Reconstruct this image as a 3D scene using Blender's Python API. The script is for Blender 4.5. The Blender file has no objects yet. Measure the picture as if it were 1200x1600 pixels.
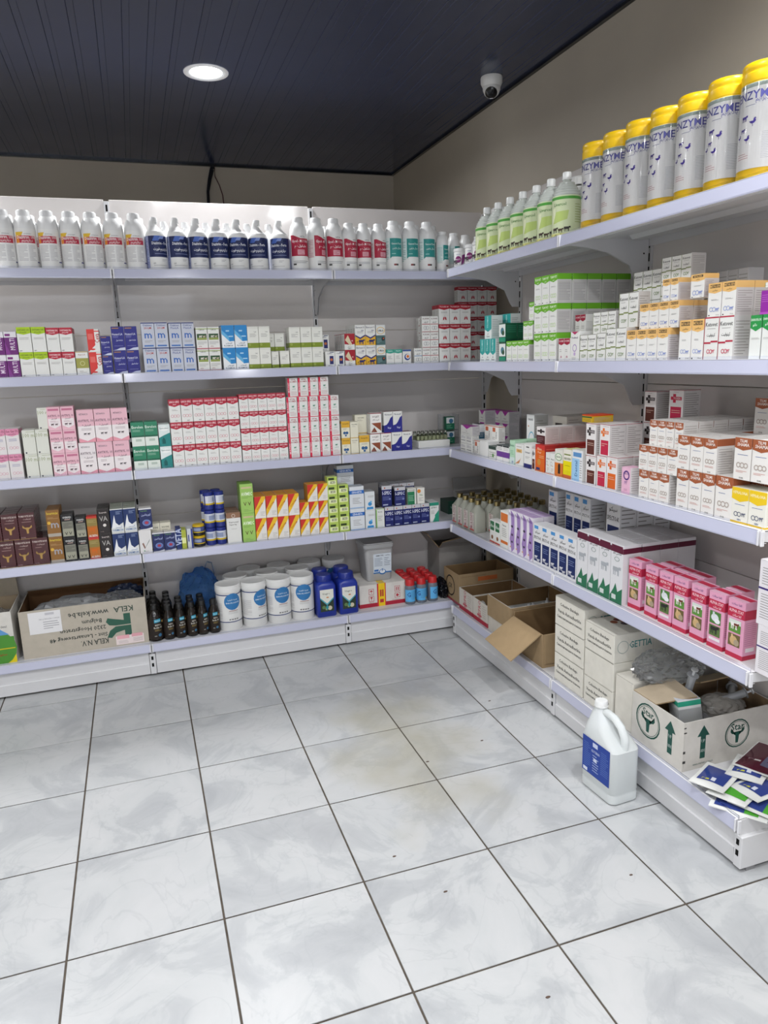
import bpy, math, random
from mathutils import Vector, Matrix
import numpy as np
random.seed(7)
C = bpy.context.scene.collection

# ---------------------------------------------------------------- camera
CAM = Vector((-0.493, -3.370, 1.489))
FPX = 1130.7
ROT = Matrix(((0.94593753, 0.09639526, -0.30969363), (-0.32284636, 0.18802858, -0.92758583), (-0.03118362, 0.97742171, 0.20898415)))
cd = bpy.data.cameras.new('camera'); cam = bpy.data.objects.new('camera', cd); C.objects.link(cam)
cam.matrix_world = Matrix.Translation(CAM) @ ROT.to_4x4()
cd.sensor_fit = 'VERTICAL'; cd.sensor_height = 24.0; cd.lens = FPX / 1600 * 24.0
cd.clip_start = 0.05; cd.clip_end = 50
bpy.context.scene.camera = cam
# ---------------------------------------------------------------- world, exposure
w = bpy.data.worlds.new('world'); bpy.context.scene.world = w; w.use_nodes = True
w.node_tree.nodes['Background'].inputs[0].default_value = (0.75, 0.78, 0.85, 1)
w.node_tree.nodes['Background'].inputs[1].default_value = 4.0
vs = bpy.context.scene.view_settings
vs.view_transform = 'Standard'; vs.look = 'None'; vs.gamma = 1.0; vs.exposure = -0.45; vs.use_curve_mapping = False
LAMP_W = 30.0
# downlights of the shop ceiling: x, y
LAMPS = [(-0.03, 0.46), (-1.5, 0.46), (0.95, -2.3), (-0.08, -2.3), (-1.4, -2.3), (-2.6, -0.9), (0.6, -3.9), (-0.6, -3.9), (-1.9, -3.9)]

# ---------------------------------------------------------------- measuring helpers (sight line from the photo meets a real plane)
def ray(u, v): return ROT @ Vector(((u - 600) / FPX, -(v - 800) / FPX, -1.0))
def on_z(u, v, z):
    d = ray(u, v); return CAM + d * ((z - CAM.z) / d.z)
def on_y(u, v, y):
    d = ray(u, v); return CAM + d * ((y - CAM.y) / d.y)
def on_x(u, v, x):
    d = ray(u, v); return CAM + d * ((x - CAM.x) / d.x)
def x_at(u, y, z):       # x of the point at depth y, height z seen in column u
    n = [FPX * ROT[i][0] + (u - 600) * ROT[i][2] for i in range(3)]
    return CAM.x - (n[1] * (y - CAM.y) + n[2] * (z - CAM.z)) / n[0]
def y_at(u, x, z):
    n = [FPX * ROT[i][0] + (u - 600) * ROT[i][2] for i in range(3)]
    return CAM.y - (n[0] * (x - CAM.x) + n[2] * (z - CAM.z)) / n[1]
def z_at(v, x, y):
    n = [FPX * ROT[i][1] + (800 - v) * ROT[i][2] for i in range(3)]
    return CAM.z - (n[0] * (x - CAM.x) + n[1] * (y - CAM.y)) / n[2]

# ---------------------------------------------------------------- materials
MATS = {}
def lin(h):
    h = h.lstrip('#'); r = [int(h[i:i + 2], 16) / 255 for i in (0, 2, 4)]
    return [c / 12.92 if c < 0.04045 else ((c + 0.055) / 1.055) ** 2.4 for c in r]
KIND = {'paper': (0.42, 0, 0.35), 'print': (0.42, 0, 0.35), 'plastic': (0.32, 0, 0.5), 'metal': (0.28, 0, 0.5), 'matte': (0.8, 0, 0.2), 'card': (0.85, 0, 0.15),
        'gloss': (0.12, 0, 0.5), 'chrome': (0.25, 1, 0.5)}
def mat(h, kind='paper'):
    k = (h, kind)
    if k in MATS: return MATS[k]
    m = bpy.data.materials.new(f'{kind}_{h.strip("#")}'); m.use_nodes = True
    nt = m.node_tree; b = nt.nodes['Principled BSDF']
    c = lin(h); ro, me, sp = KIND[kind]
    b.inputs['Base Color'].default_value = (*c, 1); b.inputs['Roughness'].default_value = ro
    b.inputs['Metallic'].default_value = me; b.inputs['Specular IOR Level'].default_value = sp
    if kind in ('card', 'matte', 'plastic', 'metal', 'paper'):
        tc = nt.nodes.new('ShaderNodeTexCoord'); n = nt.nodes.new('ShaderNodeTexNoise'); n.inputs['Scale'].default_value = 9 if kind != 'card' else 28
        n.inputs['Detail'].default_value = 3
        nt.links.new(tc.outputs['Object'], n.inputs['Vector'])
        mx = nt.nodes.new('ShaderNodeMix'); mx.data_type = 'RGBA'
        k2 = 0.86 if kind == 'card' else 0.95
        mx.inputs[6].default_value = (*[x * k2 for x in c], 1); mx.inputs[7].default_value = (*[min(1, x * (1.07 if kind == 'card' else 1.02)) for x in c], 1)
        nt.links.new(n.outputs['Fac'], mx.inputs[0]); nt.links.new(mx.outputs[2], b.inputs['Base Color'])
    MATS[k] = m; return m
def clear(name, col, rough=0.1, ior=1.3, trans=1.0, alpha=1.0):
    if name in MATS: return MATS[name]
    m = bpy.data.materials.new(name); m.use_nodes = True; b = m.node_tree.nodes['Principled BSDF']
    b.inputs['Base Color'].default_value = (*lin(col), 1); b.inputs['Roughness'].default_value = rough
    b.inputs['Transmission Weight'].default_value = trans; b.inputs['IOR'].default_value = ior; b.inputs['Alpha'].default_value = alpha
    MATS[name] = m; return m
def emit(name, col, s):
    m = bpy.data.materials.new(name); m.use_nodes = True; b = m.node_tree.nodes['Principled BSDF']
    b.inputs['Emission Color'].default_value = (*col, 1); b.inputs['Emission Strength'].default_value = s
    b.inputs['Base Color'].default_value = (0.8, 0.8, 0.8, 1); return m
def M_(m): return m if isinstance(m, bpy.types.Material) else (mat(*m) if isinstance(m, tuple) else mat(m))

# ---------------------------------------------------------------- mesh collector
class MB:
    def __init__(s): s.v = []; s.f = []; s.m = []; s.mats = []; s.sm = []
    def mi(s, m):
        m = M_(m)
        if m not in s.mats: s.mats.append(m)
        return s.mats.index(m)
    def add(s, vs, fs, m, smooth=False):
        o = len(s.v); s.v.extend([tuple(p) for p in vs]); i = s.mi(m)
        for f in fs: s.f.append(tuple(o + j for j in f)); s.m.append(i); s.sm.append(smooth)
    def box(s, x0, y0, z0, x1, y1, z1, m, bev=0.0):
        if x0 > x1: x0, x1 = x1, x0
        if y0 > y1: y0, y1 = y1, y0
        if z0 > z1: z0, z1 = z1, z0
        b = min(bev, (x1 - x0) / 3, (y1 - y0) / 3, (z1 - z0) / 3)
        if b <= 0:
            s.add([(x0, y0, z0), (x1, y0, z0), (x1, y1, z0), (x0, y1, z0), (x0, y0, z1), (x1, y0, z1), (x1, y1, z1), (x0, y1, z1)],
                  [(0, 3, 2, 1), (4, 5, 6, 7), (0, 1, 5, 4), (1, 2, 6, 5), (2, 3, 7, 6), (3, 0, 4, 7)], m); return
        X = (x0, x1); Y = (y0, y1); Z = (z0, z1); vs = []; idx = {}
        for i in (0, 1):
            for j in (0, 1):
                for k in (0, 1):
                    a = (1, -1)[i] * b; c = (1, -1)[j] * b; e = (1, -1)[k] * b
                    idx[i, j, k, 0] = len(vs); vs.append((X[i], Y[j] + c, Z[k] + e))
                    idx[i, j, k, 1] = len(vs); vs.append((X[i] + a, Y[j], Z[k] + e))
                    idx[i, j, k, 2] = len(vs); vs.append((X[i] + a, Y[j] + c, Z[k]))
        fs = []
        def q(*a): fs.append([idx[t] for t in a])
        for i in (0, 1):
            f = [(i, 0, 0, 0), (i, 0, 1, 0), (i, 1, 1, 0), (i, 1, 0, 0)]; q(*(f if i == 0 else f[::-1]))
            f = [(0, i, 0, 1), (1, i, 0, 1), (1, i, 1, 1), (0, i, 1, 1)]; q(*(f if i == 0 else f[::-1]))
            f = [(0, 0, i, 2), (0, 1, i, 2), (1, 1, i, 2), (1, 0, i, 2)]; q(*(f if i == 0 else f[::-1]))
        for i in (0, 1):
            for j in (0, 1):
                f = [(i, j, 0, 0), (i, j, 0, 1), (i, j, 1, 1), (i, j, 1, 0)]; q(*(f if i == j else f[::-1]))
                f = [(i, 0, j, 0), (i, 0, j, 2), (i, 1, j, 2), (i, 1, j, 0)]; q(*(f if i != j else f[::-1]))
                f = [(0, i, j, 1), (0, i, j, 2), (1, i, j, 2), (1, i, j, 1)]; q(*(f if i == j else f[::-1]))
                for k in (0, 1):
                    f = [(i, j, k, 0), (i, j, k, 1), (i, j, k, 2)]; q(*(f if (i + j + k) % 2 else f[::-1]))
        s.add(vs, fs, m)
    def lathe(s, prof, m, seg=20, cx=0, cy=0, z=0, smooth=True, sx=1, sy=1, off=None, cap=True):
        vs = []; n = len(prof)
        for r, h in prof:
            ox = off(h) if off else 0
            for k in range(seg):
                a = 2 * math.pi * k / seg
                vs.append((cx + ox + r * sx * math.cos(a), cy + r * sy * math.sin(a), z + h))
        fs = []
        for i in range(n - 1):
            for k in range(seg):
                k2 = (k + 1) % seg
                fs.append((i * seg + k, i * seg + k2, (i + 1) * seg + k2, (i + 1) * seg + k))
        s.add(vs, fs, m, smooth)
        if cap:
            if prof[0][0] > 1e-4: s.add(vs[:seg], [tuple(range(seg))[::-1]], m)
            if prof[-1][0] > 1e-4: s.add(vs[-seg:], [tuple(range(seg))], m)
    def tube(s, pts, r, m, seg=8):
        pts = [Vector(p) for p in pts]; rings = []; up = Vector((0, 0, 1))
        for i, p in enumerate(pts):
            d = (pts[min(i + 1, len(pts) - 1)] - pts[max(i - 1, 0)]).normalized()
            a = d.cross(up)
            if a.length < 1e-3: a = d.cross(Vector((1, 0, 0)))
            a.normalize(); b = d.cross(a)
            rr = r[i] if isinstance(r, (list, tuple)) else r
            rings.append([p + (a * math.cos(t) + b * math.sin(t)) * rr for t in [2 * math.pi * k / seg for k in range(seg)]])
        vs = [q for g in rings for q in g]
        fs = [(i * seg + k, i * seg + (k + 1) % seg, (i + 1) * seg + (k + 1) % seg, (i + 1) * seg + k) for i in range(len(pts) - 1) for k in range(seg)]
        fs += [tuple(range(seg))[::-1], tuple(range((len(pts) - 1) * seg, len(pts) * seg))]
        s.add(vs, fs, m, True)
    def prism(s, pts, m, axis='x', a=0, b=1):     # outline in the two other axes, extruded from a to b
        def P(p, t):
            return (t, p[0], p[1]) if axis == 'x' else (p[0], t, p[1]) if axis == 'y' else (p[0], p[1], t)
        n = len(pts); vs = [P(p, a) for p in pts] + [P(p, b) for p in pts]
        fs = [tuple(range(n))[::-1], tuple(range(n, 2 * n))] + [(i, (i + 1) % n, n + (i + 1) % n, n + i) for i in range(n)]
        s.add(vs, fs, m)
    def mesh(s, name):
        me = bpy.data.meshes.new(name); me.from_pydata(s.v, [], s.f); me.update()
        for m in s.mats: me.materials.append(m)
        me.polygons.foreach_set('material_index', s.m); me.polygons.foreach_set('use_smooth', s.sm)
        if any(s.sm): me.set_sharp_from_angle(angle=math.radians(38))
        return me
    def build(s, name, parent=None, **k):
        return put(name, s.mesh(name), parent, **k)
def put(name, me, parent=None, loc=(0, 0, 0), rot=0, label=None, cat=None, group=None, kind=None):
    o = bpy.data.objects.new(name, me); C.objects.link(o); o.location = loc; o.rotation_euler = (0, 0, rot)
    if parent: o.parent = parent
    if label: o['label'] = label
    if cat: o['category'] = cat
    if group: o['group'] = group
    if kind: o['kind'] = kind
    return o
def empty(name, label, cat, loc=(0, 0, 0), rot=0, group=None): return put(name, None, None, loc, rot, label, cat, group)

# ---------------------------------------------------------------- printing on faces
AR = {'ا': 'ﺍﺎ', 'ب': 'ﺏﺐﺑﺒ', 'ت': 'ﺕﺖﺗﺘ', 'ة': 'ﺓﺔ', 'ج': 'ﺝﺞﺟﺠ', 'ح': 'ﺡﺢﺣﺤ', 'د': 'ﺩﺪ', 'ر': 'ﺭﺮ', 'ز': 'ﺯﺰ', 'س': 'ﺱﺲﺳﺴ', 'ص': 'ﺹﺺﺻﺼ', 'ف': 'ﻑﻒﻓﻔ',
      'ك': 'ﻙﻚﻛﻜ', 'ل': 'ﻝﻞﻟﻠ', 'م': 'ﻡﻢﻣﻤ', 'ن': 'ﻥﻦﻧﻨ', 'ه': 'ﻩﻪﻫﻬ', 'و': 'ﻭﻮ', 'ي': 'ﻱﻲﻳﻴ', 'ع': 'ﻉﻊﻋﻌ', 'ق': 'ﻕﻖﻗﻘ', 'ش': 'ﺵﺶﺷﺸ', 'ط': 'ﻁﻂﻃﻄ', 'ى': 'ﻯﻰ'}
def shape(s):
    if not any(c in AR for c in s): return s
    out = []
    for i, c in enumerate(s):
        if c not in AR: out.append(c); continue
        f = AR[c]; pv = i > 0 and s[i - 1] in AR and len(AR[s[i - 1]]) == 4; nx = i < len(s) - 1 and s[i + 1] in AR and len(f) == 4
        out.append(f[3] if pv and nx else f[1] if pv else f[2] if nx else f[0])
    return ''.join(out[::-1])
TXT = {}
def text_geo(s, bold):
    k = (s, bold)
    if k in TXT: return TXT[k]
    cu = bpy.data.curves.new('t', 'FONT'); cu.body = shape(s); cu.size = 1; cu.resolution_u = 1; cu.offset = 0.013 if bold else 0.0
    o = bpy.data.objects.new('t', cu); C.objects.link(o)
    dg = bpy.context.evaluated_depsgraph_get(); dg.update()
    me = bpy.data.meshes.new_from_object(o.evaluated_get(dg))
    vs = [(v.co.x, v.co.y) for v in me.vertices]; fs = [tuple(p.vertices) for p in me.polygons]
    bpy.data.objects.remove(o); bpy.data.curves.remove(cu); bpy.data.meshes.remove(me)
    if not vs: vs = [(0, 0)]
    x0 = min(v[0] for v in vs); x1 = max(v[0] for v in vs); y0 = min(v[1] for v in vs); y1 = max(v[1] for v in vs)
    r = ([(a - (x0 + x1) / 2, b - (y0 + y1) / 2) for a, b in vs], fs, x1 - x0, y1 - y0); TXT[k] = r; return r
def clip(poly, x, keep_left):
    out = []
    for i in range(len(poly)):
        p, q = poly[i], poly[(i + 1) % len(poly)]
        ip = (p[0] <= x) if keep_left else (p[0] >= x); iq = (q[0] <= x) if keep_left else (q[0] >= x)
        if ip: out.append(p)
        if ip != iq:
            t = (x - p[0]) / (q[0] - p[0]); out.append((x, p[1] + t * (q[1] - p[1])))
    return out
def paint(mb, fm, W, H, items, step=None, kind='print', lay=0.0002, inc=0.00006):
    rnd = random.Random(len(items) * 31 + int(W * 1e4))
    off = lay
    if step: step *= .46; inc = .00012
    def poly(pts, col):
        if step:
            xs = [p[0] for p in pts]; a = min(xs); b = max(xs); n = max(1, int(math.ceil((b - a) / step)))
            for i in range(n):
                q = clip(clip(pts, a + (b - a) * (i + 1) / n, True), a + (b - a) * i / n, False)
                if len(q) > 2: mb.add([fm(x, y, off) for x, y in q], [tuple(range(len(q)))], (col, kind), True)
        else: mb.add([fm(x, y, off) for x, y in pts], [tuple(range(len(pts)))], (col, kind))
    def R(x0, y0, x1, y1, col): poly([(x0 * W, y0 * H), (x1 * W, y0 * H), (x1 * W, y1 * H), (x0 * W, y1 * H)], col)
    for it in items:
        t = it[0]
        if t == 'r': R(*it[1:6])
        elif t == 'p': poly([(x * W, y * H) for x, y in it[1]], it[2])
        elif t == 'c':
            _, cx, cy, r, col = it[:5]; sy = it[5] if len(it) > 5 else 1; n = 18
            poly([(cx * W + r * W * math.cos(2 * math.pi * k / n), cy * H + sy * r * W * math.sin(2 * math.pi * k / n)) for k in range(n)], col)
        elif t == 'o':
            _, cx, cy, r, col, th = it[:6]; sy = it[6] if len(it) > 6 else 1; n = 20
            for k in range(n):
                a = 2 * math.pi * k / n; b = 2 * math.pi * (k + 1) / n
                mb.add([fm(cx * W + q * W * math.cos(g), cy * H + sy * q * W * math.sin(g), off) for q, g in ((r - th, a), (r, a), (r, b), (r - th, b))], [(0, 1, 2, 3)], (col, kind))
        elif t == 't':
            _, s, cx, cy, h, col = it[:6]; mw = it[6] if len(it) > 6 else 0.9; bold = it[7] if len(it) > 7 else 0; ang = it[8] if len(it) > 8 else 0
            vs, fs, w_, h_ = text_geo(s, bold); k = min(h * H / max(h_, .72), mw * (H if abs(ang) == 90 else W) / max(w_, .01)); ky = h * H / max(h_, .72); ky = min(ky, k * 1.5)
            ca, sa = math.cos(math.radians(ang)), math.sin(math.radians(ang))
            mb.add([fm(cx * W + a * k * ca - b * ky * sa, cy * H + a * k * sa + b * ky * ca, off + (.0006 if step else 0)) for a, b in vs], fs, (col, kind))
        elif t == 'l':
            _, x0, y0, x1, y1, n, col = it
            for k in range(n):
                yy = y1 - (y1 - y0) * (k + .5) / n; hh = (y1 - y0) / n * 0.13; x2 = x0 + (x1 - x0) * (1 if rnd.random() < .6 else rnd.uniform(.5, .95))
                R(x0, yy - hh, x2, yy + hh, col)
        elif t == 'cow':
            _, cx, cy, s_, col = it; a = W / H
            for x0, y0, x1, y1 in ((-.5, 0, .35, .42), (-.5, -.4, -.38, 0), (-.25, -.4, -.14, 0), (.12, -.4, .22, 0), (.26, -.4, .36, 0), (.32, .2, .62, .5), (-.56, .05, -.5, .4)):
                R(cx + x0 * s_, cy + y0 * s_ * a, cx + x1 * s_, cy + y1 * s_ * a, col)
        elif t == 'bird':
            _, cx, cy, s_, col = it; a = W / H
            poly([((cx + x * s_) * W, (cy + y * s_ * a) * H) for x, y in ((-.5, .3), (-.2, 0), (.15, 0), (.4, .25), (.3, .55), (.45, .5), (.3, .7), (.12, .6), (.05, .3))], col)
            R(cx - .03 * s_, cy - .35 * s_ * a, cx + .03 * s_, cy, col)
        elif t == 'bull':
            _, cx, cy, s_, col = it; a = W / H
            poly([((cx + x * s_) * W, (cy + y * s_ * a) * H) for x, y in ((-.22, .25), (.22, .25), (.3, .12), (.14, 0), (.1, -.5), (-.1, -.5), (-.14, 0), (-.3, .12))], col)
            for g in (-1, 1):
                mb.add([fm((cx + g * x * s_) * W, (cy + y * s_ * a) * H, off) for x, y in ((.12, .2), (.4, .3), (.5, .55), (.54, .3), (.42, .15), (.15, .1))], [(0, 1, 2, 5), (5, 2, 3, 4)], (col, kind))
        elif t == 'lungs':
            _, cx, cy, s_, col = it; a = W / H
            R(cx - .03 * s_, cy, cx + .03 * s_, cy + .55 * s_ * a, col)
            for g in (-1, 1):
                poly([((cx + g * x * s_) * W, (cy + y * s_ * a) * H) for x, y in ((.05, .15), (.2, .35), (.35, .1), (.42, -.4), (.1, -.25))], col)
        elif t == 'chev':       # band across the top whose lower edge comes to a point
            _, y0, dip, y1, col = it
            poly([(0, y0 * H), (W / 2, (y0 - dip) * H), (W, y0 * H), (W, y1 * H), (0, y1 * H)], col)
        off += inc

def carton_mesh(w, d, h, D, name='carton'):
    """folding carton, origin at the centre of its base, front towards -Y"""
    mb = MB(); base = D.get('base', '#e4e4e0'); kd = D.get('kind', 'paper')
    mb.box(-w / 2, -d / 2, 0, w / 2, d / 2, h, (base, kd), 0.0022 if kd == 'card' else 0.0007)
    top = D.get('top', base)
    mb.box(-w / 2 + .0012, -d / 2 + .0006, h, w / 2 - .0012, d / 2 - .002, h + .0005, (top, kd))      # tuck lid
    mb.box(-w / 2 + .002, -d / 2 - .0001, h - .0012, w / 2 - .002, -d / 2 + .0005, h - .0008, ('#77736d', 'print'))   # lid seam
    F = lambda x, y, o: (-w / 2 + x, -d / 2 - o, y)
    Rr = lambda x, y, o: (w / 2 + o, -d / 2 + x, y)
    L = lambda x, y, o: (-w / 2 - o, d / 2 - x, y)
    B = lambda x, y, o: (w / 2 - x, d / 2 + o, y)
    bands = [('r', 0, a, 1, b, c) for a, b, c in D.get('bands', [])]
    paint(mb, F, w, h, bands + D.get('front', []))
    side = D.get('side', [('l', .1, .1, .9, .72, 11, '#b4b1ae')])
    paint(mb, Rr, d, h, bands + side); paint(mb, L, d, h, bands + side)
    if bands: paint(mb, B, w, h, bands)
    if 'lid' in D: paint(mb, lambda x, y, o: (-w / 2 + x, -d / 2 + y, h + .0006 + o), w, d, D['lid'])
    return mb.mesh(name)

# ---------------------------------------------------------------- stacking items on the shelves
ORD = ['first', 'second', 'third', 'fourth', 'fifth', 'sixth', 'seventh', 'eighth', 'ninth', 'tenth', 'eleventh', 'twelfth']
LABELS = {}
ZS = {5: 1.900, 4: 1.453, 3: 1.014, 2: 0.617, 1: 0.166}
YF, XF = 0.12, 1.02       # front edges of the back run and of the right run
def where(desc, c, n, t, T, r, R_, tn=None):
    s = desc
    b = []
    if n > 1: b.append(('leftmost' if c == 0 else 'rightmost' if c == n - 1 else 'middle' if (n == 3) else ORD[c] + ' from left'))
    if tn: b.append(tn)
    elif T > 1: b.append(('bottom' if t == 0 else 'top' if t == T - 1 else 'middle' if T == 3 else ORD[t]) + ' tier')
    if R_ > 1: b.append('front' if r == 0 else ('back row' if r == R_ - 1 else ORD[r] + ' row'))
    if b: s += ', ' + ', '.join(b)
    LABELS[s] = LABELS.get(s, 0) + 1
    if LABELS[s] > 1 or len(s.split()) > 16: print('LABEL?', LABELS[s], len(s.split()), s)
    return s
MESHES = {}
KW = ['lung', 'apricot', 'brown', 'olive', 'lime', 'leaf green', 'dark green', 'green', 'teal', 'crimson', 'dark red', 'red', 'pink', 'magenta', 'light blue', 'dark blue', 'navy', 'blue', 'yellow', 'orange', 'lilac', 'violet', 'purple', 'gold', 'grey', 'cream', 'black', 'charcoal', 'silver', 'white']
PLACED = []
def claim(bb, pri, desc):
    """keep cartons out of one another: the one further forward stays"""
    hit = [p for p in PLACED if min(min(bb[k + 3], p[0][k + 3]) - max(bb[k], p[0][k]) for k in range(3)) > .0045]
    if any(p[1] >= pri for p in hit):
        if pri > 1: print('SKIP', pri, desc, '|', [p[3] for p in hit if p[1] >= pri][0])
        if pri < 3: return False
    for p in hit:
        if p[1] < pri:
            if p[2]: bpy.data.objects.remove(p[2])
            PLACED.remove(p)
    PLACED.append([bb, pri, None, desc]); return True
def stack(unit, sh, design, u0, u1, n, T, vtop, desc, dep=None, rows=1, back=0.018, z0=None, kind='medicine_carton', tn=None, cat='carton', jit=1.2, group=None, cols=None, rowsep=0.002, tops=None, col0=0, ntot=None, align=0):
    """n columns, T tiers, ROWS deep, between photo columns u0 and u1 of its front foot; returns the top's height"""
    z = ZS[sh] if z0 is None else z0
    if unit == 'B':
        fy = YF + back; a = x_at(u0, fy, z); b = x_at(u1, fy, z); h = (z_at(vtop, (a + a + (b - a) / n) / 2, fy) - z) / T; w = (b - a) / n
    else:
        fx = XF + back; a = y_at(u0, fx, z); b = y_at(u1, fx, z); h = (z_at(vtop, fx, a + (b - a) / n / 2) - z) / T; w = (a - b) / n
    dep = dep or max(.02, round(w * .8, 3)); ww = w * .975 - .0006
    nm = kind
    if kind == 'medicine_carton':
        nm = next((a.replace(' ', '_') + '_carton' for a in KW if a in desc), kind)
    key = (id(design), round(ww, 4), round(dep, 4), round(h, 4))
    if key not in MESHES: MESHES[key] = carton_mesh(ww, dep, h - .0007, design, kind)
    me = MESHES[key]
    for t in range(T):
        for r in range(rows):
            for c in range(n):
                if cols and not cols(c, t, r): continue
                q = (c + .5) * w; dd = dep / 2 + r * (dep + rowsep) + random.uniform(0, .0012)
                j = math.radians(random.uniform(-jit, jit)) * (min(w * .02, .0006) / .0006)
                j = max(-.012, min(.012, j)) * .8
                loc = (a + q, fy + dd, z + t * h) if unit == 'B' else (fx + dd, a - q, z + t * h)
                hx, hy = (ww / 2, dep / 2) if unit == 'B' else (dep / 2, ww / 2)
                bb = (loc[0] - hx, loc[1] - hy, loc[2], loc[0] + hx, loc[1] + hy, loc[2] + h); pri = 1 if r else (2 if back > .05 else 3)
                if not claim(bb, pri, desc): continue
                PLACED[-1][2] = put(nm, me, None, loc, (0 if unit == 'B' else -math.pi / 2) + j, where(desc, c, n, t, T, r, rows, tn), cat, group or desc.replace('carton', 'cartons', 1))
    return z + T * h

# ================================================================ SETTING
WX0, WX1, WY0, WY1, HC = -3.4, 1.50, -6.0, 2.13, 2.83
def noise_mat(name, c1, c2, scale, rough=0.5, spec=0.4, bump=0.0, detail=5, dist=0.0, rnd=False):
    m = bpy.data.materials.new(name); m.use_nodes = True; nt = m.node_tree; b = nt.nodes['Principled BSDF']
    tc = nt.nodes.new('ShaderNodeTexCoord'); g = nt.nodes.new('ShaderNodeNewGeometry')
    n = nt.nodes.new('ShaderNodeTexNoise'); n.inputs['Scale'].default_value = scale; n.inputs['Detail'].default_value = detail; n.inputs['Distortion'].default_value = dist
    nt.links.new(g.outputs['Position'], n.inputs['Vector'])
    cr = nt.nodes.new('ShaderNodeValToRGB'); cr.color_ramp.elements[0].position = .3; cr.color_ramp.elements[1].position = .7
    cr.color_ramp.elements[0].color = (*lin(c1), 1); cr.color_ramp.elements[1].color = (*lin(c2), 1)
    nt.links.new(n.outputs['Fac'], cr.inputs[0]); nt.links.new(cr.outputs[0], b.inputs['Base Color'])
    b.inputs['Roughness'].default_value = rough; b.inputs['Specular IOR Level'].default_value = spec
    if bump:
        bp = nt.nodes.new('ShaderNodeBump'); bp.inputs['Strength'].default_value = bump; bp.inputs['Distance'].default_value = .01
        nt.links.new(n.outputs['Fac'], bp.inputs['Height']); nt.links.new(bp.outputs[0], b.inputs['Normal'])
    return m
wall_m = noise_mat('wall_paint', '#b6aea1', '#bdb5a7', 3, .6, .3, .03)
def slab(name, x0, y0, z0, x1, y1, z1, m, kind='structure'):
    b = MB(); b.box(x0, y0, z0, x1, y1, z1, m); return b.build(name, kind=kind)
slab('wall_back', WX0 - .1, WY1, 0, WX1 + .1, WY1 + .1, HC + .2, wall_m)
slab('wall_right', WX1, WY0, 0, WX1 + .1, WY1, HC + .2, wall_m)
slab('wall_left', WX0 - .1, WY0, 0, WX0, WY1, HC + .2, wall_m)
# unseen shop front behind the camera: window added, its top raised for fill light
b = MB()
b.box(WX0, WY0 - .1, 0, WX0 + .8, WY0, HC + .2, wall_m); b.box(WX1 - .9, WY0 - .1, 0, WX1, WY0, HC + .2, wall_m)
b.box(WX0 + .8, WY0 - .1, 2.65, WX1 - .9, WY0, HC + .2, wall_m)
b.build('wall_front', kind='structure')
b = MB()
for x in (WX0 + .8, -2.0, -.7, WX1 - .95): b.box(x, WY0 - .08, 0, x + .05, WY0 - .02, 2.65, ('#c8c8c8', 'metal'))
b.box(WX0 + .85, WY0 - .08, 0, WX1 - .95, WY0 - .02, .06, ('#c8c8c8', 'metal')); b.box(WX0 + .85, WY0 - .08, 2.59, WX1 - .95, WY0 - .02, 2.65, ('#c8c8c8', 'metal'))
win = b.build('unseen_window', kind='structure')
for x0, x1 in ((WX0 + .85, -2.0), (-1.95, -.7), (-.65, WX1 - .95)):
    b = MB(); b.box(x0, WY0 - .055, .06, x1, WY0 - .045, 2.59, clear('window_glass', '#ffffff', 0.0, 1.1)); b.build('pane', win)

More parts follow.
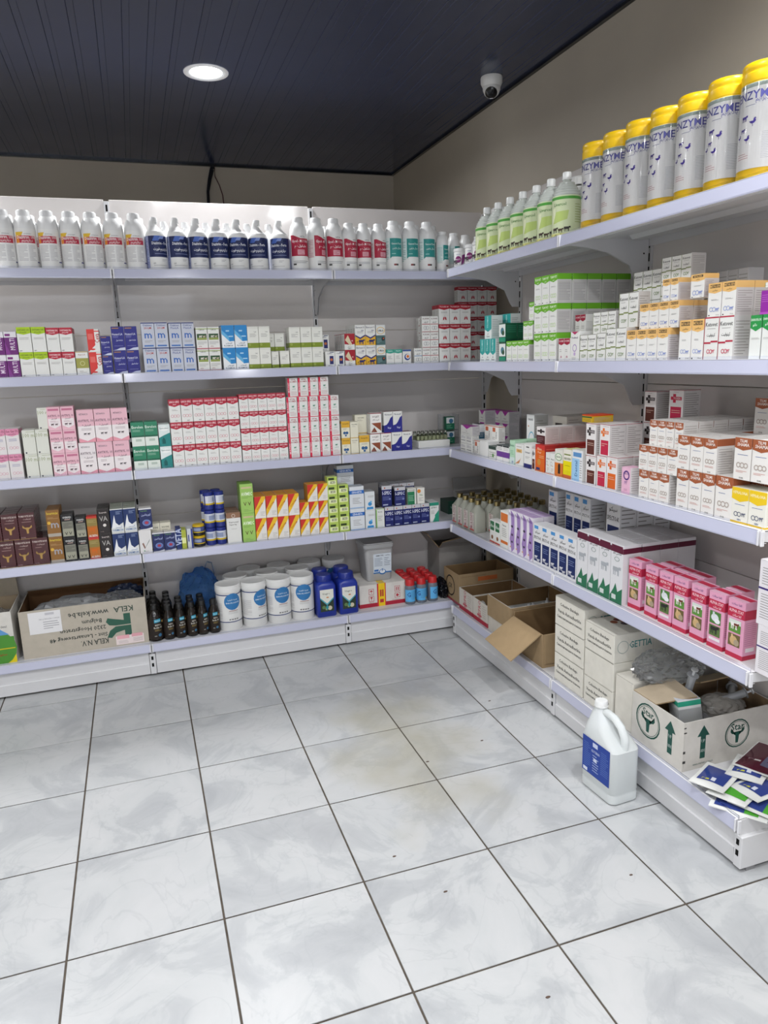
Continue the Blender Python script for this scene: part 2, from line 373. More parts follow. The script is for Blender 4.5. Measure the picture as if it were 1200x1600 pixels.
# floor: grout bed and tiles
TS = 0.4
grout = noise_mat('grout', '#4c453f', '#625a51', 30, .9, .1)
floor = slab('floor', WX0, WY0, -.05, WX1, WY1, -.0035, grout)
def tile_material():
    m = bpy.data.materials.new('marbled_ceramic'); m.use_nodes = True; nt = m.node_tree; b = nt.nodes['Principled BSDF']; L = nt.links.new
    tc = nt.nodes.new('ShaderNodeTexCoord'); oi = nt.nodes.new('ShaderNodeObjectInfo'); g = nt.nodes.new('ShaderNodeNewGeometry')
    mul = nt.nodes.new('ShaderNodeVectorMath'); mul.operation = 'SCALE'; mul.inputs[0].default_value = (37, 91, 53); L(oi.outputs['Random'], mul.inputs['Scale'])
    add = nt.nodes.new('ShaderNodeVectorMath'); L(tc.outputs['Object'], add.inputs[0]); L(mul.outputs[0], add.inputs[1])
    n1 = nt.nodes.new('ShaderNodeTexNoise'); n1.inputs['Scale'].default_value = 3.6; n1.inputs['Detail'].default_value = 6; n1.inputs['Distortion'].default_value = .9; n1.inputs['Roughness'].default_value = .6
    L(add.outputs[0], n1.inputs['Vector'])
    r1 = nt.nodes.new('ShaderNodeValToRGB'); e = r1.color_ramp.elements
    e[0].position = .30; e[0].color = (*lin('#a0a2a5'), 1); e[1].position = .62; e[1].color = (*lin('#b9babb'), 1)
    k = e.new(.46); k.color = (*lin('#acaeb0'), 1); k = e.new(.50); k.color = (*lin('#b4b6b7'), 1)
    L(n1.outputs['Fac'], r1.inputs[0])
    # thin veins where a second noise crosses its middle
    n2 = nt.nodes.new('ShaderNodeTexNoise'); n2.inputs['Scale'].default_value = 3.2; n2.inputs['Detail'].default_value = 8; n2.inputs['Distortion'].default_value = 2.2
    L(add.outputs[0], n2.inputs['Vector'])
    s = nt.nodes.new('ShaderNodeMath'); s.operation = 'SUBTRACT'; s.inputs[1].default_value = .5; L(n2.outputs['Fac'], s.inputs[0])
    ab = nt.nodes.new('ShaderNodeMath'); ab.operation = 'ABSOLUTE'; L(s.outputs[0], ab.inputs[0])
    r2 = nt.nodes.new('ShaderNodeValToRGB'); r2.color_ramp.elements[0].position = .0; r2.color_ramp.elements[0].color = (.22, .22, .22, 1); r2.color_ramp.elements[1].position = .02; r2.color_ramp.elements[1].color = (0, 0, 0, 1)
    L(ab.outputs[0], r2.inputs[0])
    mv = nt.nodes.new('ShaderNodeMix'); mv.data_type = 'RGBA'; L(r2.outputs[0], mv.inputs[0]); L(r1.outputs[0], mv.inputs[6]); mv.inputs[7].default_value = (*lin('#93969a'), 1)
    # walked-in yellowish dirt, a patch on the floor itself
    vm = nt.nodes.new('ShaderNodeVectorMath'); vm.operation = 'SUBTRACT'; vm.inputs[1].default_value = (.38, -.95, 0); L(g.outputs['Position'], vm.inputs[0])
    sc = nt.nodes.new('ShaderNodeVectorMath'); sc.operation = 'MULTIPLY'; sc.inputs[1].default_value = (1.5, .8, 0); L(vm.outputs[0], sc.inputs[0])
    ln = nt.nodes.new('ShaderNodeVectorMath'); ln.operation = 'LENGTH'; L(sc.outputs[0], ln.inputs[0])
    n3 = nt.nodes.new('ShaderNodeTexNoise'); n3.inputs['Scale'].default_value = 4; n3.inputs['Detail'].default_value = 4; L(g.outputs['Position'], n3.inputs['Vector'])
    sm = nt.nodes.new('ShaderNodeMath'); sm.operation = 'SUBTRACT'; L(n3.outputs['Fac'], sm.inputs[0]); L(ln.outputs['Value'], sm.inputs[1])
    r3 = nt.nodes.new('ShaderNodeValToRGB'); r3.color_ramp.elements[0].position = .0; r3.color_ramp.elements[1].position = .5; r3.color_ramp.elements[1].color = (.8, .75, .75, 1)
    L(sm.outputs[0], r3.inputs[0])
    md = nt.nodes.new('ShaderNodeMix'); md.data_type = 'RGBA'; L(r3.outputs[0], md.inputs[0]); L(mv.outputs[2], md.inputs[6]); md.inputs[7].default_value = (*lin('#9c9784'), 1)
    L(md.outputs[2], b.inputs['Base Color']); b.inputs['Roughness'].default_value = .3; b.inputs['Specular IOR Level'].default_value = .4
    rr = nt.nodes.new('ShaderNodeMapRange'); rr.inputs['To Min'].default_value = .22; rr.inputs['To Max'].default_value = .42; L(n1.outputs['Fac'], rr.inputs['Value']); L(rr.outputs[0], b.inputs['Roughness'])
    bp = nt.nodes.new('ShaderNodeBump'); bp.inputs['Strength'].default_value = .12; bp.inputs['Distance'].default_value = .004; L(n1.outputs['Fac'], bp.inputs['Height']); L(bp.outputs[0], b.inputs['Normal'])
    return m
tile_m = tile_material()
b = MB(); b.box(-TS / 2 + .0028, -TS / 2 + .0028, -.0034, TS / 2 - .0028, TS / 2 - .0028, 0, tile_m, .0009); tile_me = b.mesh('floor_tile')
rest = MB()
for i in range(-8, 4):
    for j in range(-14, 6):
        x, y = (i + .5) * TS, (j + .5) * TS
        if x < WX0 + .2 or y < WY0 + .2 or x > WX1 - .1: continue
        x = round(x, 4)
        if -1.7 < x < 1.2 and -2.9 < y < .3:
            o = put('floor_tile', tile_me, floor, (x, y, 0 + random.uniform(-.0003, .0003)))
        else: rest.box(x - TS / 2 + .0028, y - TS / 2 + .0028, -.0034, x + TS / 2 - .0028, y + TS / 2 - .0028, 0, tile_m, .0009)
rest.build('outer_floor_tiles', floor, kind='stuff')
for u, v in ((765, 1095), (753, 1157), (616, 1338), (668, 1190), (696, 1393), (986, 1367), (856, 1558)):
    p = on_z(u, v, .0006); b = MB(); n = 9; pts = [(p.x + (.0036 + .0015 * random.random()) * math.cos(6.28 * k / n) * 1.4, p.y + .003 * math.sin(6.28 * k / n)) for k in range(n)]
    b.prism(pts, ('#5b4c43', 'matte'), 'z', .0001, .0012); b.build('floor_speck', floor)

# ceiling of dark gloss planks
ceil = slab('ceiling', WX0 - .1, WY0 - .1, HC + .012, WX1 + .1, WY1 + .1, HC + .2, ('#0c0e14', 'matte'))
pm = bpy.data.materials.new('navy_gloss_plank'); pm.use_nodes = True; nt = pm.node_tree; b_ = nt.nodes['Principled BSDF']
b_.inputs['Base Color'].default_value = (*lin('#28324e'), 1); b_.inputs['Roughness'].default_value = .2; b_.inputs['Specular IOR Level'].default_value = .55
g = nt.nodes.new('ShaderNodeNewGeometry'); n = nt.nodes.new('ShaderNodeTexNoise'); n.inputs['Scale'].default_value = 2.0; n.inputs['Detail'].default_value = 2
nt.links.new(g.outputs['Position'], n.inputs['Vector']); bp = nt.nodes.new('ShaderNodeBump'); bp.inputs['Strength'].default_value = .25; bp.inputs['Distance'].default_value = .02
nt.links.new(n.outputs['Fac'], bp.inputs['Height']); nt.links.new(bp.outputs[0], b_.inputs['Normal'])
PW = .10; NP = 49
b = MB()
prof = [(-PW / 2 + .0003, .012), (-PW / 2 + .0003, .0016), (-PW / 2 + .0022, 0), (-PW / 2 + .026, 0), (-PW / 2 + .0275, .0012), (-PW / 2 + .029, 0), (PW / 2 - .0022, 0), (PW / 2 - .0003, .0016), (PW / 2 - .0003, .012)]
b.prism([(p, q) for p, q in prof], pm, 'y', WY0, WY1); plank_me = b.mesh('ceiling_plank')
for k in range(NP): put('ceiling_plank', plank_me, ceil, (WX1 - PW / 2 - k * PW, 0, HC))
b = MB(); b.box(WX0, WY1 - .02, HC - .012, WX1, WY1, HC - .0005, ('#10131b', 'gloss')); b.box(WX1 - .02, WY0, HC - .012, WX1, WY1 - .02, HC - .0005, ('#10131b', 'gloss')); b.build('trim_1', kind='structure')

# downlights
lamp_emit = emit('lamp_glow', (.93, .97, 1.0), 22.0)
b = MB(); b.lathe([(.074, 0), (.080, -.004), (.096, -.006), (.104, -.003), (.105, 0)], ('#e8e8ea', 'plastic'), 32, cap=False); ring_me = b.mesh('bezel')
b = MB(); b.lathe([(.0745, -.001), (.06, -.003), (.03, -.0038), (.001, -.004)], lamp_emit, 32, cap=True); diff_me = b.mesh('diffuser')
for i, (x, y) in enumerate(LAMPS):
    nm = ['round white ceiling downlight above the middle of the back shelves', 'round ceiling downlight over the left back shelves', 'round ceiling downlight over the near end of the right shelves', 'round ceiling downlight over the middle of the floor', 'round ceiling downlight over the left of the floor',
          'round ceiling downlight near the left wall', 'round ceiling downlight by the front window, right', 'round ceiling downlight by the front window, middle', 'round ceiling downlight by the front window, left'][i]
    e = empty('ceiling_downlight', nm, 'ceiling light', (x, y, HC - .0005), 0, 'round ceiling downlights')
    put('bezel', ring_me, e); put('diffuser', diff_me, e)
    ld = bpy.data.lights.new('downlight', 'AREA'); ld.shape = 'DISK'; ld.size = .15; ld.energy = LAMP_W; ld.color = (.98, .99, 1.0); ld.spread = math.radians(165)
    lo = bpy.data.objects.new('lamp_light', ld); C.objects.link(lo); lo.location = (0, 0, -.008); lo.parent = e

# ================================================================ SHELVING
WH = ('#d2d2d4', 'metal'); PANEL = clear('enamel_panel', '#d3cecb', .08, 1.45, 0.0)
PANEL.node_tree.nodes['Principled BSDF'].inputs['Specular IOR Level'].default_value = .5
_nt = PANEL.node_tree; _n = _nt.nodes.new('ShaderNodeTexNoise'); _n.inputs['Scale'].default_value = 2.3; _n.inputs['Detail'].default_value = 1.5; _g = _nt.nodes.new('ShaderNodeNewGeometry')
_nt.links.new(_g.outputs['Position'], _n.inputs['Vector']); _b = _nt.nodes.new('ShaderNodeBump'); _b.inputs['Strength'].default_value = .35; _b.inputs['Distance'].default_value = .03
_nt.links.new(_n.outputs['Fac'], _b.inputs['Height']); _nt.links.new(_b.outputs[0], _nt.nodes['Principled BSDF'].inputs['Normal'])
RAIL = ('#b9bbcf', 'gloss'); GUARD = clear('clear_guard', '#eef0f8', .08, 1.2)
SLOT = ('#121212', 'matte')
BW = .991; HTOP = 2.262; DEP = .40
def shelf_mesh(W):
    b = MB(); b.box(.002, .004, -.0015, W - .002, DEP - .012, 0, WH); b.box(.002, .004, -.036, W - .002, .0055, -.0015, WH)
    b.box(.002, .0055, -.036, W - .002, .02, -.0345, WH)
    b.box(.002, DEP - .014, -.03, W - .002, DEP - .012, -.0015, WH)
    for y in (.10, .26): b.prism([(y, -.0015), (y + .012, -.016), (y + .07, -.016), (y + .082, -.0015)], WH, 'x', .05, W - .05)
    return b.mesh('shelf')
def rail_mesh(W):
    b = MB(); b.prism([(.004, .001), (-.002, .0), (-.0075, -.034), (-.007, -.038), (.004, -.037)], RAIL, 'x', .004, W - .004)
    b.box(.003, -.006, -.0385, W - .003, .001, -.0365, ('#e6e6ea', 'metal')); b.box(.003, -.002, .001, W - .003, .003, .0022, ('#e6e6ea', 'metal'))
    return b.mesh('price_rail')
def bracket_mesh():
    b = MB(); b.prism([(.006, -.004), (.006, -.03), (.12, -.04), (.2, -.055), (.30, -.10), (.33, -.16), (.345, -.18), (DEP - .016, -.18), (DEP - .016, -.004)], WH, 'x', -.0015, .0015)
    b.lathe([(.004, 0), (.004, .0006)], SLOT, 8, 0, 0)
    return b
def shelf_unit(name, label, loc, rot, nb, front_ends):
    e = empty(name, label, 'shelving', loc, rot)
    sm, rm = shelf_mesh(BW), rail_mesh(BW)
    gb = MB(); gb.box(.004, .0035, .0, BW - .004, .005, .010, GUARD); gm = gb.mesh('clear_guard')
    bb = MB(); bb.prism([(.006, -.004), (.006, -.03), (.12, -.04), (.2, -.055), (.30, -.10), (.33, -.16), (.345, -.18), (DEP - .016, -.18), (DEP - .016, -.004)], WH, 'x', -.0012, .0012)
    for y in (.36,): bb.box(-.0014, y, -.06, -.0012, y + .006, -.054, SLOT); bb.box(.0012, y, -.06, .0014, y + .006, -.054, SLOT)
    bm = bb.mesh('bracket')
    # upright post with slots
    ub = MB(); ub.box(-.012, DEP - .010, .02, .012, DEP + .03, HTOP - .01, WH, .001); um = ub.mesh('upright')
    sb = MB()
    for k in range(44):
        z = .10 + k * .049
        sb.box(-.0042, DEP - .0108, z, .0042, DEP - .0096, z + .030, SLOT)
    slm = sb.mesh('slots')
    fb = MB(); fb.box(-.014, .004, .012, .014, DEP, .115, WH, .002); fb.box(-.0014, .006, .115, .0014, DEP, .164, WH); fb.box(-.012, .03, 0, .012, .06, .012, ('#8a8a8c', 'matte'))
    for z in (.05, .085): fb.box(-.006, .0030, z, .004, .0042, z + .018, SLOT)
    fm = fb.mesh('foot')
    cpb = MB(); cpb.box(-.0085, -.0082, -.0395, -.003, .003, .0015, ('#dcdce0', 'metal'), .001); cpb.box(.003, -.0082, -.0395, .0085, .003, .0015, ('#dcdce0', 'metal'), .001); cap_me = cpb.mesh('rail_end_cap')
    for i in range(nb + 1):
        u = put('upright', um, e, (i * BW, 0, 0)); s = put('slots', slm, u, kind='stuff'); put('foot', fm, e, (i * BW, 0, 0))
    for i in range(nb):
        zs = [.02, .62, 1.35, 1.64 if False else 1.64, HTOP]
        zs = [.10, .48, .72, 1.355, 1.635, HTOP]
        for a, c in zip(zs, zs[1:]):
            b = MB(); b.box(i * BW + .0125, DEP - .002, a + .001, (i + 1) * BW - .0125, DEP + .010, c - .001, PANEL, .0015); b.build('back_panel', e)
        for k in (5, 4, 3, 2, 1):
            z = ZS[k]
            s = put('shelf', sm, e, (i * BW, 0, z)); put('price_rail', rm, s); put('clear_guard', gm, s)
            if k > 1:
                put('bracket', bm, s, (.003, 0, 0)); put('bracket', bm, s, (BW - .003, 0, 0))
            put('rail_end_cap', cap_me, s)
            if i == nb - 1: put('rail_end_cap', cap_me, s, (BW, 0, 0))
        b = MB(); b.prism([(.016, .010), (.010, .012), (.006, .065), (.012, .067), (.012, .125), (.03, .125), (.03, .012)], WH, 'x', i * BW + .016, (i + 1) * BW - .016); b.build('plinth', e)
    return e
shelf_unit('shelving_unit', 'long white metal shelving run against the back, five levels high', (-.536 - BW, YF, 0), 0, 3, True)
shelf_unit('shelving_unit', 'white metal shelving run along the right wall', (XF, .036, 0), -math.pi / 2, 2, True)

# ceiling camera
p = on_z(768, 120, HC)
e = empty('security_camera', 'white dome security camera under the ceiling by the right wall', 'camera', (p.x, p.y, HC - .0008))
b = MB(); b.lathe([(.001, 0), (.052, 0), (.054, -.006), (.053, -.03), (.045, -.045), (.02, -.05), (.001, -.05)][::-1], ('#e4e4e2', 'plastic'), 28); b.build('housing', e)
d = (CAM - e.location).normalized()
b = MB(); vs = []; fs = []
b.lathe([(.001, -.044), (.02, -.040), (.034, -.028), (.043, -.008), (.044, .01), (.036, .026)], ('#dededc', 'plastic'), 24); ball = b.build('ball', e, loc=(0, 0, -.052))
b = MB(); b.lathe([(.03, -.012), (.03, .0), (.024, .006), (.01, .009), (.001, .0095)], ('#0a0b10', 'gloss'), 20); b.box(-.008, -.026, -.001, .008, -.022, .007, ('#d8d8d8', 'plastic'))
lens = b.build('lens', ball); dl = Vector((-.35, -.55, -.75)).normalized(); lens.location = dl * .036; lens.rotation_euler = dl.to_track_quat('Z', 'Y').to_euler()

# cable bundle on the back wall
yy = WY1 - .012
b = MB()
for k in range(4):
    pts = [on_y(u + random.uniform(-1.5, 1.5) , v, yy - .003 * k) for u, v in ((332, 256), (331, 266), (328, 280), (326, 300), (327, 330))]
    pts[0].z = HC - .013; b.tube(pts, .011, ('#12141f', 'plastic'), 6)
put('cable_bundle', b.mesh('cable_bundle'), label='dark bundle of cables hanging down the back wall from the ceiling', cat='cable')
b = MB(); b.tube([on_y(u, v, yy) for u, v in ((335, 262), (336, 276), (343, 290), (348, 305), (351, 330))], .004, ('#4a2024', 'plastic'), 6)
put('thin_cable', b.mesh('thin_cable'), label='single thin reddish cable curving down the back wall', cat='cable')

# ================================================================ CARTON DESIGNS
G1 = '#8d8a88'; WHT = '#e6e5e2'
def lines(x0=.12, y0=.12, x1=.88, y1=.4, n=4, col=G1): return ('l', x0, y0, x1, y1, n, col)
D_purple = dict(base='#e2dfe4', bands=[(.0, .74, '#6a2070')], top='#8c3a86', front=[('r', .08, .8, .5, .9, '#7a2878'), ('t', 'MULTI', .62, .45, .5, '#e8d8ea', .5, 1, 90), ('p', [(.0, .0), (.4, 0), (0, .6)], '#83348a')])
D_oxyg = dict(front=[('chev', .76, .06, 1, '#a6c418'), ('t', 'OXYSAN 10%', .5, .89, .07, '#33401a', .86, 1), ('t', 'اوكسيسان', .45, .8, .07, '#33401a', .5, 1), lines(.15, .5, .85, .6, 3), ('t', 'GPI', .16, .06, .05, '#444'.replace('444', '444444'), .2, 1)], bands=[(.78, 1, '#a6c418')], top='#b4cc40')
D_oxyr = dict(front=[('chev', .76, .06, 1, '#b3243a'), ('t', 'OXYSAN 5%', .5, .89, .07, '#f2e6e6', .86, 1), ('t', 'اوكسيسان', .45, .8, .07, '#f2e6e6', .5, 1), lines(.15, .5, .85, .6, 3), ('t', 'GPI', .16, .06, .05, '#444444', .2, 1)], bands=[(.78, 1, '#b3243a')], top='#c04a58')
D_olive1 = dict(front=[('r', 0, .3, 1, .72, '#9c9a4a'), ('t', 'Keprocol', .5, .86, .07, '#a04030', .7, 1), ('o', .5, .5, .2, '#c8c88a', .05), lines(.2, .1, .8, .2, 2)], bands=[(.96, 1, '#b8a070')])
D_redw = dict(front=[('p', [(0, 0), (.62, .3), (.62, 1), (0, 1)], '#d63a35'), ('r', .08, .55, .5, .8, '#e06a62'), ('t', 'Ceva', .8, .6, .5, '#b33030', .4, 1, 90), ('c', .35, .12, .25, '#d63a35', .3)], bands=[(.88, .93, '#d8453f')])
D_navy = dict(base='#26267e', top='#3a3c74', front=[('r', .08, .91, .6, .95, '#a8784a'), ('t', 'Hexasol LA', .46, .68, .09, '#dfe0f0', .82, 1), lines(.1, .52, .55, .62, 2, '#9a9ad0'), ('t', 'هيكساسول', .6, .42, .08, '#dfe0f0', .55, 1), ('p', [(0, 0), (1, 0), (1, .12), (.6, .1), (.3, .03)], '#c8cde0'), lines(.15, .17, .85, .2, 1, '#b0b0e0')], side=[lines(.1, .2, .9, .8, 8, '#5a5aa8')])
SILV = '#c2c6d2'
def d_oxi(a, b, cb): return dict(base=SILV, bands=[(.965, 1, '#2a3a78')], top='#39457e', front=[('t', a, .5, .9, .085, '#3a4a86', .85, 1), ('t', b, .5, .79, .085, cb, .75, 1), ('t', 'm', .5, .48, .3, '#2c63b4', .8, 1), lines(.2, .2, .8, .3, 2), ('r', .14, .05, .86, .11, '#4a76ba')], side=[lines(.1, .1, .9, .8, 10, '#7c86a4')])
D_oxi1 = d_oxi('Oximec', '20-LM', '#b43a34'); D_oxi2 = d_oxi('Oximec', 'PlusLA', '#55609a')
D_calf = dict(front=[('t', 'Calfovit', .5, .88, .06, '#444444', .6, 1), ('r', .08, .42, .92, .7, '#2e5130'), ('r', .08, .42, .92, .52, '#8c9a4a'), ('cow', .4, .56, .25, '#d8d4c8'), ('cow', .72, .56, .2, '#c8b8a0'), lines(.1, .2, .9, .36, 3), ('r', 0, 0, 1, .05, '#c0707a'), ('t', 'VITA', .3, .12, .05, '#8a3a3a', .4, 1)], bands=[(.9, .94, '#98aa60')])
D_lblue = dict(base='#eceef0', front=[('p', [(0, .62), (0, 1), (1, 1), (1, .3), (.6, .28)], '#2483c4'), ('p', [(0, .62), (0, .8), (.55, .5), (.6, .28)], '#63b0dc'), ('t', 'FLORMOX', .5, .09, .07, '#32546e', .7, 1), ('t', 'فلورموكس', .55, .2, .08, '#32546e', .5, 1), ('r', .35, .72, .62, .78, '#a8d2ec'), ('r', .55, .48, .9, .53, '#a8d2ec')], bands=[(.95, 1, '#2483c4')], top='#9cc4de')
D_wol = dict(base='#e6e6de', front=[('r', 0, 0, 1, .235, '#7d8f28'), ('t', 'Ceft', .7, .75, .05, '#555555', .3, 1), lines(.2, .5, .8, .68, 3), ('o', .18, .15, .08, '#c8d480', .02)], bands=[(0, .235, '#7d8f28'), (.93, .94, '#bdbdb2')])
D_dbpic = dict(front=[('t', 'Colfive', .45, .86, .09, '#3a3a60', .75, 1), ('r', .45, .15, .86, .7, '#272a66'), ('c', .64, .45, .14, '#c06a3a'), ('r', .5, .92, .9, .96, '#272a66'), ('t', 'Milktone', .5, .06, .06, '#272a66', .8, 1)])
D_redge = dict(front=[('p', [(0, .35), (0, 1), (1, 1), (1, .35), (.6, .3)], '#a3202e'), ('p', [(.05, .6), (.35, .9), (.75, .32), (.55, .25)], '#d8caa8'), ('t', 'سيمكو', .5, .17, .09, '#333333', .5, 1), ('t', 'SIMKO', .5, .06, .06, '#333333', .6, 1), ('c', .75, .55, .07, '#e0b0b0')], bands=[(.97, 1, '#a3202e')], side=[lines(.1, .1, .9, .85, 10, '#9a9694')])
D_yel = dict(front=[('p', [(0, 0), (1, 0), (1, .45), (.5, .3), (0, .45)], '#e0ac2c'), ('p', [(0, .45), (.5, .3), (1, .45), (1, .52), (.5, .38), (0, .52)], '#343374'), ('t', 'Enrosol 5', .5, .88, .09, '#333355', .85, 1), lines(.2, .58, .8, .7, 2), ('cow', .62, .15, .5, '#2c2c66'), ('bird', .2, .14, .2, '#5a4a20'), ('r', .6, .68, .85, .76, '#b0b0b8')], bands=[(.0, .3, '#e0ac2c')], side=[lines(.15, .4, .85, .85, 6, '#8c8a80')])
D_teal2 = dict(base='#dcdedc', front=[('r', 0, 0, 1, .48, '#4e6b6c'), ('o', .5, .72, .46, '#e0b040', .06, .8), ('t', 'A-Medic', .5, .72, .1, '#343434', .7, 1), ('c', .75, .3, .2, '#2a3838'), ('c', .8, .32, .08, '#c05030'), lines(.1, .08, .6, .35, 4, '#88a4a4')], bands=[(0, .48, '#4e6b6c')])
D_tealtop = dict(front=[('chev', .78, .05, 1, '#3f9e8c'), ('t', 'Aviprim', .5, .89, .1, '#e0efe8', .8, 1), lines(.2, .35, .8, .6, 3), ('r', 0, 0, 1, .05, '#3f9e8c')], bands=[(.8, 1, '#3f9e8c')], top='#66b0a0')
D_wcirc = dict(front=[('c', .55, .48, .36, '#28408c'), ('c', .6, .52, .26, '#e6e6e2'), ('c', .6, .52, .16, '#d8702c'), ('r', 0, .88, 1, 1, '#3c5c98'), lines(.1, .05, .6, .15, 2)])
D_script = dict(front=[('t', 'AL-KHAIR', .5, .85, .1, '#6c4246', .8, 1), ('t', 'الخير', .5, .62, .14, '#3a3a3a', .55, 1), ('r', 0, .48, 1, .52, '#b04a52'), ('o', .4, .26, .2, '#7c7c84', .03), ('o', .65, .26, .2, '#7c7c84', .03), ('r', 0, 0, 1, .03, '#b04a52')], side=[lines(.1, .1, .9, .85, 10, '#9a9694')])
D_scriptb = dict(front=[('t', 'AL-KHAIR', .5, .85, .1, '#425070', .8, 1), ('t', 'الخير', .5, .62, .14, '#3a3a3a', .55, 1), ('r', 0, .48, 1, .52, '#3c78b0'), ('o', .4, .26, .2, '#7c7c84', .03), ('o', .65, .26, .2, '#7c7c84', .03), ('r', 0, 0, 1, .04, '#3c78b0')])
D_lung = dict(front=[('chev', .8, .07, 1, '#a81e30'), ('t', 'TYLOSAN 200', .5, .9, .08, '#f0dede', .88, 1), ('lungs', .55, .3, .42, '#b02838'), lines(.2, .56, .8, .66, 2), ('t', '100 ml', .3, .06, .05, '#666666', .3)], bands=[(.8, 1, '#a81e30')], top='#8c1c2a')
# shelf 3
D_gen = dict(base='#ded9d8', front=[('chev', .76, .06, 1, '#d48aa6'), ('t', 'Gen Gen 5%', .5, .9, .09, '#6c2440', .9, 1), ('t', 'جنتاميسين', .5, .79, .07, '#5a2a3c', .6, 1), lines(.2, .5, .8, .62, 3, '#6c70a4'), ('o', .3, .25, .12, '#d4a0ac', .03), ('o', .55, .25, .12, '#d4a0ac', .03), ('o', .78, .25, .1, '#d4a0ac', .03)], bands=[(.8, .95, '#d48aa6')])
D_100 = dict(base='#d9dad0', front=[('t', '100 ml', .55, .78, .17, '#8b9560', .96, 0), lines(.3, .9, 1, .95, 1, '#8b9560'), ('c', .18, .06, .07, '#333a44')])
PK = '#e6b7c3'
D_avs = dict(base=PK, front=[('p', [(0, .08), (.0, .62), (.5, .7), (1, .62), (1, .08)], '#e9e2e2') if False else ('p', [(.05, .2), (.5, .08), (.95, .2), (.95, .5), (.05, .5)], '#e9dfe0'), ('t', 'AVITRYL 10', .5, .62, .1, '#6c2c4a', .9, 1), ('t', 'افيتريل', .5, .5, .08, '#6c2c4a', .6, 1), ('r', .1, .84, .9, .93, '#c0708c'), lines(.2, .34, .8, .42, 2, '#a07080'), ('cow', .35, .24, .2, '#46242e'), ('cow', .65, .24, .18, '#46242e')], side=[lines(.1, .1, .9, .85, 9, '#b07888')])
def d_avl(base, lo): return dict(base=base, front=[('p', [(.0, .14), (.5, .04), (1, .14), (1, .5), (0, .5)], '#ebe3e3') if lo else ('r', .1, .88, .5, .92, '#d4c2c8'), ('t', 'VETAVICO', .4, .86, .055, '#59505a', .55, 1), ('t', 'AVITRYL 10', .5, .66, .08, '#59404e', .9, 1), ('t', 'افيتريل ١٠', .52, .52, .07, '#59404e', .6, 1), lines(.2, .36, .8, .44, 2, '#907880'), ('cow', .4, .25, .15, '#302228'), ('cow', .62, .25, .15, '#302228'), ('p', [(0, 0), (1, 0), (1, .13), (.5, .03), (0, .13)], '#e39aa8')], side=[lines(.1, .1, .9, .85, 9, '#b08890')])
D_avl = d_avl(PK, True); D_avw = d_avl('#e6dedf', True)
D_green = dict(base='#dfe6de', front=[('r', 0, .45, 1, 1, '#2f8060'), ('t', 'Enrolon', .5, .8, .12, '#e2eee4', .85, 1), lines(.1, .6, .7, .7, 2, '#b0d0bc'), ('r', 0, .38, 1, .45, '#1f5f48'), ('r', .3, .2, .75, .3, '#b6c4b8')], bands=[(.45, 1, '#2f8060')], top='#3d8a6a')
D_tealw = dict(base='#dfe8e6', front=[('p', [(0, 0), (1, 0), (1, .62), (.5, .52), (0, .4)], '#23827f'), ('c', .5, .8, .4, '#eef0ee', .5), ('t', 'Spiromec', .5, .82, .1, '#3c6c68', .8, 1), ('r', .25, .12, .55, .3, '#105a58'), ('p', [(.25, .3), (.4, .42), (.55, .3)], '#105a58')], bands=[(0, .4, '#23827f')])
D_redt = dict(front=[('chev', .76, .08, 1, '#b0263c'), ('t', 'LINCO SPEC', .5, .9, .09, '#f4e6e6', .88, 1), ('t', 'لينكو', .5, .79, .07, '#f4e6e6', .5, 1), lines(.25, .5, .75, .58, 2), ('o', .25, .28, .13, '#d48a94', .03), ('o', .5, .28, .13, '#d48a94', .03), ('o', .75, .28, .13, '#d48a94', .03), ('t', 'MED', .6, .07, .04, '#444444', .3, 1)], bands=[(.8, 1, '#b0263c')], top='#c4606c', side=[lines(.1, .1, .9, .7, 9, '#b0a0a0')])
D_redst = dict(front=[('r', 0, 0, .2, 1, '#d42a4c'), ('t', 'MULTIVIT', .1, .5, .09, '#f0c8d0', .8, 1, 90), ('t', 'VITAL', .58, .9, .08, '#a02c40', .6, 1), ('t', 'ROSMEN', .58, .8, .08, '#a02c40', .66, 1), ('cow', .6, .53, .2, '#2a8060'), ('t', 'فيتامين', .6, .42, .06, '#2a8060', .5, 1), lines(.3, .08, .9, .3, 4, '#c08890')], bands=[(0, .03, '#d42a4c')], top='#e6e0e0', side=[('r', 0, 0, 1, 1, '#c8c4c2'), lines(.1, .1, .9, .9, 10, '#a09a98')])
D_yw = dict(base='#e4dfc8', front=[('r', 0, .62, 1, 1, '#d8a83a'), ('t', 'Vetoprim', .5, .84, .1, '#4c3c18', .85, 1), ('c', .35, .3, .16, '#2c5a8c'), ('c', .65, .3, .16, '#2c5a8c'), ('c', .5, .15, .12, '#3c6a9c'), lines(.2, .48, .8, .58, 2)], bands=[(.85, 1, '#d8a83a')])
D_cream = dict(base='#e4e0cc', front=[('t', 'VIGOSINE', .5, .84, .06, '#444438', .7, 1), lines(.2, .68, .7, .76, 2), ('r', 0, 0, 1, .04, '#d0ac50')])
D_brw = dict(front=[('p', [(0, 0), (0, .35), (.25, .45), (.5, .52), (.8, .58), (1, .6), (1, 0)], '#e0dfdc') if False else ('r', .06, .5, .94, .95, '#ebe8e4'), ('t', 'SULJET', .5, .8, .11, '#54423c', .75, 1), ('t', 'ضد ذلك', .5, .66, .09, '#54423c', .6, 1), ('p', [(.1, .5), (.95, .52), (.95, .1)], '#8c4a32'), ('p', [(.05, .05), (.6, .05), (.35, .3)], '#7a3a28'), lines(.1, .06, .4, .2, 3, '#b08070')], bands=[(.96, 1, '#8c2c38')])
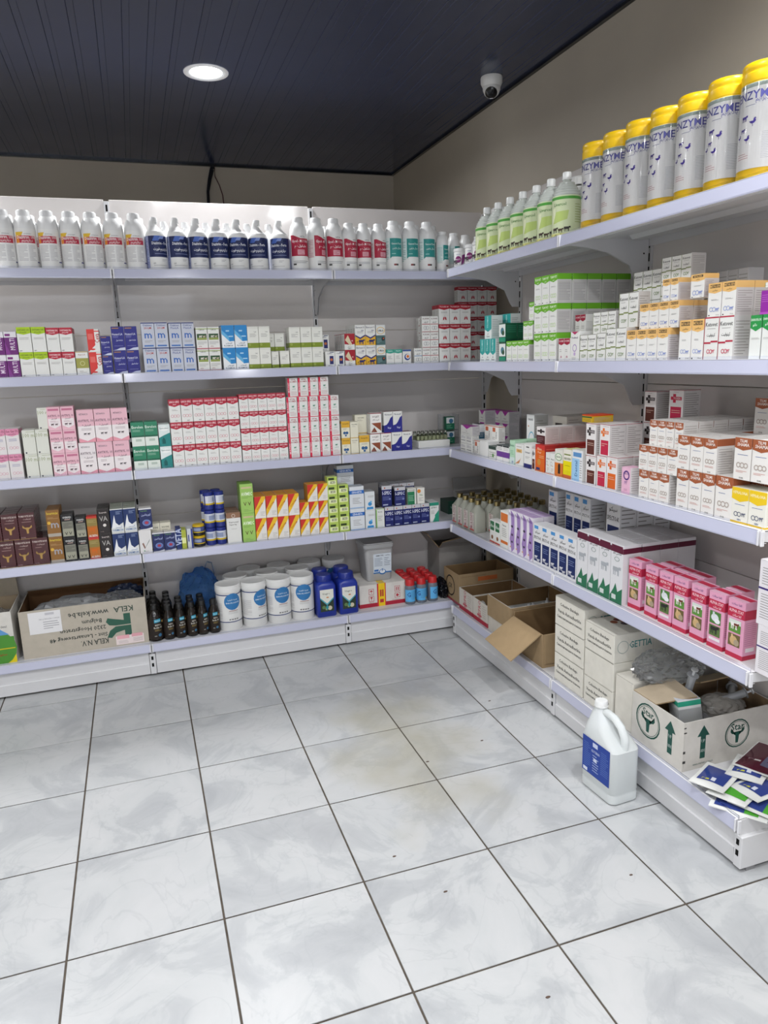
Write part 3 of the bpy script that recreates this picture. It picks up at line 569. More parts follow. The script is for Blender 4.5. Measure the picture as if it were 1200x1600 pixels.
D_wave = dict(front=[('p', [(0, 0), (1, 0), (1, .78), (.75, .7), (.5, .48), (.3, .38), (0, .34)], '#2a2c84'), ('t', 'Novacef', .5, .86, .08, '#3a3a5a', .75, 1), ('t', 'نوفا', .6, .22, .12, '#d6d8ee', .5, 1)], bands=[(0, .34, '#2a2c84')], top='#8a5a62')
# shelf 2
D_brown = dict(base='#47191c', top='#3a1718', kind='gloss', front=[('t', 'TURBOVITE BOVI', .5, .87, .08, '#d8c8c0', .9, 1), ('t', 'توربوفيت', .55, .76, .07, '#c8b0a8', .5, 1), lines(.2, .62, .8, .68, 1, '#a88880'), ('bull', .5, .36, .55, '#b4914e'), ('t', '100 ML', .2, .06, .04, '#c0a0a0', .3), ('r', 0, 0, 1, .02, '#9c7c50')], side=[lines(.1, .1, .9, .8, 8, '#6a3a3a')])
D_gold = dict(base='#8c6230', top='#7c5a34', front=[('t', 'Ivermix', .5, .88, .1, '#d8c040', .85, 1), ('c', .18, .52, .13, '#d8ac40'), ('t', 'm', .6, .42, .28, '#a0a0a8', .7, 1), ('r', .0, .0, 1, .12, '#a8a094'), lines(.1, .66, .9, .74, 2, '#c0a070')], side=[lines(.1, .1, .9, .8, 8, '#b08a50')])
D_blks = dict(base='#201f20', top='#3a3a38', front=[('r', .06, .08, .94, .72, '#7d7c70'), ('r', .06, .08, .94, .4, '#9b9a88'), ('t', 'VIVERPED', .5, .88, .08, '#d8d8d4', .7, 1), ('r', .3, .77, .75, .81, '#a89088'), lines(.15, .42, .85, .66, 5, '#3c3c38'), ('t', 'V V', .5, .2, .13, '#222222', .6, 1)])
D_orng = dict(base='#b46a28', top='#c23a34', front=[('r', 0, .92, 1, 1, '#c23a30'), ('r', 0, .55, 1, .9, '#8c7a42'), ('cow', .5, .36, .55, '#c86414'), ('t', 'ALBEN', .5, .09, .12, '#e0d8d4', .8, 1), ('r', 0, 0, 1, .04, '#b42c38'), lines(.1, .7, .9, .84, 3, '#b8a870')], bands=[(0, .05, '#b42c38')])
D_blkva = dict(base='#2c2626', top='#3c3a38', front=[('t', 'Ivervit', .5, .85, .08, '#c8bcb8', .7, 1), ('t', 'VA', .5, .6, .2, '#a8a4a0', .7, 1), ('c', .55, .33, .14, '#d8d2cc'), ('t', '50 ML', .3, .07, .04, '#a09088', .3)])
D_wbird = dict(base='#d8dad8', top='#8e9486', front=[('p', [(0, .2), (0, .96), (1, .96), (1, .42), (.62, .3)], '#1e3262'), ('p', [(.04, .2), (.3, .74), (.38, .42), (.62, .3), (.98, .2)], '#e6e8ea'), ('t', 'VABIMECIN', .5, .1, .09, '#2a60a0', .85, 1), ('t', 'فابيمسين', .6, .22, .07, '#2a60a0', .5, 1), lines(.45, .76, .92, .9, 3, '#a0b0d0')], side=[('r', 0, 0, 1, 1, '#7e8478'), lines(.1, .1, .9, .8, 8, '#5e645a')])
D_dbc = dict(base='#232c5c', top='#d4d0ca', front=[('t', 'Suprazin', .4, .86, .08, '#6e9c4e', .7, 1), ('t', 'كوريتامين', .55, .68, .13, '#b8c0e4', .75, 1), ('c', .55, .32, .34, '#5a6ea8', .8), ('o', .55, .32, .3, '#8ea0c8', .03, .8), ('c', .55, .32, .16, '#a83a4c', .8), ('p', [(0, 0), (1, 0), (1, .1), (.5, .04), (0, .03)], '#dadadc')], bands=[(.93, .99, '#d8d8d8')])
D_check = dict(base='#dddbda', front=[('p', [(.2, .42), (.32, .46), (.45, .25), (.38, .18)], '#8c6a60'), ('p', [(.38, .18), (.45, .25), (.85, .6), (.8, .5)], '#6c7c74'), lines(.35, .06, .8, .1, 1), ('c', .35, .1, .05, '#3e9060')])
D_blue = dict(base='#22346e', front=[('t', 'VETA', .5, .6, .3, '#c0c8e0', .8, 1, 90)]); D_ygr = dict(base='#a8b040', front=[('r', .1, .3, .9, .6, '#e0e4a0')])
D_wbe = dict(base='#c8ccd0', front=[('r', .7, 0, 1, 1, '#2a3a84'), ('r', .15, .35, .35, .7, '#2a3a84')])
D_kep = dict(base='#dededa', top='#8c6c58', front=[('r', 0, .83, 1, 1, '#8c6850'), ('o', .5, .9, .13, '#d8ccc0', .03), ('t', 'Keproceryl', .5, .69, .06, '#4a423c', .8, 1), ('t', 'Super Inj.', .45, .61, .06, '#4a423c', .7, 1), lines(.3, .46, .7, .49, 1)], bands=[(.86, 1, '#8c6850')])
D_avm = dict(base='#9cc464', top='#7caa48', front=[('r', 0, .0, 1, .12, '#dce8c8') if False else ('r', .1, .84, .9, .9, '#c8b890'), ('t', 'AVIMEC', .5, .66, .13, '#eaf4dc', .85, 1), lines(.1, .5, .9, .58, 2, '#6c9440'), ('t', 'V V', .5, .32, .13, '#5c4c28', .6, 1), lines(.2, .05, .8, .14, 2, '#7c9c58')], side=[lines(.1, .1, .9, .9, 10, '#7ca44c')])
D_ryw = dict(base='#e4e0da', top='#d8952c', front=[('p', [(0, .38), (0, 1), (.66, 1)], '#c8322a'), ('p', [(0, .08), (0, .38), (.66, 1), (1, 1), (1, .9)], '#e6b82a'), ('t', 'SULFATRIM', .46, .56, .07, '#a03820', .8, 1, 48), lines(.5, .1, .92, .32, 4, '#a8a4a0')], bands=[(.94, 1, '#c8402c')], side=[('r', 0, 0, 1, 1, '#c08a24'), lines(.1, .1, .9, .85, 8, '#94601a')])
D_gy = dict(base='#b4cc5c', top='#c8d494', front=[('r', .1, .16, .9, .6, '#e2e8b4'), ('r', .3, .28, .8, .52, '#6c7444'), ('r', .12, .66, .7, .9, '#344422'), ('t', 'IVOMAX', .5, .4, .2, '#e8ecd0', .6, 1)])
D_wbb = dict(base='#d8dce0', top='#b2b8c0', front=[('r', 0, .66, 1, .82, '#2a66b4'), ('t', 'GENA-BETA', .5, .74, .1, '#e0e8f4', .7, 1), lines(.2, .2, .8, .5, 4), ('r', 0, 0, 1, .05, '#9ab4d4')], bands=[(.66, .82, '#2a66b4')])
D_wbf = dict(base='#dadee0', top='#b4b8ba', front=[('c', .5, .34, .2, '#3a8cc8'), ('p', [(.15, .05), (.85, .05), (.8, .18), (.2, .18)], '#3a8cc8'), lines(.3, .68, .9, .8, 2), ('c', .6, .45, .1, '#6ab4e0')])
D_wgn = dict(base='#dcdeda', front=[('r', 0, 0, .12, 1, '#7cb454'), ('t', 'BioCal', .5, .84, .06, '#333333', .6, 1), lines(.25, .35, .8, .65, 6), ('r', 0, .96, 1, 1, '#b4d49c')])
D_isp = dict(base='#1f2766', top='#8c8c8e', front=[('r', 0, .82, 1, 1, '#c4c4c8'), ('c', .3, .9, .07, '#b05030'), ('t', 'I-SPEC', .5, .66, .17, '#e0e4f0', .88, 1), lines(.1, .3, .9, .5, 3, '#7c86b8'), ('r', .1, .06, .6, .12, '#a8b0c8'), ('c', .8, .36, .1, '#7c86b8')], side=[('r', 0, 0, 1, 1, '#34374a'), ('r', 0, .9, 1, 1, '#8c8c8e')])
D_zig = dict(base='#dcdedc', front=[('r', 0, .84, 1, 1, '#2c8c74'), ('p', [(.55, 0), (1, 0), (1, .6), (.55, .35)], '#2c9478'), ('p', [(.3, .0), (.55, 0), (.55, .25)], '#2c9478'), ('t', 'ZITRO', .45, .74, .08, '#304c44', .7, 1), lines(.1, .4, .5, .6, 3)], bands=[(.84, 1, '#2c8c74')])
D_gng = dict(base='#e0e0d8', front=[('r', 0, 0, .8, .8, '#2c7c54'), ('t', 'ECOVET', .5, .88, .09, '#2c5c44', .8, 1), lines(.1, .2, .7, .6, 4, '#a8d0b8')], side=[('r', 0, 0, 1, 1, '#9aa49c')])
D_orw = dict(base='#e4e2da', front=[('c', .25, .8, .24, '#d8842c'), ('t', 'Vita', .5, .55, .1, '#4c7c44', .6, 1), lines(.2, .15, .8, .4, 3)])

# ================================================================ BACK RUN, FOURTH LEVEL
B = 'B'; Rr_ = 'R'
def two(u0, u1, sh, Dz, n, v_lo, v_hi, desc, **k): return stack(B, sh, Dz, u0, u1, n, 2, v_hi, desc, **k)
stack(B, 4, D_purple, -6, 34, 2, 2, 518, 'purple carton with white edges on the upper back shelf', rows=2, dep=.05)
stack(B, 4, D_oxyg, 34.5, 79, 2, 2, 511, 'white carton with lime green top band', rows=2, dep=.05)
stack(B, 4, D_oxyr, 79.3, 120.5, 2, 2, 512, 'white carton with crimson top band on upper back shelf', rows=3, dep=.05)
stack(B, 4, D_olive1, 121, 141, 1, 1, 549, 'white carton with olive middle band beside the crimson topped cartons', dep=.04)
stack(B, 4, D_redw, 142, 161.5, 1, 2, 514, 'narrow red and white carton standing beside dark blue cartons', rows=2, dep=.05)
stack(B, 4, D_navy, 162.5, 178.5, 1, 2, 525, 'small dark blue carton next to the taller blue ones', dep=.04)
stack(B, 4, D_navy, 180, 220.5, 2, 2, 510, 'tall dark blue carton with a white wave at its foot', rows=2, dep=.05)
stack(B, 4, D_oxi1, 226.5, 268, 2, 2, 504, 'silver carton with blue letter m and red word', rows=2, dep=.05)
stack(B, 4, D_oxi2, 269, 308.5, 2, 2, 504, 'silver carton with blue letter m and lilac words', rows=2, dep=.05)
stack(B, 4, D_calf, 310.5, 347, 2, 2, 511, 'white carton with cattle and meadow strip', rows=2, dep=.04)
stack(B, 4, D_lblue, 350, 390, 2, 2, 508, 'light blue and white carton with slanted blocks', rows=2, dep=.045)
stack(B, 4, D_wol, 389.8, 425, 2, 2, 510, 'white carton with olive foot beside light blue cartons', rows=2, dep=.045)
stack(B, 4, D_wol, 425.5, 437, 1, 1, 549, 'smaller white carton with olive foot set back between taller ones', dep=.03, back=.03)
z = stack(B, 4, D_wol, 438.5, 453.5, 1, 1, 548, 'short white carton with olive foot carrying nothing', dep=.03, back=.025)
stack(B, 4, D_wol, 416, 447, 2, 2, 521, 'small white olive footed carton stacked in the back row', dep=.03, back=.075)
stack(B, 4, D_wol, 454.5, 506.5, 3, 2, 511, 'broad white carton with olive foot', rows=2, dep=.045)
stack(B, 4, D_dbpic, 509, 539, 2, 1, 549, 'white carton with dark blue picture at the shelf joint', dep=.03)
stack(B, 4, D_dbpic, 501, 516, 1, 2, 523, 'white carton with dark blue picture in the row behind', dep=.03, back=.06)
stack(B, 4, D_redge, 539.7, 556, 1, 2, 521, 'white and dark red carton with a leaf stripe', rows=5, dep=.036)
stack(B, 4, D_yel, 556.5, 588.5, 2, 2, 507.5, 'white carton with yellow foot and blue chevron', rows=4, dep=.04)
stack(B, 4, D_teal2, 589, 603.5, 1, 2, 507.5, 'carton with yellow ring above grey teal foot', rows=2, dep=.04)
stack(B, 4, D_tealtop, 604, 629, 2, 1, 546, 'low white carton with teal top band', dep=.035)
stack(B, 4, D_wcirc, 629.5, 643, 1, 1, 546, 'low white carton with blue ring and orange centre', dep=.035)
stack(B, 4, D_scriptb, 647.5, 660, 1, 1, 544, 'slim white carton with blue line and script', dep=.03)
stack(B, 4, D_script, 660.3, 686, 2, 3, 494, 'slim white carton with red line and script', dep=.03)
stack(B, 4, D_script, 655, 668, 1, 3, 497, 'slim white script carton in the row behind', dep=.03, back=.085)
stack(B, 4, D_lung, 686.8, 736, 3, 3, 476, 'white carton with dark red top and printed lungs', dep=.045, rows=2)
stack(B, 4, D_lung, 716, 776, 4, 5, 448, 'lung carton of the taller pile behind', dep=.045, back=.21, rows=1)

# ================================================================ BACK RUN, THIRD LEVEL
stack(B, 3, D_gen, -4, 39, 2, 2, 671, 'off-white carton with pink chevron top', rows=2, dep=.055)
z100 = stack(B, 3, D_100, 43, 83.5, 2, 2, 672, 'cream carton with pale green 100 ml lettering', rows=2, dep=.05)
stack(B, 3, D_100, 60.5, 80, 1, 1, 637, 'cream 100 ml carton alone on the third tier', z0=z100, dep=.045, back=.022)
stack(B, 3, D_avs, 85, 127, 2, 3, 636, 'small pink carton with dark lettering', rows=2, dep=.045)
stack(B, 3, D_avw, 127.5, 154, 1, 1, 691.5, 'white carton with pink foot at the pile of large pink ones', dep=.055)
zavl = stack(B, 3, D_avl, 154.5, 206.5, 2, 1, 689.5, 'large pink carton of the bottom tier', dep=.055, rows=2)
stack(B, 3, D_avl, 124, 203, 3, 1, 640, 'large pink carton of the upper tier', dep=.055, z0=zavl)
stack(B, 3, D_green, 210.5, 252, 2, 2, 660, 'pale carton with green upper half', rows=2, dep=.05)
stack(B, 3, D_tealw, 252.8, 271, 1, 2, 663, 'white carton with teal slanted foot', rows=2, dep=.05)
stack(B, 3, D_redt, 272, 379, 6, 3, 624.5, 'white carton with red chevron top', rows=2, dep=.042, cols=lambda c, t, r: r == 0 or t == 2)
stack(B, 3, D_redt, 379.8, 451.5, 5, 4, 616.5, 'smaller red topped white carton', dep=.035, rows=2, cols=lambda c, t, r: (t < 3 or c < 5) and (r == 0 or t == 3))
zz = stack(B, 3, D_redst, 452.5, 533, 5, 3, 620.5, 'white carton with red side stripe', dep=.045, rows=2, cols=lambda c, t, r: r == 0 or t == 2)
stack(B, 3, D_redst, 450, 514, 4, 1, 590.5, 'red striped carton of the short topmost tier', dep=.045, z0=zz, back=.022)
stack(B, 3, D_yw, 535, 548.5, 1, 2, 658, 'yellow and white carton with blue dots', dep=.04)
stack(B, 3, D_cream, 548.8, 561.5, 1, 2, 659, 'narrow cream carton beside yellow one', dep=.04, rows=2)
stack(B, 3, D_yw, 562, 578, 1, 1, 680, 'yellow and white carton standing alone in front', dep=.04)
stack(B, 3, D_cream, 556, 575, 1, 2, 648, 'cream carton piled behind the yellow ones', dep=.045, back=.075)
zbw = stack(B, 3, D_brw, 579, 612.3, 2, 1, 677, 'white carton with brown steps, bottom tier', dep=.05)
stack(B, 3, D_brw, 579, 597, 1, 1, 645, 'white carton with brown steps on top of the pair', dep=.05, z0=zbw)
zz = stack(B, 3, D_wave, 612.8, 644.5, 2, 1, 675, 'white carton with violet blue wave, bottom tier', dep=.05)
stack(B, 3, D_wave, 600, 629, 2, 1, 643, 'white carton with violet blue wave, upper tier', dep=.05, z0=zz)

# ================================================================ BACK RUN, SECOND LEVEL
stack(B, 2, D_brown, -24.5, 26.7, 2, 1, 848.5, 'dark brown carton with gold bull head at the shelf end', dep=.05, rows=3)
zb = stack(B, 2, D_brown, 27, 79.3, 2, 1, 843, 'dark brown carton with gold bull head, bottom tier', dep=.05, rows=3)
stack(B, 2, D_brown, -22, 58, 3, 1, 806, 'dark brown carton with gold bull head, upper tier', dep=.05, rows=4, z0=zb, cols=lambda c, t, r: True)
stack(B, 2, D_gold, 80.5, 102, 1, 2, 797, 'golden brown carton with yellow lettering', rows=3, dep=.045)
stack(B, 2, D_blks, 102.8, 122.5, 1, 2, 804, 'black carton with grey label', rows=2, dep=.045)
stack(B, 2, D_blks, 124, 141, 1, 2, 808, 'smaller black carton with grey label', rows=2, dep=.035)
stack(B, 2, D_orng, 141.7, 158.5, 1, 2, 807, 'orange and olive carton with printed ox', rows=1, dep=.045)
stack(B, 2, D_blkva, 159, 178, 1, 2, 795, 'charcoal carton with silver letters', rows=3, dep=.045)
stack(B, 2, D_wbird, 178.8, 219, 2, 2, 795, 'white and navy carton with folded bird shape', rows=4, dep=.042)
zz = stack(B, 2, D_check, 219.5, 239.3, 1, 1, 828, 'white carton with a grey check mark', dep=.045)
stack(B, 2, D_dbc, 219, 239.5, 1, 1, 793.5, 'navy carton with red circle lying on white check carton', dep=.045, z0=zz)
stack(B, 2, D_dbc, 240, 276, 2, 1, 832, 'navy carton with red circle on the shelf', dep=.035)
stack(B, 2, D_cream, 236, 270, 2, 1, 818, 'plain pale carton standing behind navy ones', dep=.05, back=.07)
stack(B, 2, D_blue, 277, 285, 1, 1, 826, 'thin blue carton seen edge on', dep=.07)
stack(B, 2, D_ygr, 285.5, 293, 1, 1, 828, 'thin yellow green carton seen edge on', dep=.07)
stack(B, 2, D_wbe, 294, 303, 1, 1, 826, 'thin white carton with blue edge', dep=.07)
stack(B, 2, D_kep, 356.5, 379, 1, 1, 801, 'tall white carton with brown top', rows=3, dep=.05)
zz = stack(B, 2, D_avm, 380.3, 400.8, 1, 2, 756, 'bright green carton with white lettering', rows=2, dep=.05)
zz = stack(B, 2, D_ryw, 401, 470, 4, 1, 810, 'red and yellow slashed carton, bottom tier', dep=.045, rows=2)
stack(B, 2, D_ryw, 399, 468.5, 4, 1, 776, 'red and yellow slashed carton, second tier', dep=.045, z0=zz, rows=3)
zz = stack(B, 2, D_ryw, 470.5, 514.5, 3, 2, 785, 'smaller red and yellow slashed carton', dep=.04, rows=2)
stack(B, 2, D_ryw, 481, 513, 2, 1, 757, 'red and yellow slashed carton of the topmost pair', dep=.04, z0=zz, rows=2)
stack(B, 2, D_gy, 514.8, 530.5, 1, 6, 745, 'small lime carton of the taller column', dep=.05)
stack(B, 2, D_gy, 531, 547.3, 1, 5, 757, 'small lime carton of the shorter column', dep=.05)
zz = stack(B, 2, D_wbb, 548, 571, 1, 2, 760, 'white carton with blue band', dep=.06)
stack(B, 2, D_wbb, 530, 556, 1, 3, 727, 'white blue banded carton of the pile behind', dep=.06, back=.11)
stack(B, 2, D_wbf, 571.5, 587.3, 1, 2, 768, 'white carton with light blue figure', dep=.07)
stack(B, 2, D_wgn, 588, 601.5, 1, 1, 795, 'narrow white carton with green edge', dep=.04)
zz = stack(B, 2, D_isp, 602, 671.5, 5, 1, 792, 'dark blue carton with grey top, bottom tier', dep=.045, rows=4)
stack(B, 2, D_isp, 597, 613, 1, 1, 759, 'dark blue carton with grey top, standing up on the others', dep=.045, z0=zz, back=.03)
stack(B, 2, D_isp, 617, 634, 1, 1, 761, 'second dark blue carton standing up on the others', dep=.045, z0=zz, back=.022)
stack(B, 2, D_isp, 600, 648, 4, 1, 757, 'dark blue carton with grey top of the raised rows behind', dep=.045, z0=zz, back=.10, rows=2)
stack(B, 2, D_gng, 637, 651, 1, 1, 763, 'green and white carton on top of dark blue ones', dep=.045, z0=zz, back=.022)
stack(B, 2, D_orw, 652, 664, 1, 1, 762, 'white carton with orange dot on top of dark blue ones', dep=.045, z0=zz, back=.022)
stack(B, 2, D_zig, 672, 686.3, 1, 1, 785, 'white and green zigzag carton at the end of the row', dep=.045, rows=2)

# ================================================================ RIGHT RUN DESIGNS
D_tealr = dict(base='#dfe4e2', front=[('p', [(0, 1), (1, 1), (1, .42), (.5, .3), (0, .42)], '#2c9a96'), ('t', 'TYLOMAX', .45, .72, .16, '#c8e8e4', .5, 1, 90), ('t', 'Tylomax', .5, .1, .08, '#333333', .8, 1), ('t', 'تيلو', .5, .22, .08, '#333333', .4, 1)], top='#5ab0ac', side=[lines(.1, .1, .9, .85, 10, '#a0a6a4')])
D_dgreen = dict(base='#1c5a44', top='#1c4a3a', front=[('r', 0, .3, .95, .95, '#dfe4e0'), ('c', .5, .6, .25, '#4c7c8c'), ('c', .62, .5, .18, '#2a4a2c'), ('r', 0, .05, .95, .26, '#2c9070')], side=[('r', 0, 0, 1, 1, '#17543c'), lines(.1, .5, .9, .9, 4, '#3c8468'), ('r', 0, 0, 1, .2, '#124232')])
GRN = '#6cb02c'
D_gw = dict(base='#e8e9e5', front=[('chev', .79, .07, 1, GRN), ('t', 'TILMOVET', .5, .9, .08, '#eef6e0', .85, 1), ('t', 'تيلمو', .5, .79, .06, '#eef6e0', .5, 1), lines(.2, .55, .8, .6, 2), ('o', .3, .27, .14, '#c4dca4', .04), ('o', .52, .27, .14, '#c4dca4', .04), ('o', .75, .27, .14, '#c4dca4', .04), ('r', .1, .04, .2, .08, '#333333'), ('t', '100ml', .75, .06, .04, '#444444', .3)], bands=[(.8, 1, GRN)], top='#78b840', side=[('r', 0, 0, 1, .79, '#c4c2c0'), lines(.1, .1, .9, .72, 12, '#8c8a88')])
D_rchev = dict(front=[('chev', .78, .07, 1, '#a0203c'), ('t', 'DOXYMED', .5, .89, .08, '#eedada', .85, 1), lines(.2, .4, .8, .55, 2), ('lungs', .5, .2, .3, '#b8587c'), ('r', 0, 0, 1, .03, '#c09098')])
D_ppl = dict(front=[('p', [(.1, 1), (.9, 1), (.5, .9)], '#b03060'), ('t', 'Predimed', .5, .8, .07, '#5c4c6c', .8, 1), ('o', .5, .45, .25, '#a88cc0', .06), ('c', .5, .25, .12, '#c0a8d0'), lines(.2, .05, .8, .14, 2)])
OL = '#7d8b50'
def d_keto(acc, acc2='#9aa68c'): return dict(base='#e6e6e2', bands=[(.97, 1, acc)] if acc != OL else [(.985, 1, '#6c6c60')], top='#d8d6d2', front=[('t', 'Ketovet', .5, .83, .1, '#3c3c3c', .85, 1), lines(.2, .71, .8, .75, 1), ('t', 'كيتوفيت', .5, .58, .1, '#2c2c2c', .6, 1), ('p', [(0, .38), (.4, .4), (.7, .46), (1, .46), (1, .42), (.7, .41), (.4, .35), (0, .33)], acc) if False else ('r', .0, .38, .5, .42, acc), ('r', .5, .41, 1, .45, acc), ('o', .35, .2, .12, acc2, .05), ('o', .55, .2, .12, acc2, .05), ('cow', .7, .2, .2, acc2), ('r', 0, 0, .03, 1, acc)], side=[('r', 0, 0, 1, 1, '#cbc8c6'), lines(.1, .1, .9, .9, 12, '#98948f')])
D_ket = d_keto(OL); D_ketr = d_keto('#b32c44', '#c8707c')
YC = '#e6b872'
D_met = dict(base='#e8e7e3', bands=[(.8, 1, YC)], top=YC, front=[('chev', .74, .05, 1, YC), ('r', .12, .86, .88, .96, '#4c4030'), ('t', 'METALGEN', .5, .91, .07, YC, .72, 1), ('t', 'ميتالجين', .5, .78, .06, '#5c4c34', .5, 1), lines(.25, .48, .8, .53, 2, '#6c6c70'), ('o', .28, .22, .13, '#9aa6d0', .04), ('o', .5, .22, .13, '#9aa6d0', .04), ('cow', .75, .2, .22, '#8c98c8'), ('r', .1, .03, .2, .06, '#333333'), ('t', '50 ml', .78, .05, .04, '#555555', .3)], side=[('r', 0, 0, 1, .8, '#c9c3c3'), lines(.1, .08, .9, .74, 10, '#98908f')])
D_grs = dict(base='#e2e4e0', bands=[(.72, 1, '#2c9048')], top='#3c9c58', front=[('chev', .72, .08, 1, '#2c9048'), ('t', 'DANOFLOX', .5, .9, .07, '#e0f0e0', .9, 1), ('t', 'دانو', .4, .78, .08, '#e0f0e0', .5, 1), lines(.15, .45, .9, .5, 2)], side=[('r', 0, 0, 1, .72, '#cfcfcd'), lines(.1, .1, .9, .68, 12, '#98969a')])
D_violet = dict(base='#8c2898', top='#8c2898', front=[('r', 0, 0, 1, .1, '#a848b0'), lines(.05, .5, .95, .85, 4, '#b868c0')], side=[lines(.05, .4, .95, .85, 5, '#b868c0')])
D_grey = dict(base='#c2c0c0', top='#8a8886', front=[lines(.1, .1, .9, .9, 10, '#96948f')])
D_cansp = dict(front=[('p', [(.45, 1), (.65, 1), (.55, .9)], '#c0503a'), ('t', 'Canospor', .5, .75, .12, '#3a3c50', .8, 1), lines(.2, .2, .8, .5, 3)], bands=[(.96, 1, '#c07a60')])

R = 'R'
# fourth level, far to near
zt = stack(R, 4, D_tealr, 750, 774, 3, 1, 530, 'white carton with teal pointed band, bottom tier', dep=.04, rows=2)
stack(R, 4, D_tealr, 757, 768, 1, 1, 493, 'white and teal carton standing on the bottom ones', dep=.055, z0=zt, back=.03)
stack(R, 4, D_tealr, 774, 798, 2, 1, 492, 'white and teal carton piled behind the green pictured ones', dep=.05, z0=zt, back=.105)
stack(R, 4, D_dgreen, 779.5, 790, 1, 2, 505, 'dark green carton with a landscape picture', dep=.055, rows=2)
stack(R, 4, D_dgreen, 800, 812, 1, 3, 476, 'dark green pictured carton of the pile at the back panel', dep=.06, back=.14)
zs = stack(R, 4, D_gw, 791, 826, 4, 1, 533, 'small white carton with leaf green top, lowest tier', dep=.04, rows=2)
zs3 = stack(R, 4, D_gw, 817, 832, 2, 1, 502, 'small white carton with leaf green top, second tier', dep=.04, z0=zs, back=.02)
stack(R, 4, D_gw, 826, 834, 1, 1, 472, 'small leaf green topped carton, highest of its column', dep=.045, z0=zs3, back=.022)
stack(R, 4, D_gw, 833.5, 868.5, 3, 3, 433, 'large white carton with leaf green top', dep=.062, rows=5, rowsep=.004, cols=lambda c, t, r: c == 2 or r == 0)
stack(R, 4, D_rchev, 872, 890, 2, 1, 529, 'small white carton with dark red chevron, standing on the shelf', dep=.035)
zrc = stack(R, 4, D_rchev, 898, 914, 2, 1, 529, 'dark red chevron carton hidden low behind', dep=.04, back=.09)
stack(R, 4, D_rchev, 898, 914, 2, 1, 492, 'small dark red chevron carton raised behind', dep=.04, back=.09, z0=zrc)
stack(R, 4, D_ppl, 890.5, 904, 1, 1, 518, 'slim white carton with violet ring', dep=.05, rows=2)
zk = stack(R, 4, D_ket, 905, 930, 2, 1, 523, 'small white carton with olive swirl at the shelf joint', dep=.04, rows=2)
stack(R, 4, D_ket, 926, 961, 3, 1, 488, 'small olive swirl carton in the second tier', dep=.04, z0=zk, back=.05)
stack(R, 4, D_ket, 926, 961, 3, 1, 521, 'small olive swirl carton in the bottom tier behind', dep=.04, back=.065, rows=1)
stack(R, 4, D_ket, 931, 945, 1, 1, 520, 'white olive swirl carton standing third along', dep=.04)
zk = stack(R, 4, D_ket, 945.5, 977, 2, 1, 513, 'taller white carton with olive swirl, bottom tier', dep=.045, rows=2)
zk2 = stack(R, 4, D_ket, 966, 996, 2, 1, 458, 'taller white carton with olive swirl, second tier', dep=.045, z0=zk, back=.05)
stack(R, 4, D_ket, 966, 996, 2, 1, 511, 'taller olive swirl carton behind the front pair', dep=.045, back=.115)
stack(R, 4, D_ket, 954, 982, 2, 1, 450, 'olive swirl carton in the third tier', dep=.06, z0=zk2 - .012 if False else zk2 + .0, back=.075, cols=lambda c, t, r: False)
# metalgen
zm = stack(R, 4, D_met, 978, 1042, 4, 1, 516, 'white carton with apricot top, bottom tier', dep=.05, rows=2)
zm2 = stack(R, 4, D_met, 998, 1060, 4, 1, 475, 'white carton with apricot top, second tier', dep=.05, rows=2, z0=zm, back=.03)
stack(R, 4, D_met, 1034, 1059, 2, 1, 436, 'white carton with apricot top, third tier', dep=.055, rows=1, z0=zm2, back=.035, cols=lambda c, t, r: True)
stack(R, 4, D_met, 1078, 1100, 1, 1, 428, 'apricot topped carton alone on the third tier', dep=.05, z0=zm2, back=.035)
stack(R, 4, D_ket, 1031, 1077, 3, 2, 402, 'grey white carton with olive swirl high at the back panel', dep=.055, z0=zm2 - .001, back=.15)
stack(R, 4, D_ket, 985, 1028, 3, 3, 425, 'olive swirl carton of the tall pile by the back panel', dep=.055, z0=ZS[4], back=.17)
stack(R, 4, D_cansp, 1001, 1030, 2, 2, 458, 'white carton with orange red triangle behind apricot ones', dep=.04, z0=ZS[4], back=.135)
stack(R, 4, D_grey, 1085, 1160, 5, 2, 428, 'plain grey carton of the hindmost row', dep=.06, z0=ZS[4], back=.26)
zl = stack(R, 4, D_met, 1059, 1097, 2, 1, 500, 'larger white carton with apricot top on the shelf', dep=.06, rows=2)
zq = stack(R, 4, D_ketr, 1097.5, 1143, 2, 1, 495, 'white carton with crimson edges and swirl', dep=.06, rows=2)
stack(R, 4, D_met, 1104, 1148, 2, 1, 442, 'large apricot topped carton on the crimson edged pair', dep=.06, rows=2, z0=zq, back=.022)
zg = stack(R, 4, D_grs, 1168, 1186, 1, 1, 492, 'white carton with deep green top at the near end', dep=.06, rows=2)
stack(R, 4, D_grs, 1187, 1225, 2, 1, 490, 'deep green topped carton partly cut by the frame', dep=.06, rows=2)
stack(R, 4, D_violet, 1186, 1225, 1, 1, 452, 'violet carton lying on the deep green topped ones', dep=.10, z0=zg)
stack(R, 4, D_ket, 1195, 1240, 2, 1, 440, 'olive swirl carton lying above the violet one', dep=.06, z0=zg + .065)

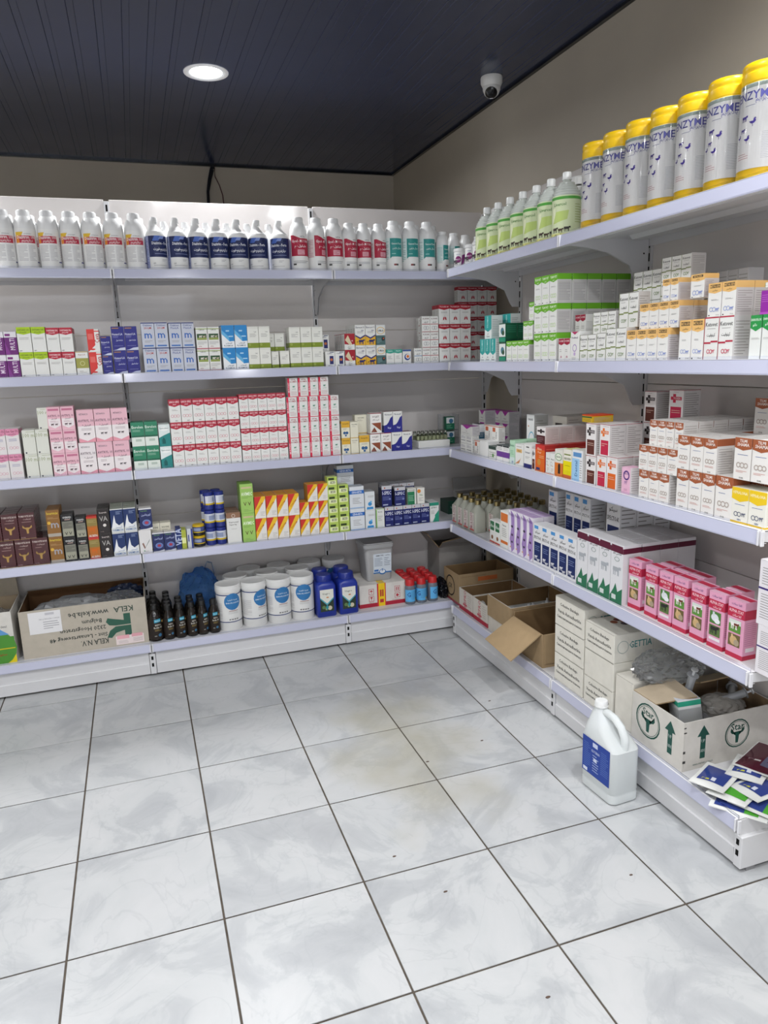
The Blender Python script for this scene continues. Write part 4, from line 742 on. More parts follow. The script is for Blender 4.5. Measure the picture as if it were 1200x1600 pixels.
# ---------------------------------------------------------------- third level
D_dots = dict(front=[('r', 0, 0, 1, .02, '#888888'), lines(.1, .55, .9, .85, 4, '#777790'), ('r', .1, .3, .9, .36, '#2c2c40')], side=[lines(.1, .1, .9, .9, 8, '#7c7c80')])
D_mag = dict(front=[('p', [(.15, 1), (.9, 1), (.52, .62)], '#a8289c'), ('t', 'Rimacyl', .5, .4, .12, '#7c5c80', .8, 1), lines(.1, .1, .9, .25, 2)], side=[('r', 0, 0, 1, 1, '#b8b6b8'), lines(.1, .1, .9, .9, 9, '#8c8a8e')], top='#b05aa8')
D_dteal = dict(base='#d8dadc', top='#2a2c30', front=[('r', 0, 0, 1, .45, '#1c5068'), lines(.1, .6, .9, .85, 3, '#707880'), lines(.1, .1, .9, .35, 3, '#6aa0b0')], bands=[(0, .45, '#1c5068')])
D_rvert = dict(front=[('r', .15, .62, .55, .9, '#c0603c'), ('t', 'VetSpray', .68, .4, .3, '#444444', .5, 1, 90), lines(.1, .08, .5, .3, 2)], side=[lines(.1, .1, .9, .9, 9, '#b0a49c')], bands=[(.95, 1, '#c87a64')])
D_plain = dict(base='#e2e2e0', front=[], side=[])
D_pur2 = dict(base='#e2e2e0', top='#4c5454', front=[('r', 0, .28, 1, .62, '#6c3c90'), lines(.1, .7, .9, .88, 2), ('r', 0, .92, 1, 1, '#2c3434')], side=[('r', 0, .28, 1, .62, '#6c3c90'), lines(.1, .05, .9, .2, 2)], kind='paper')
D_dk = dict(base='#dcdcd8', top='#3c4c44', front=[('r', 0, .75, 1, 1, '#2c4038'), lines(.1, .1, .9, .6, 3), ('c', .6, .3, .12, '#5a8c4a')])
D_lgrn = dict(base='#b4d8bc', top='#a8d4ae', front=[('t', 'Biozole', .5, .8, .1, '#2c6c50', .8, 1), ('r', 0, 0, 1, .3, '#ccdcd8'), ('t', 'm', .6, .1, .14, '#3a5ca0', .5, 1), lines(.15, .4, .9, .6, 3, '#6ca880')], side=[lines(.1, .1, .9, .9, 9, '#88b494')])
D_hand = dict(front=[('r', .15, .62, .85, .78, '#d8b070'), ('t', 'Glovir', .5, .7, .08, '#5c3c1c', .6, 1), ('p', [(0, .08), (.6, .3), (.75, .42), (.5, .12)], '#c08860'), lines(.2, .85, .8, .92, 1)])
D_bsm = dict(front=[('t', 'Endogard', .5, .65, .1, '#555a70', .8, 1), ('r', 0, 0, 1, .18, '#24286c'), ('r', .3, .86, .7, .9, '#333333'), lines(.2, .4, .8, .5, 2)], bands=[(0, .18, '#24286c')])
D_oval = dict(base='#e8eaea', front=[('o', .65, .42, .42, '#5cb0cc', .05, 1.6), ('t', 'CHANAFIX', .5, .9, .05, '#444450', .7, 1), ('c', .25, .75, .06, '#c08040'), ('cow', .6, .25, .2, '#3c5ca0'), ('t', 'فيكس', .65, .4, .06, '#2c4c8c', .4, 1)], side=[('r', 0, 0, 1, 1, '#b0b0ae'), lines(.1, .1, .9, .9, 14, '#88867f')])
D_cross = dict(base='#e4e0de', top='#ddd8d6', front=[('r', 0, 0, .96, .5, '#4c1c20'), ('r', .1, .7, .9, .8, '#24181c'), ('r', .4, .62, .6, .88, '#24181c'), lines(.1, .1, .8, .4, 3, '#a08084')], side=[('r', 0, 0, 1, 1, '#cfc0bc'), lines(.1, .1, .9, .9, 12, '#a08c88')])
D_ored = dict(base='#d4502c', top='#b42c28', front=[('r', 0, 0, 1, .82, '#d8641c'), ('r', 0, .82, 1, 1, '#c8322c'), ('t', 'Rhino', .45, .85, .1, '#f0d0b0', .7, 1), ('t', 'Pour', .45, .72, .09, '#f0d0b0', .6, 1), ('c', .4, .35, .18, '#c88c3c'), ('r', .1, .05, .5, .14, '#2a3470'), lines(.4, .5, .9, .62, 2, '#f0c090')], side=[('r', 0, 0, 1, 1, '#a82c28'), lines(.1, .1, .9, .9, 8, '#c85c4c')])
D_oval2 = dict(front=[('o', .3, .5, .2, '#50505a', .03, 1.4), ('t', 'Moxivet', .6, .72, .07, '#444444', .7, 1), ('c', .6, .4, .16, '#d8b8a0', .5), lines(.3, .12, .8, .3, 3, '#a88c80'), ('r', 0, .0, 1, .03, '#d86a3c')])
D_dwarf = dict(base='#e0ddd4', front=[('r', 0, 0, 1, .5, '#d8782c'), ('c', .5, .72, .45, '#4c9454', .6), ('c', .5, .72, .38, '#e8ecdc', .6), ('t', 'Nil-Flu', .5, .72, .08, '#2c4c2c', .6, 1), ('r', .45, .1, .75, .42, '#2c1c14'), ('c', .6, .42, .12, '#2c1c14')], bands=[(0, .5, '#d8782c')])
D_yq = dict(base='#e8e4d8', front=[('r', 0, .28, 1, .6, '#e8d800'), ('t', 'NEOXIN', .5, .68, .08, '#4c5c20', .8, 1), ('r', 0, .0, 1, .12, '#c86030'), ('r', .1, .8, .9, .84, '#708030'), lines(.2, .42, .8, .46, 1, '#5c5400'), ('r', 0, .12, 1, .28, '#e0d000')], top='#d8d490')
D_ltb = dict(base='#e4e6e8', front=[('r', 0, 0, .72, .72, '#9ec8e8'), ('r', .1, .78, .9, .92, '#5c90c4'), ('t', 'Dental', .4, .4, .14, '#3c6ca0', .5, 1, 90), lines(.76, .1, .96, .7, 8)], top='#d8d8d0', side=[('r', 0, 0, 1, 1, '#e0dfdc'), lines(.2, .1, .9, .9, 8, '#b8b4b0')])
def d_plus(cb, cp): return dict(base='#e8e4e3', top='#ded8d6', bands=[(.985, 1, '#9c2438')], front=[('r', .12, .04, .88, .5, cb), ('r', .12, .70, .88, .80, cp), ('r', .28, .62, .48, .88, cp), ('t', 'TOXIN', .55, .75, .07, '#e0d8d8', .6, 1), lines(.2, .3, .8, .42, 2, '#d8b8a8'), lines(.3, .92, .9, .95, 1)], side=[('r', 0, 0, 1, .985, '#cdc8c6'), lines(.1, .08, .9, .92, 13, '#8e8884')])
D_plb = d_plus('#5c2c24', '#201418'); D_plr = d_plus('#c02848', '#e07020'); D_plo = d_plus('#d86420', '#d86420'); D_plr2 = d_plus('#b82048', '#c02848')
D_pinks = dict(base='#e8b8d0', front=[('o', .55, .7, .36, '#5c3c80', .12), ('t', 'NOROVER', .55, .76, .07, '#4c3c80', .7, 1), ('cow', .5, .42, .3, '#b088b0'), lines(.3, .1, .7, .2, 2, '#b078a0')], side=[('r', 0, 0, 1, 1, '#dcd6d6'), lines(.1, .1, .9, .9, 9, '#b0a4a8')])
BR = '#a05a3a'
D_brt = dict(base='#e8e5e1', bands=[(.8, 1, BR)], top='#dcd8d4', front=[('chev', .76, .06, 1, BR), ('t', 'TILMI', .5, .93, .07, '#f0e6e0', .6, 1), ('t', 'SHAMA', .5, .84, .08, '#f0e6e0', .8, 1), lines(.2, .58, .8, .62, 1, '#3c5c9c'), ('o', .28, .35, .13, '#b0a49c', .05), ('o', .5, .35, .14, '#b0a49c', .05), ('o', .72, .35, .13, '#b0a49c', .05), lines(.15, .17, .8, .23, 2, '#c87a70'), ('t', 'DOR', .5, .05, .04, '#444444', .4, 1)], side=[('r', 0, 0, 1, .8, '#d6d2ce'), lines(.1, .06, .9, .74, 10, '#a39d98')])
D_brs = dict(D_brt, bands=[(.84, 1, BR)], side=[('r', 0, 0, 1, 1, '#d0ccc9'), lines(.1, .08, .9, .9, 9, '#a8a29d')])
D_yelr = dict(base='#e8e6dc', bands=[(0, .05, '#e0b82c')], top='#ddd9cc', front=[('chev', .68, .08, 1, '#e8c424'), ('t', 'HIPRALONA', .5, .86, .09, '#f4ecc0', .85, 1), lines(.2, .5, .8, .55, 1, '#5c70b0'), ('o', .3, .25, .12, '#6c7080', .04), ('o', .5, .25, .12, '#6c7080', .04), ('cow', .75, .25, .2, '#6c7080'), ('t', 'GEN', .5, .1, .05, '#3c5c8c', .4, 1)])
D_yr = dict(base='#c8a424', top='#c84420', front=[('r', 0, .6, 1, .8, '#3c5c2c'), lines(.1, .1, .9, .5, 3, '#6c6c20')], bands=[(.85, 1, '#c84420')])
D_whb = dict(base='#c9c4bb', top='#a8a29a', front=[('r', .2, .25, .7, .7, '#2c2420'), ('r', .3, .4, .6, .6, '#c89860')], side=[lines(.1, .1, .9, .9, 8, '#94908a')])

zdt = stack(R, 3, D_dots, 719.5, 737, 2, 2, 678, 'small white carton with dark stripe at the far end', dep=.04)
stack(R, 3, D_mag, 719.5, 738, 1, 1, 665, 'small carton with magenta triangle on the striped ones', dep=.04, z0=zdt)
stack(R, 3, D_dteal, 740, 754, 1, 1, 672, 'white and dark teal carton standing tall', dep=.04, back=.03) if False else None
stack(R, 3, D_rvert, 741, 748.5, 1, 1, 688, 'slim white carton with a red foot beside the plain white one', dep=.035)
stack(R, 3, D_dteal, 738, 749, 1, 2, 662, 'white and dark teal carton of the small far column', dep=.035, back=.06)
stack(R, 3, D_plain, 749.5, 762, 1, 1, 689, 'plain white carton without any print', dep=.06)
stack(R, 3, D_rvert, 757, 779, 2, 1, 664, 'small white carton with orange square, set behind and higher', dep=.035, back=.075, z0=ZS[3] + .07)
stack(R, 3, D_plain, 757, 779, 2, 1, 689, 'plain white support carton at the back of the far end', dep=.035, back=.078)
stack(R, 3, D_dk, 763, 775, 1, 1, 697, 'low carton with dark green lid', dep=.06)
stack(R, 3, D_pur2, 776, 795, 2, 1, 695, 'low white carton with violet band', dep=.06)
stack(R, 3, D_mag, 748, 758, 1, 3, 641, 'grey white carton with magenta triangle in the stacked wall', dep=.06, back=.2, rows=1)
stack(R, 3, D_mag, 759, 795, 3, 3, 640, 'grey white magenta carton of the rear stacked wall', dep=.06, back=.26)
stack(R, 3, D_lgrn, 796, 804, 1, 1, 688, 'pale green carton with blue letter', dep=.06, rows=2)
stack(R, 3, D_hand, 804.5, 817, 1, 1, 694, 'white carton printed with a hand', dep=.045, rows=2)
stack(R, 3, D_bsm, 818, 830, 1, 1, 694, 'white carton with navy foot', dep=.05, rows=2)
stack(R, 3, D_oval, 822, 834, 1, 1, 648, 'tall white carton with light blue oval at the back', dep=.07, back=.15)
stack(R, 3, D_plb, 830.5, 835.5, 1, 1, 700, 'thin brown and white carton beside the orange red one', dep=.05)
zc = stack(R, 3, D_ored, 836, 851, 1, 1, 695, 'tall orange carton with red side', dep=.07, rows=4)
stack(R, 3, D_cross, 838, 852, 1, 1, 667, 'carton with dark cross lying on the orange ones', dep=.065, rows=3, z0=zc, back=.04)
stack(R, 3, D_whb, 862, 884, 1, 2, 650, 'grey beige carton with dark label at the back', dep=.09, back=.22, rows=2)
stack(R, 3, D_oval2, 848.5, 865, 2, 1, 706, 'white carton with small dark oval', dep=.05, cols=None) if False else None
stack(R, 3, D_oval2, 852, 865.5, 2, 1, 707, 'white carton with small dark oval', dep=.045)
stack(R, 3, D_dwarf, 866, 878, 1, 1, 702, 'orange and white carton with green ring', dep=.05)
stack(R, 3, D_yq, 879, 892, 1, 1, 702, 'bright yellow and white carton', dep=.06)
stack(R, 3, D_ltb, 893, 909, 1, 1, 703, 'light blue and white carton with upright lettering', dep=.07)
zp = stack(R, 3, D_plb, 914.5, 930, 1, 1, 712, 'white carton with brown block, bottom tier', dep=.06, rows=3)
zp = stack(R, 3, D_plb, 914.5, 930, 1, 1, 661.5, 'white carton with brown block, upper tier', dep=.06, rows=3, z0=zp)
z1 = stack(R, 3, D_plr, 931, 946, 1, 1, 712, 'white carton with crimson block, bottom tier', dep=.065, rows=3)
stack(R, 3, D_plo, 946.5, 963, 1, 1, 714, 'white carton with orange block and cross', dep=.065, rows=3)
stack(R, 3, D_plr, 936, 952, 1, 1, 663, 'white carton with crimson block, upper tier', dep=.065, rows=4, z0=z1)
stack(R, 3, D_yr, 909, 925, 1, 1, 648, 'yellow and red carton lying on top of the brown blocked ones', dep=.09, z0=zp, back=.03)
stack(R, 3, D_pinks, 970, 984, 1, 1, 730, 'small pink carton with violet ring', dep=.045)
stack(R, 3, D_plb, 1001, 1019, 1, 3, 611, 'brown blocked carton of the tall pile at the back panel', dep=.07, back=.20)
stack(R, 3, D_plr2, 1038, 1060, 1, 3, 609, 'crimson blocked carton of the tall pile at the back panel', dep=.07, back=.20)
zb = stack(R, 3, D_brs, 997, 1044, 3, 1, 734, 'small white carton with brown top, bottom tier', dep=.045, rows=2)
zb2 = stack(R, 3, D_brs, 997, 1057, 4, 1, 695, 'small white carton with brown top, middle tier', dep=.045, rows=3, z0=zb)
stack(R, 3, D_brs, 1014, 1066, 4, 1, 656, 'small white carton with brown top, upper tier', dep=.055, rows=5, z0=zb2, back=.035)
zb = stack(R, 3, D_brt, 1055, 1114, 3, 1, 733, 'large white carton with brown top, bottom tier', dep=.06, rows=2)
stack(R, 3, D_brt, 1114.5, 1141, 1, 1, 744, 'large brown topped carton nearest the yellow ones', dep=.06, rows=2)
stack(R, 3, D_brt, 1057, 1118, 3, 1, 680, 'large white carton with brown top, upper tier', dep=.06, rows=4, z0=zb)
stack(R, 3, D_brt, 1144, 1200, 2, 1, 684, 'large brown topped carton of the nearer upper pair', dep=.06, rows=3, z0=zb)
stack(R, 3, D_brt, 1144, 1200, 2, 1, 745, 'large brown topped carton behind the yellow ones', dep=.06, rows=2, back=.09)
stack(R, 3, D_brt, 1168, 1215, 2, 3, 622, 'brown topped carton of the pile rising at the back panel', dep=.07, back=.25)
stack(R, 3, D_yelr, 1140, 1195, 2, 1, 762, 'squat white carton with yellow top at the near end', dep=.07, rows=2, jit=.2)

# ---------------------------------------------------------------- second level
D_gws = dict(front=[('r', .1, .55, .9, .95, '#2c6c44'), ('t', 'Albex', .5, .75, .14, '#e0ece0', .7, 1), ('c', .5, .25, .2, '#8c5c3c'), ('r', 0, 0, 1, .08, '#c05040')])
D_orr = dict(front=[('r', .05, .72, .95, .95, '#d07030'), ('t', 'Panacur', .5, .62, .05, '#444444', .7, 1), ('r', .05, .12, .95, .2, '#d07030'), lines(.2, .3, .8, .55, 5)])
D_lil = dict(base='#e4dfe8', top='#b49cc4', front=[('p', [(0, 0), (0, .75), (.4, .9), (1, .62), (1, .5), (.5, .4), (.6, .2), (1, 0)], '#9a7cb4') if False else ('p', [(.35, 1), (1, .9), (1, .1), (.55, 0), (.2, .3), (.5, .6)], '#9c80b8'), ('t', 'Provita', .45, .9, .08, '#4c2c6c', .75, 1), ('c', .6, .62, .17, '#3c3048', .7), ('c', .62, .42, .16, '#4c3854', .7), ('c', .6, .25, .14, '#3c3048', .7), ('c', .35, .12, .12, '#d8a880', .6)], side=[('r', 0, 0, 1, 1, '#dcd6de'), lines(.2, .5, .9, .9, 6, '#a8a0b0')])
D_sp = dict(base='#e0e0e2', top='#d4d4d6', front=[('r', .1, .88, .6, .96, '#4c90cc'), ('t', 'سبيكتو', .5, .8, .09, '#222222', .6, 1), ('t', 'SPECTO-K', .5, .67, .11, '#1c1c1c', .88, 1), ('r', .1, .08, .95, .56, '#18285c'), ('cow', .35, .17, .3, '#d4d4d8'), ('cow', .65, .1, .3, '#c4c4c8'), lines(.2, .34, .8, .48, 3, '#7c8cb8')], side=[('r', .6, .05, .95, .12, '#333333'), lines(.1, .15, .9, .9, 12, '#908e8c')])
D_horse = dict(base='#dddde0', top='#d0ced0', front=[('r', .05, .93, .95, .98, '#5c1c34'), ('t', 'فاكسي باور', .5, .84, .06, '#2c2c2c', .7, 1), ('o', .5, .75, .2, '#2c5c4c', .03, .6), ('p', [(.2, .55), (.3, .6), (.65, .58), (.8, .68), (.86, .63), (.74, .5), (.7, .34), (.64, .34), (.64, .48), (.36, .48), (.34, .34), (.28, .34), (.28, .5)], '#b0b4ba') if False else ('cow', .5, .54, .55, '#a8acb2'), ('p', [(.0, 0), (1, 0), (1, .28), (.62, .2), (.45, .34), (.3, .24), (0, .1)], '#2c7050'), ('r', .15, .06, .5, .14, '#d0d8d4')], bands=[(.86, .95, '#5c1c34')], side=[('r', 0, .0, 1, .86, '#d2d0d2')])
PKB = '#e0a0bc'; RD = '#b82a48'
def alpha(pair): 
    f = [('t', 'الفا ستات', .5, .93, .04, '#6c4c80', .6, 1), ('r', 0, .70, 1, .86, RD), ('t', 'ALPHA STAT', .5, .81, .055, '#f0d0d8', .85, 1), ('t', 'الفا ستات', .55, .74, .045, '#f0d0d8', .5, 1)]
    f += [('r', .12, .44, .82, .66, '#5c8c3c'), ('r', .12, .20, .82, .41, '#6c5c38')] if pair == 0 else [('r', .12, .44, .82, .66, '#4c7c3c'), ('r', .12, .22, .82, .41, '#5c7440')]
    if pair == 0: f += [('r', .12, .58, .82, .66, '#d0d8d0'), ('cow', .46, .55, .42, '#e8e4e0'), ('cow', .56, .56, .26, '#6c3424'), ('c', .45, .3, .22, '#c8a878'), ('c', .62, .27, .16, '#a89880'), ('r', .3, .34, .4, .4, '#d8b888')]
    else: f += [('c', .45, .55, .24, '#d8dce0', .8), ('c', .6, .5, .18, '#e4e6ea', .7), ('r', .3, .58, .42, .65, '#d0d4d8'), ('cow', .46, .32, .45, '#282828'), ('r', .14, .14, .84, .19, '#e6e0e2')]
    return dict(base=PKB, bands=[(0, .08, RD), (.70, .86, RD)], top='#dcaabf', front=f, side=[lines(.1, .24, .9, .66, 12, '#b87898'), ('r', .2, .14, .85, .21, '#e8e0e4')], lid=[('r', .0, .35, 1, .8, RD)])
D_al0, D_al1 = alpha(0), alpha(1)
D_near = dict(base='#e2dee2', front=[('r', 0, .55, 1, .58, '#3c2c70'), lines(.1, .1, .9, .5, 10), lines(.1, .62, .9, .9, 7)])
stack(R, 2, D_gws, 765, 781, 2, 1, 812, 'small green and white carton beside the gold capped bottles', dep=.04)
stack(R, 2, D_orr, 781.5, 794, 1, 1, 799, 'white carton with orange blocks', dep=.045)
stack(R, 2, D_lil, 794.5, 832, 4, 1, 797, 'tall lilac and white carton', dep=.05, rows=2)
stack(R, 2, D_sp, 833, 899.5, 5, 1, 819, 'white and navy carton with two cows, front line', dep=.06, jit=2)
zsup = ZS[2] + .072
def raised(u0, u1, n, vtop, desc, rows=1):
    fx = XF + .16; ya, yb = y_at(u0, fx, zsup), y_at(u1, fx, zsup); wd = (ya - yb) / n
    key = ('sup', round(wd, 4))
    if key not in MESHES: MESHES[key] = carton_mesh(wd * .97, .075, .0715, D_plain)
    for r in range(rows):
        for c in range(n):
            put('white_carton', MESHES[key], None, (fx + .0375 + r * .077, ya - wd * (c + .5), ZS[2]), -math.pi / 2, where('plain white carton under the ' + desc, c, n, 0, 1, r, rows), 'carton', 'plain cartons under the second line')
    stack(R, 2, D_sp, u0, u1, n, 1, vtop, desc, dep=.075, back=.16, z0=zsup, rows=rows)
raised(856, 870, 1, 766, 'white and navy carton standing single')
raised(882, 920, 3, 770, 'white and navy carton in the second line')
raised(945, 966, 1, 775, 'white and navy carton nearest in the second line', 3)
stack(R, 2, D_horse, 900, 971, 4, 1, 830, 'tall white and green carton with a horse', dep=.075, rows=4)
for i, (a, c, bk, rt) in enumerate([(973, 1000, .02, 0), (1005, 1026, .018, 1), (1024, 1049, .012, 2), (1045, 1074, .014, 3), (1072, 1102, .014, 4), (1099, 1130, .012, 5), (1127, 1163, .014, 6)]):
    w_ = .0605; zt_ = ZS[2]; ya = y_at(a, XF + .02 + bk, zt_); yb = y_at(c, XF + .02 + bk, zt_)
    if i == 0: ya -= .012; yb -= .012
    Dz = D_al1 if i in (2, 5) else D_al0; key = ('al', i in (2, 5)); hh = .172
    if key not in MESHES: MESHES[key] = carton_mesh(w_, .05, hh, Dz, 'pink_tall_carton')
    put('pink_tall_carton', MESHES[key], None, (XF + .026 + bk * .6 + .026, (ya + yb) / 2, zt_), -math.pi / 2 + (.05, -.02, .012, 0, -.012, .01, .02)[i],
        where(('tall pink carton with red bands and lamb picture' if i in (2, 5) else 'tall pink carton with red bands and calf picture'), (0, 1, 0, 2, 3, 1, 4)[i], 2 if i in (2, 5) else 5, 0, 1, 0, 1), 'carton', 'tall pink cartons')
    if i in (1, 2, 3, 5):
        put('pink_tall_carton', MESHES[key], None, (XF + .026 + bk * .6 + .084, (ya + yb) / 2, zt_), -math.pi / 2, where('tall pink carton with red bands in the line behind', (0, 0, 1, 2, 0, 3)[i], 4, 0, 1, 0, 1), 'carton', 'tall pink cartons')
zn = stack(R, 2, D_near, 1178, 1230, 1, 1, 985, 'white carton with violet line by the near shelf end, lower', dep=.09)
stack(R, 2, D_near, 1180, 1230, 1, 1, 880, 'white carton with violet line by the near shelf end, upper', dep=.09, z0=zn)

# ================================================================ BOTTLES AND TUBS
def kit(name, label, cat, group, loc, rot, parts):
    """parts: (name, mesh, [sub-parts of the same form])"""
    LABELS[label] = LABELS.get(label, 0) + 1
    if LABELS[label] > 1 or len(label.split()) > 16: print('LABEL?', LABELS[label], label)
    e = empty(name, label, cat, loc, rot, group)
    for n, me, subs in parts:
        o = put(n, me, e)
        for n2, me2 in subs: put(n2, me2, o)
    return e
def wrap_label(R, z0, h, arc, items, base='#e6e6e4', ang0=0.0, kind='print', sq=1.0, extra=.0005):
    """printed sleeve round a cylinder, its middle towards -Y turned by ang0"""
    mb = MB(); Wl = arc * R; n = max(6, int(arc / .12))
    f = lambda x, y, o: ((R + extra + o) * math.sin((x - Wl / 2) / R + ang0), -(R + extra + o) * math.cos((x - Wl / 2) / R + ang0) * sq, z0 + y)
    for k in range(n):
        a, b = Wl * k / n, Wl * (k + 1) / n
        mb.add([f(a, 0, 0), f(b, 0, 0), f(b, h, 0), f(a, h, 0)], [(0, 1, 2, 3)], (base, 'print') if not isinstance(base, bpy.types.Material) else base, True)
    paint(mb, f, Wl, h, items, step=.26 * R)
    return mb.mesh('label')
def cap_mesh(R, z0, h, col, ribs=24, name='cap', dome=0.0):
    b = MB(); seg = ribs * 2; vs = []
    for zz, k in ((z0, 1), (z0 + h * .82, 1), (z0 + h, .9)):
        for i in range(seg):
            rr = R * k * (1 if i % 2 else .965) if ribs else R * k
            a = 2 * math.pi * i / seg; vs.append((rr * math.cos(a), rr * math.sin(a), zz))
    fs = [(j * seg + i, j * seg + (i + 1) % seg, (j + 1) * seg + (i + 1) % seg, (j + 1) * seg + i) for j in range(2) for i in range(seg)] + [tuple(range(2 * seg, 3 * seg)), tuple(range(seg))[::-1]]
    b.add(vs, fs, (col, 'plastic')); b.lathe([(R * 1.04, z0 - .001), (R * 1.04, z0 + h * .16)], (col, 'plastic'), 24)
    return b.mesh(name)
def side_of(i, n): return 'leftmost' if i == 0 else 'rightmost' if i == n - 1 else ORD[i] + ' from left'
WP = ('#e4e4e3', 'plastic')
Z5 = ZS[5]
def litre(h, R, neck=.021, ch=.022):
    b = MB(); hs = h * .68
    b.lathe([(R * .9, 0), (R * .985, .003), (R, .010), (R, .016), (R * .985, .019), (R * .985, hs), (R * .97, h * .72), (R * .9, h * .765), (R * .76, h * .805), (R * .62, h * .835), (R * .56, h * .85), (R * .56, h * .9)], WP, 28)
    return b.mesh('body')
def side_of(i, n): return 'leftmost' if i == 0 else 'rightmost' if i == n - 1 else ORD[i] + ' from left'
WP = ('#e4e4e3', 'plastic')
Z5 = ZS[5]
def litre(h, R, neck=.021, ch=.022):
    b = MB(); hs = h * .70
    b.lathe([(R * .9, 0), (R * .985, .003), (R, .010), (R, .016), (R * .985, .019), (R * .985, hs), (R * .95, hs + .018), (R * .82, hs + .036), (R * .6, hs + .050), (neck * 1.02, hs + .060), (neck, h - ch)], WP, 28)
    return b.mesh('body')
def row(us, u_w, yoff, h, mk, name, desc, group, cat='bottle', zz=None, far=None):
    out = []
    for i, u in enumerate(us):
        x = x_at(u, YF + yoff, Z5 + .05)
        kit(name, f'{desc}, {side_of(i, len(us))}' + (far or ''), cat, group, (x, YF + yoff + random.uniform(0, .004), Z5), math.radians(random.uniform(-9, 9)), mk)
# bottles with red and yellow label
def hgt(v, u, y): x = x_at(u, y, Z5 + .2); return z_at(v, x, y) - Z5
R1 = (x_at(214, .19, Z5) - x_at(181, .19, Z5)) * .485; H1 = hgt(331, 114, .19)
lab = wrap_label(R1 * .985, .020, H1 * .60, 4.1, [('r', .30, .60, .74, .80, '#b8334a'), ('r', .27, .60, .36, .86, '#e08a3a'), ('p', [(.27, .80), (.42, .80), (.46, .90), (.27, .90)], '#e0b838'),
      ('t', 'Diazitrim 100', .52, .76, .095, '#f2e8e8', .42, 1), ('t', 'ديازيتريم', .54, .655, .10, '#f2e8e8', .3, 1), ('l', .30, .10, .52, .55, 12, '#a3a0a6'), ('l', .55, .10, .72, .55, 12, '#a3a0a6'), ('t', 'VETERINARY', .56, .85, .025, '#706c74', .3),
      ('p', [(.02, .62), (.22, .62), (.22, .78), (.02, .84)], '#c04a5c'), ('l', .03, .1, .2, .55, 10, '#b0a0a4'), ('l', .8, .1, .97, .7, 12, '#b0a0a4'), ('r', .74, .06, .84, .09, '#38387c')])
k1 = [('body', litre(H1, R1), []), ('cap', cap_mesh(R1 * .62, H1 * .885, H1 * .115, '#dcdcdc'), []), ('label', lab, [])]
row([10, 44, 80, 114, 147, 181, 214], 0, .075, H1, k1, 'litre_bottle', 'white bottle with red and yellow label', 'white bottles with red and yellow labels')
for i, u in enumerate([22, 56, 90, 125, 158, 191, 224]):
    kit('litre_bottle', f'white red and yellow labelled bottle in the row behind, {side_of(i, 7)}', 'bottle', 'white bottles with red and yellow labels', (x_at(u - 4, YF + .185, Z5 + .05), YF + .185, Z5), .2, k1)
# bottles with dark blue label and slanted neck
R2 = (x_at(343, .19, Z5) - x_at(311, .19, Z5)) * .475; H2 = hgt(342, 311, .18)
b = MB(); hs = H2 * .66
b.lathe([(R2 * .9, 0), (R2, .004), (R2, hs), (R2 * .97, hs + .006), (R2 * .88, hs + .016)], WP, 28)
def neckoff(h): return 0
vs = []; seg = 20; levels = [(R2 * .88, hs + .016, 0), (R2 * .62, hs + .028, -.004), (R2 * .44, hs + .040, -.008), (R2 * .36, hs + .055, -.010), (R2 * .29, hs + .072, -.006), (.0125, H2 - .022, -.003), (.0125, H2 - .014, -.003)]
for r, z, o in levels:
    for k in range(seg): a = 2 * math.pi * k / seg; vs.append((o + r * math.cos(a), r * math.sin(a), z))
b.add(vs, [(i * seg + k, i * seg + (k + 1) % seg, (i + 1) * seg + (k + 1) % seg, (i + 1) * seg + k) for i in range(len(levels) - 1) for k in range(seg)], WP, True)
body2 = b.mesh('body')
b = MB(); seg = 20; b.lathe([(.0155, 0), (.0158, .004), (.0148, .0045), (.0148, .020), (.013, .024), (.001, .0245)], ('#dadada', 'plastic'), 20, -.003, 0, H2 - .0225); cap2 = b.mesh('cap')
lab = wrap_label(R2, .010, H2 * .60, 4.2, [('r', .2, .34, .82, 1, '#1f2a58'), ('p', [(.2, .98), (.34, .8), (.42, 1)], '#e4e4e6') if False else ('p', [(.3, .84), (.44, .84), (.54, 1), (.36, 1)], '#4868b8'), ('p', [(.44, .9), (.56, .9), (.6, 1), (.5, 1)], '#7c90cc'),
      ('t', 'Diazitrim - Forte', .5, .77, .11, '#eceef4', .42, 1), ('t', 'ديازيتريم-فورت', .5, .57, .13, '#eceef4', .36, 1), ('l', .34, .42, .7, .46, 1, '#9aa4cc'), ('bird', .64, .88, .05, '#101838'), ('bird', .69, .88, .05, '#101838'), ('r', .0, .0, .2, 1, '#9aa2c6'), ('l', .02, .1, .18, .9, 16, '#5c64a0'),
      ('l', .3, .06, .7, .1, 1, '#8c8c94'), ('t', 'GPI', .32, .14, .04, '#444444', .1), ('l', .5, .2, .62, .28, 2, '#9c9ca0'), ('r', .82, 0, 1, 1, '#9aa2c6')])
k2 = [('body', body2, []), ('cap', cap2, []), ('label', lab, [])]
for i, u in enumerate([246, 279, 311, 343, 374, 405, 439]):
    kit('slant_neck_bottle', f'white bottle with dark blue label and bent neck, {side_of(i, 7)}', 'bottle', 'white bottles with dark blue labels', (x_at(u, YF + .07, Z5 + .05), YF + .07, Z5), math.radians((25, 20, 14, 5, -12, -18, -22)[i]), k2)
for i, u in enumerate([262, 295, 327, 359, 391, 424]):
    kit('slant_neck_bottle', f'white dark blue labelled bottle in the row behind, {side_of(i, 6)}', 'bottle', 'white bottles with dark blue labels', (x_at(u - 3, YF + .17, Z5 + .05), YF + .17, Z5), 2.9, k2)
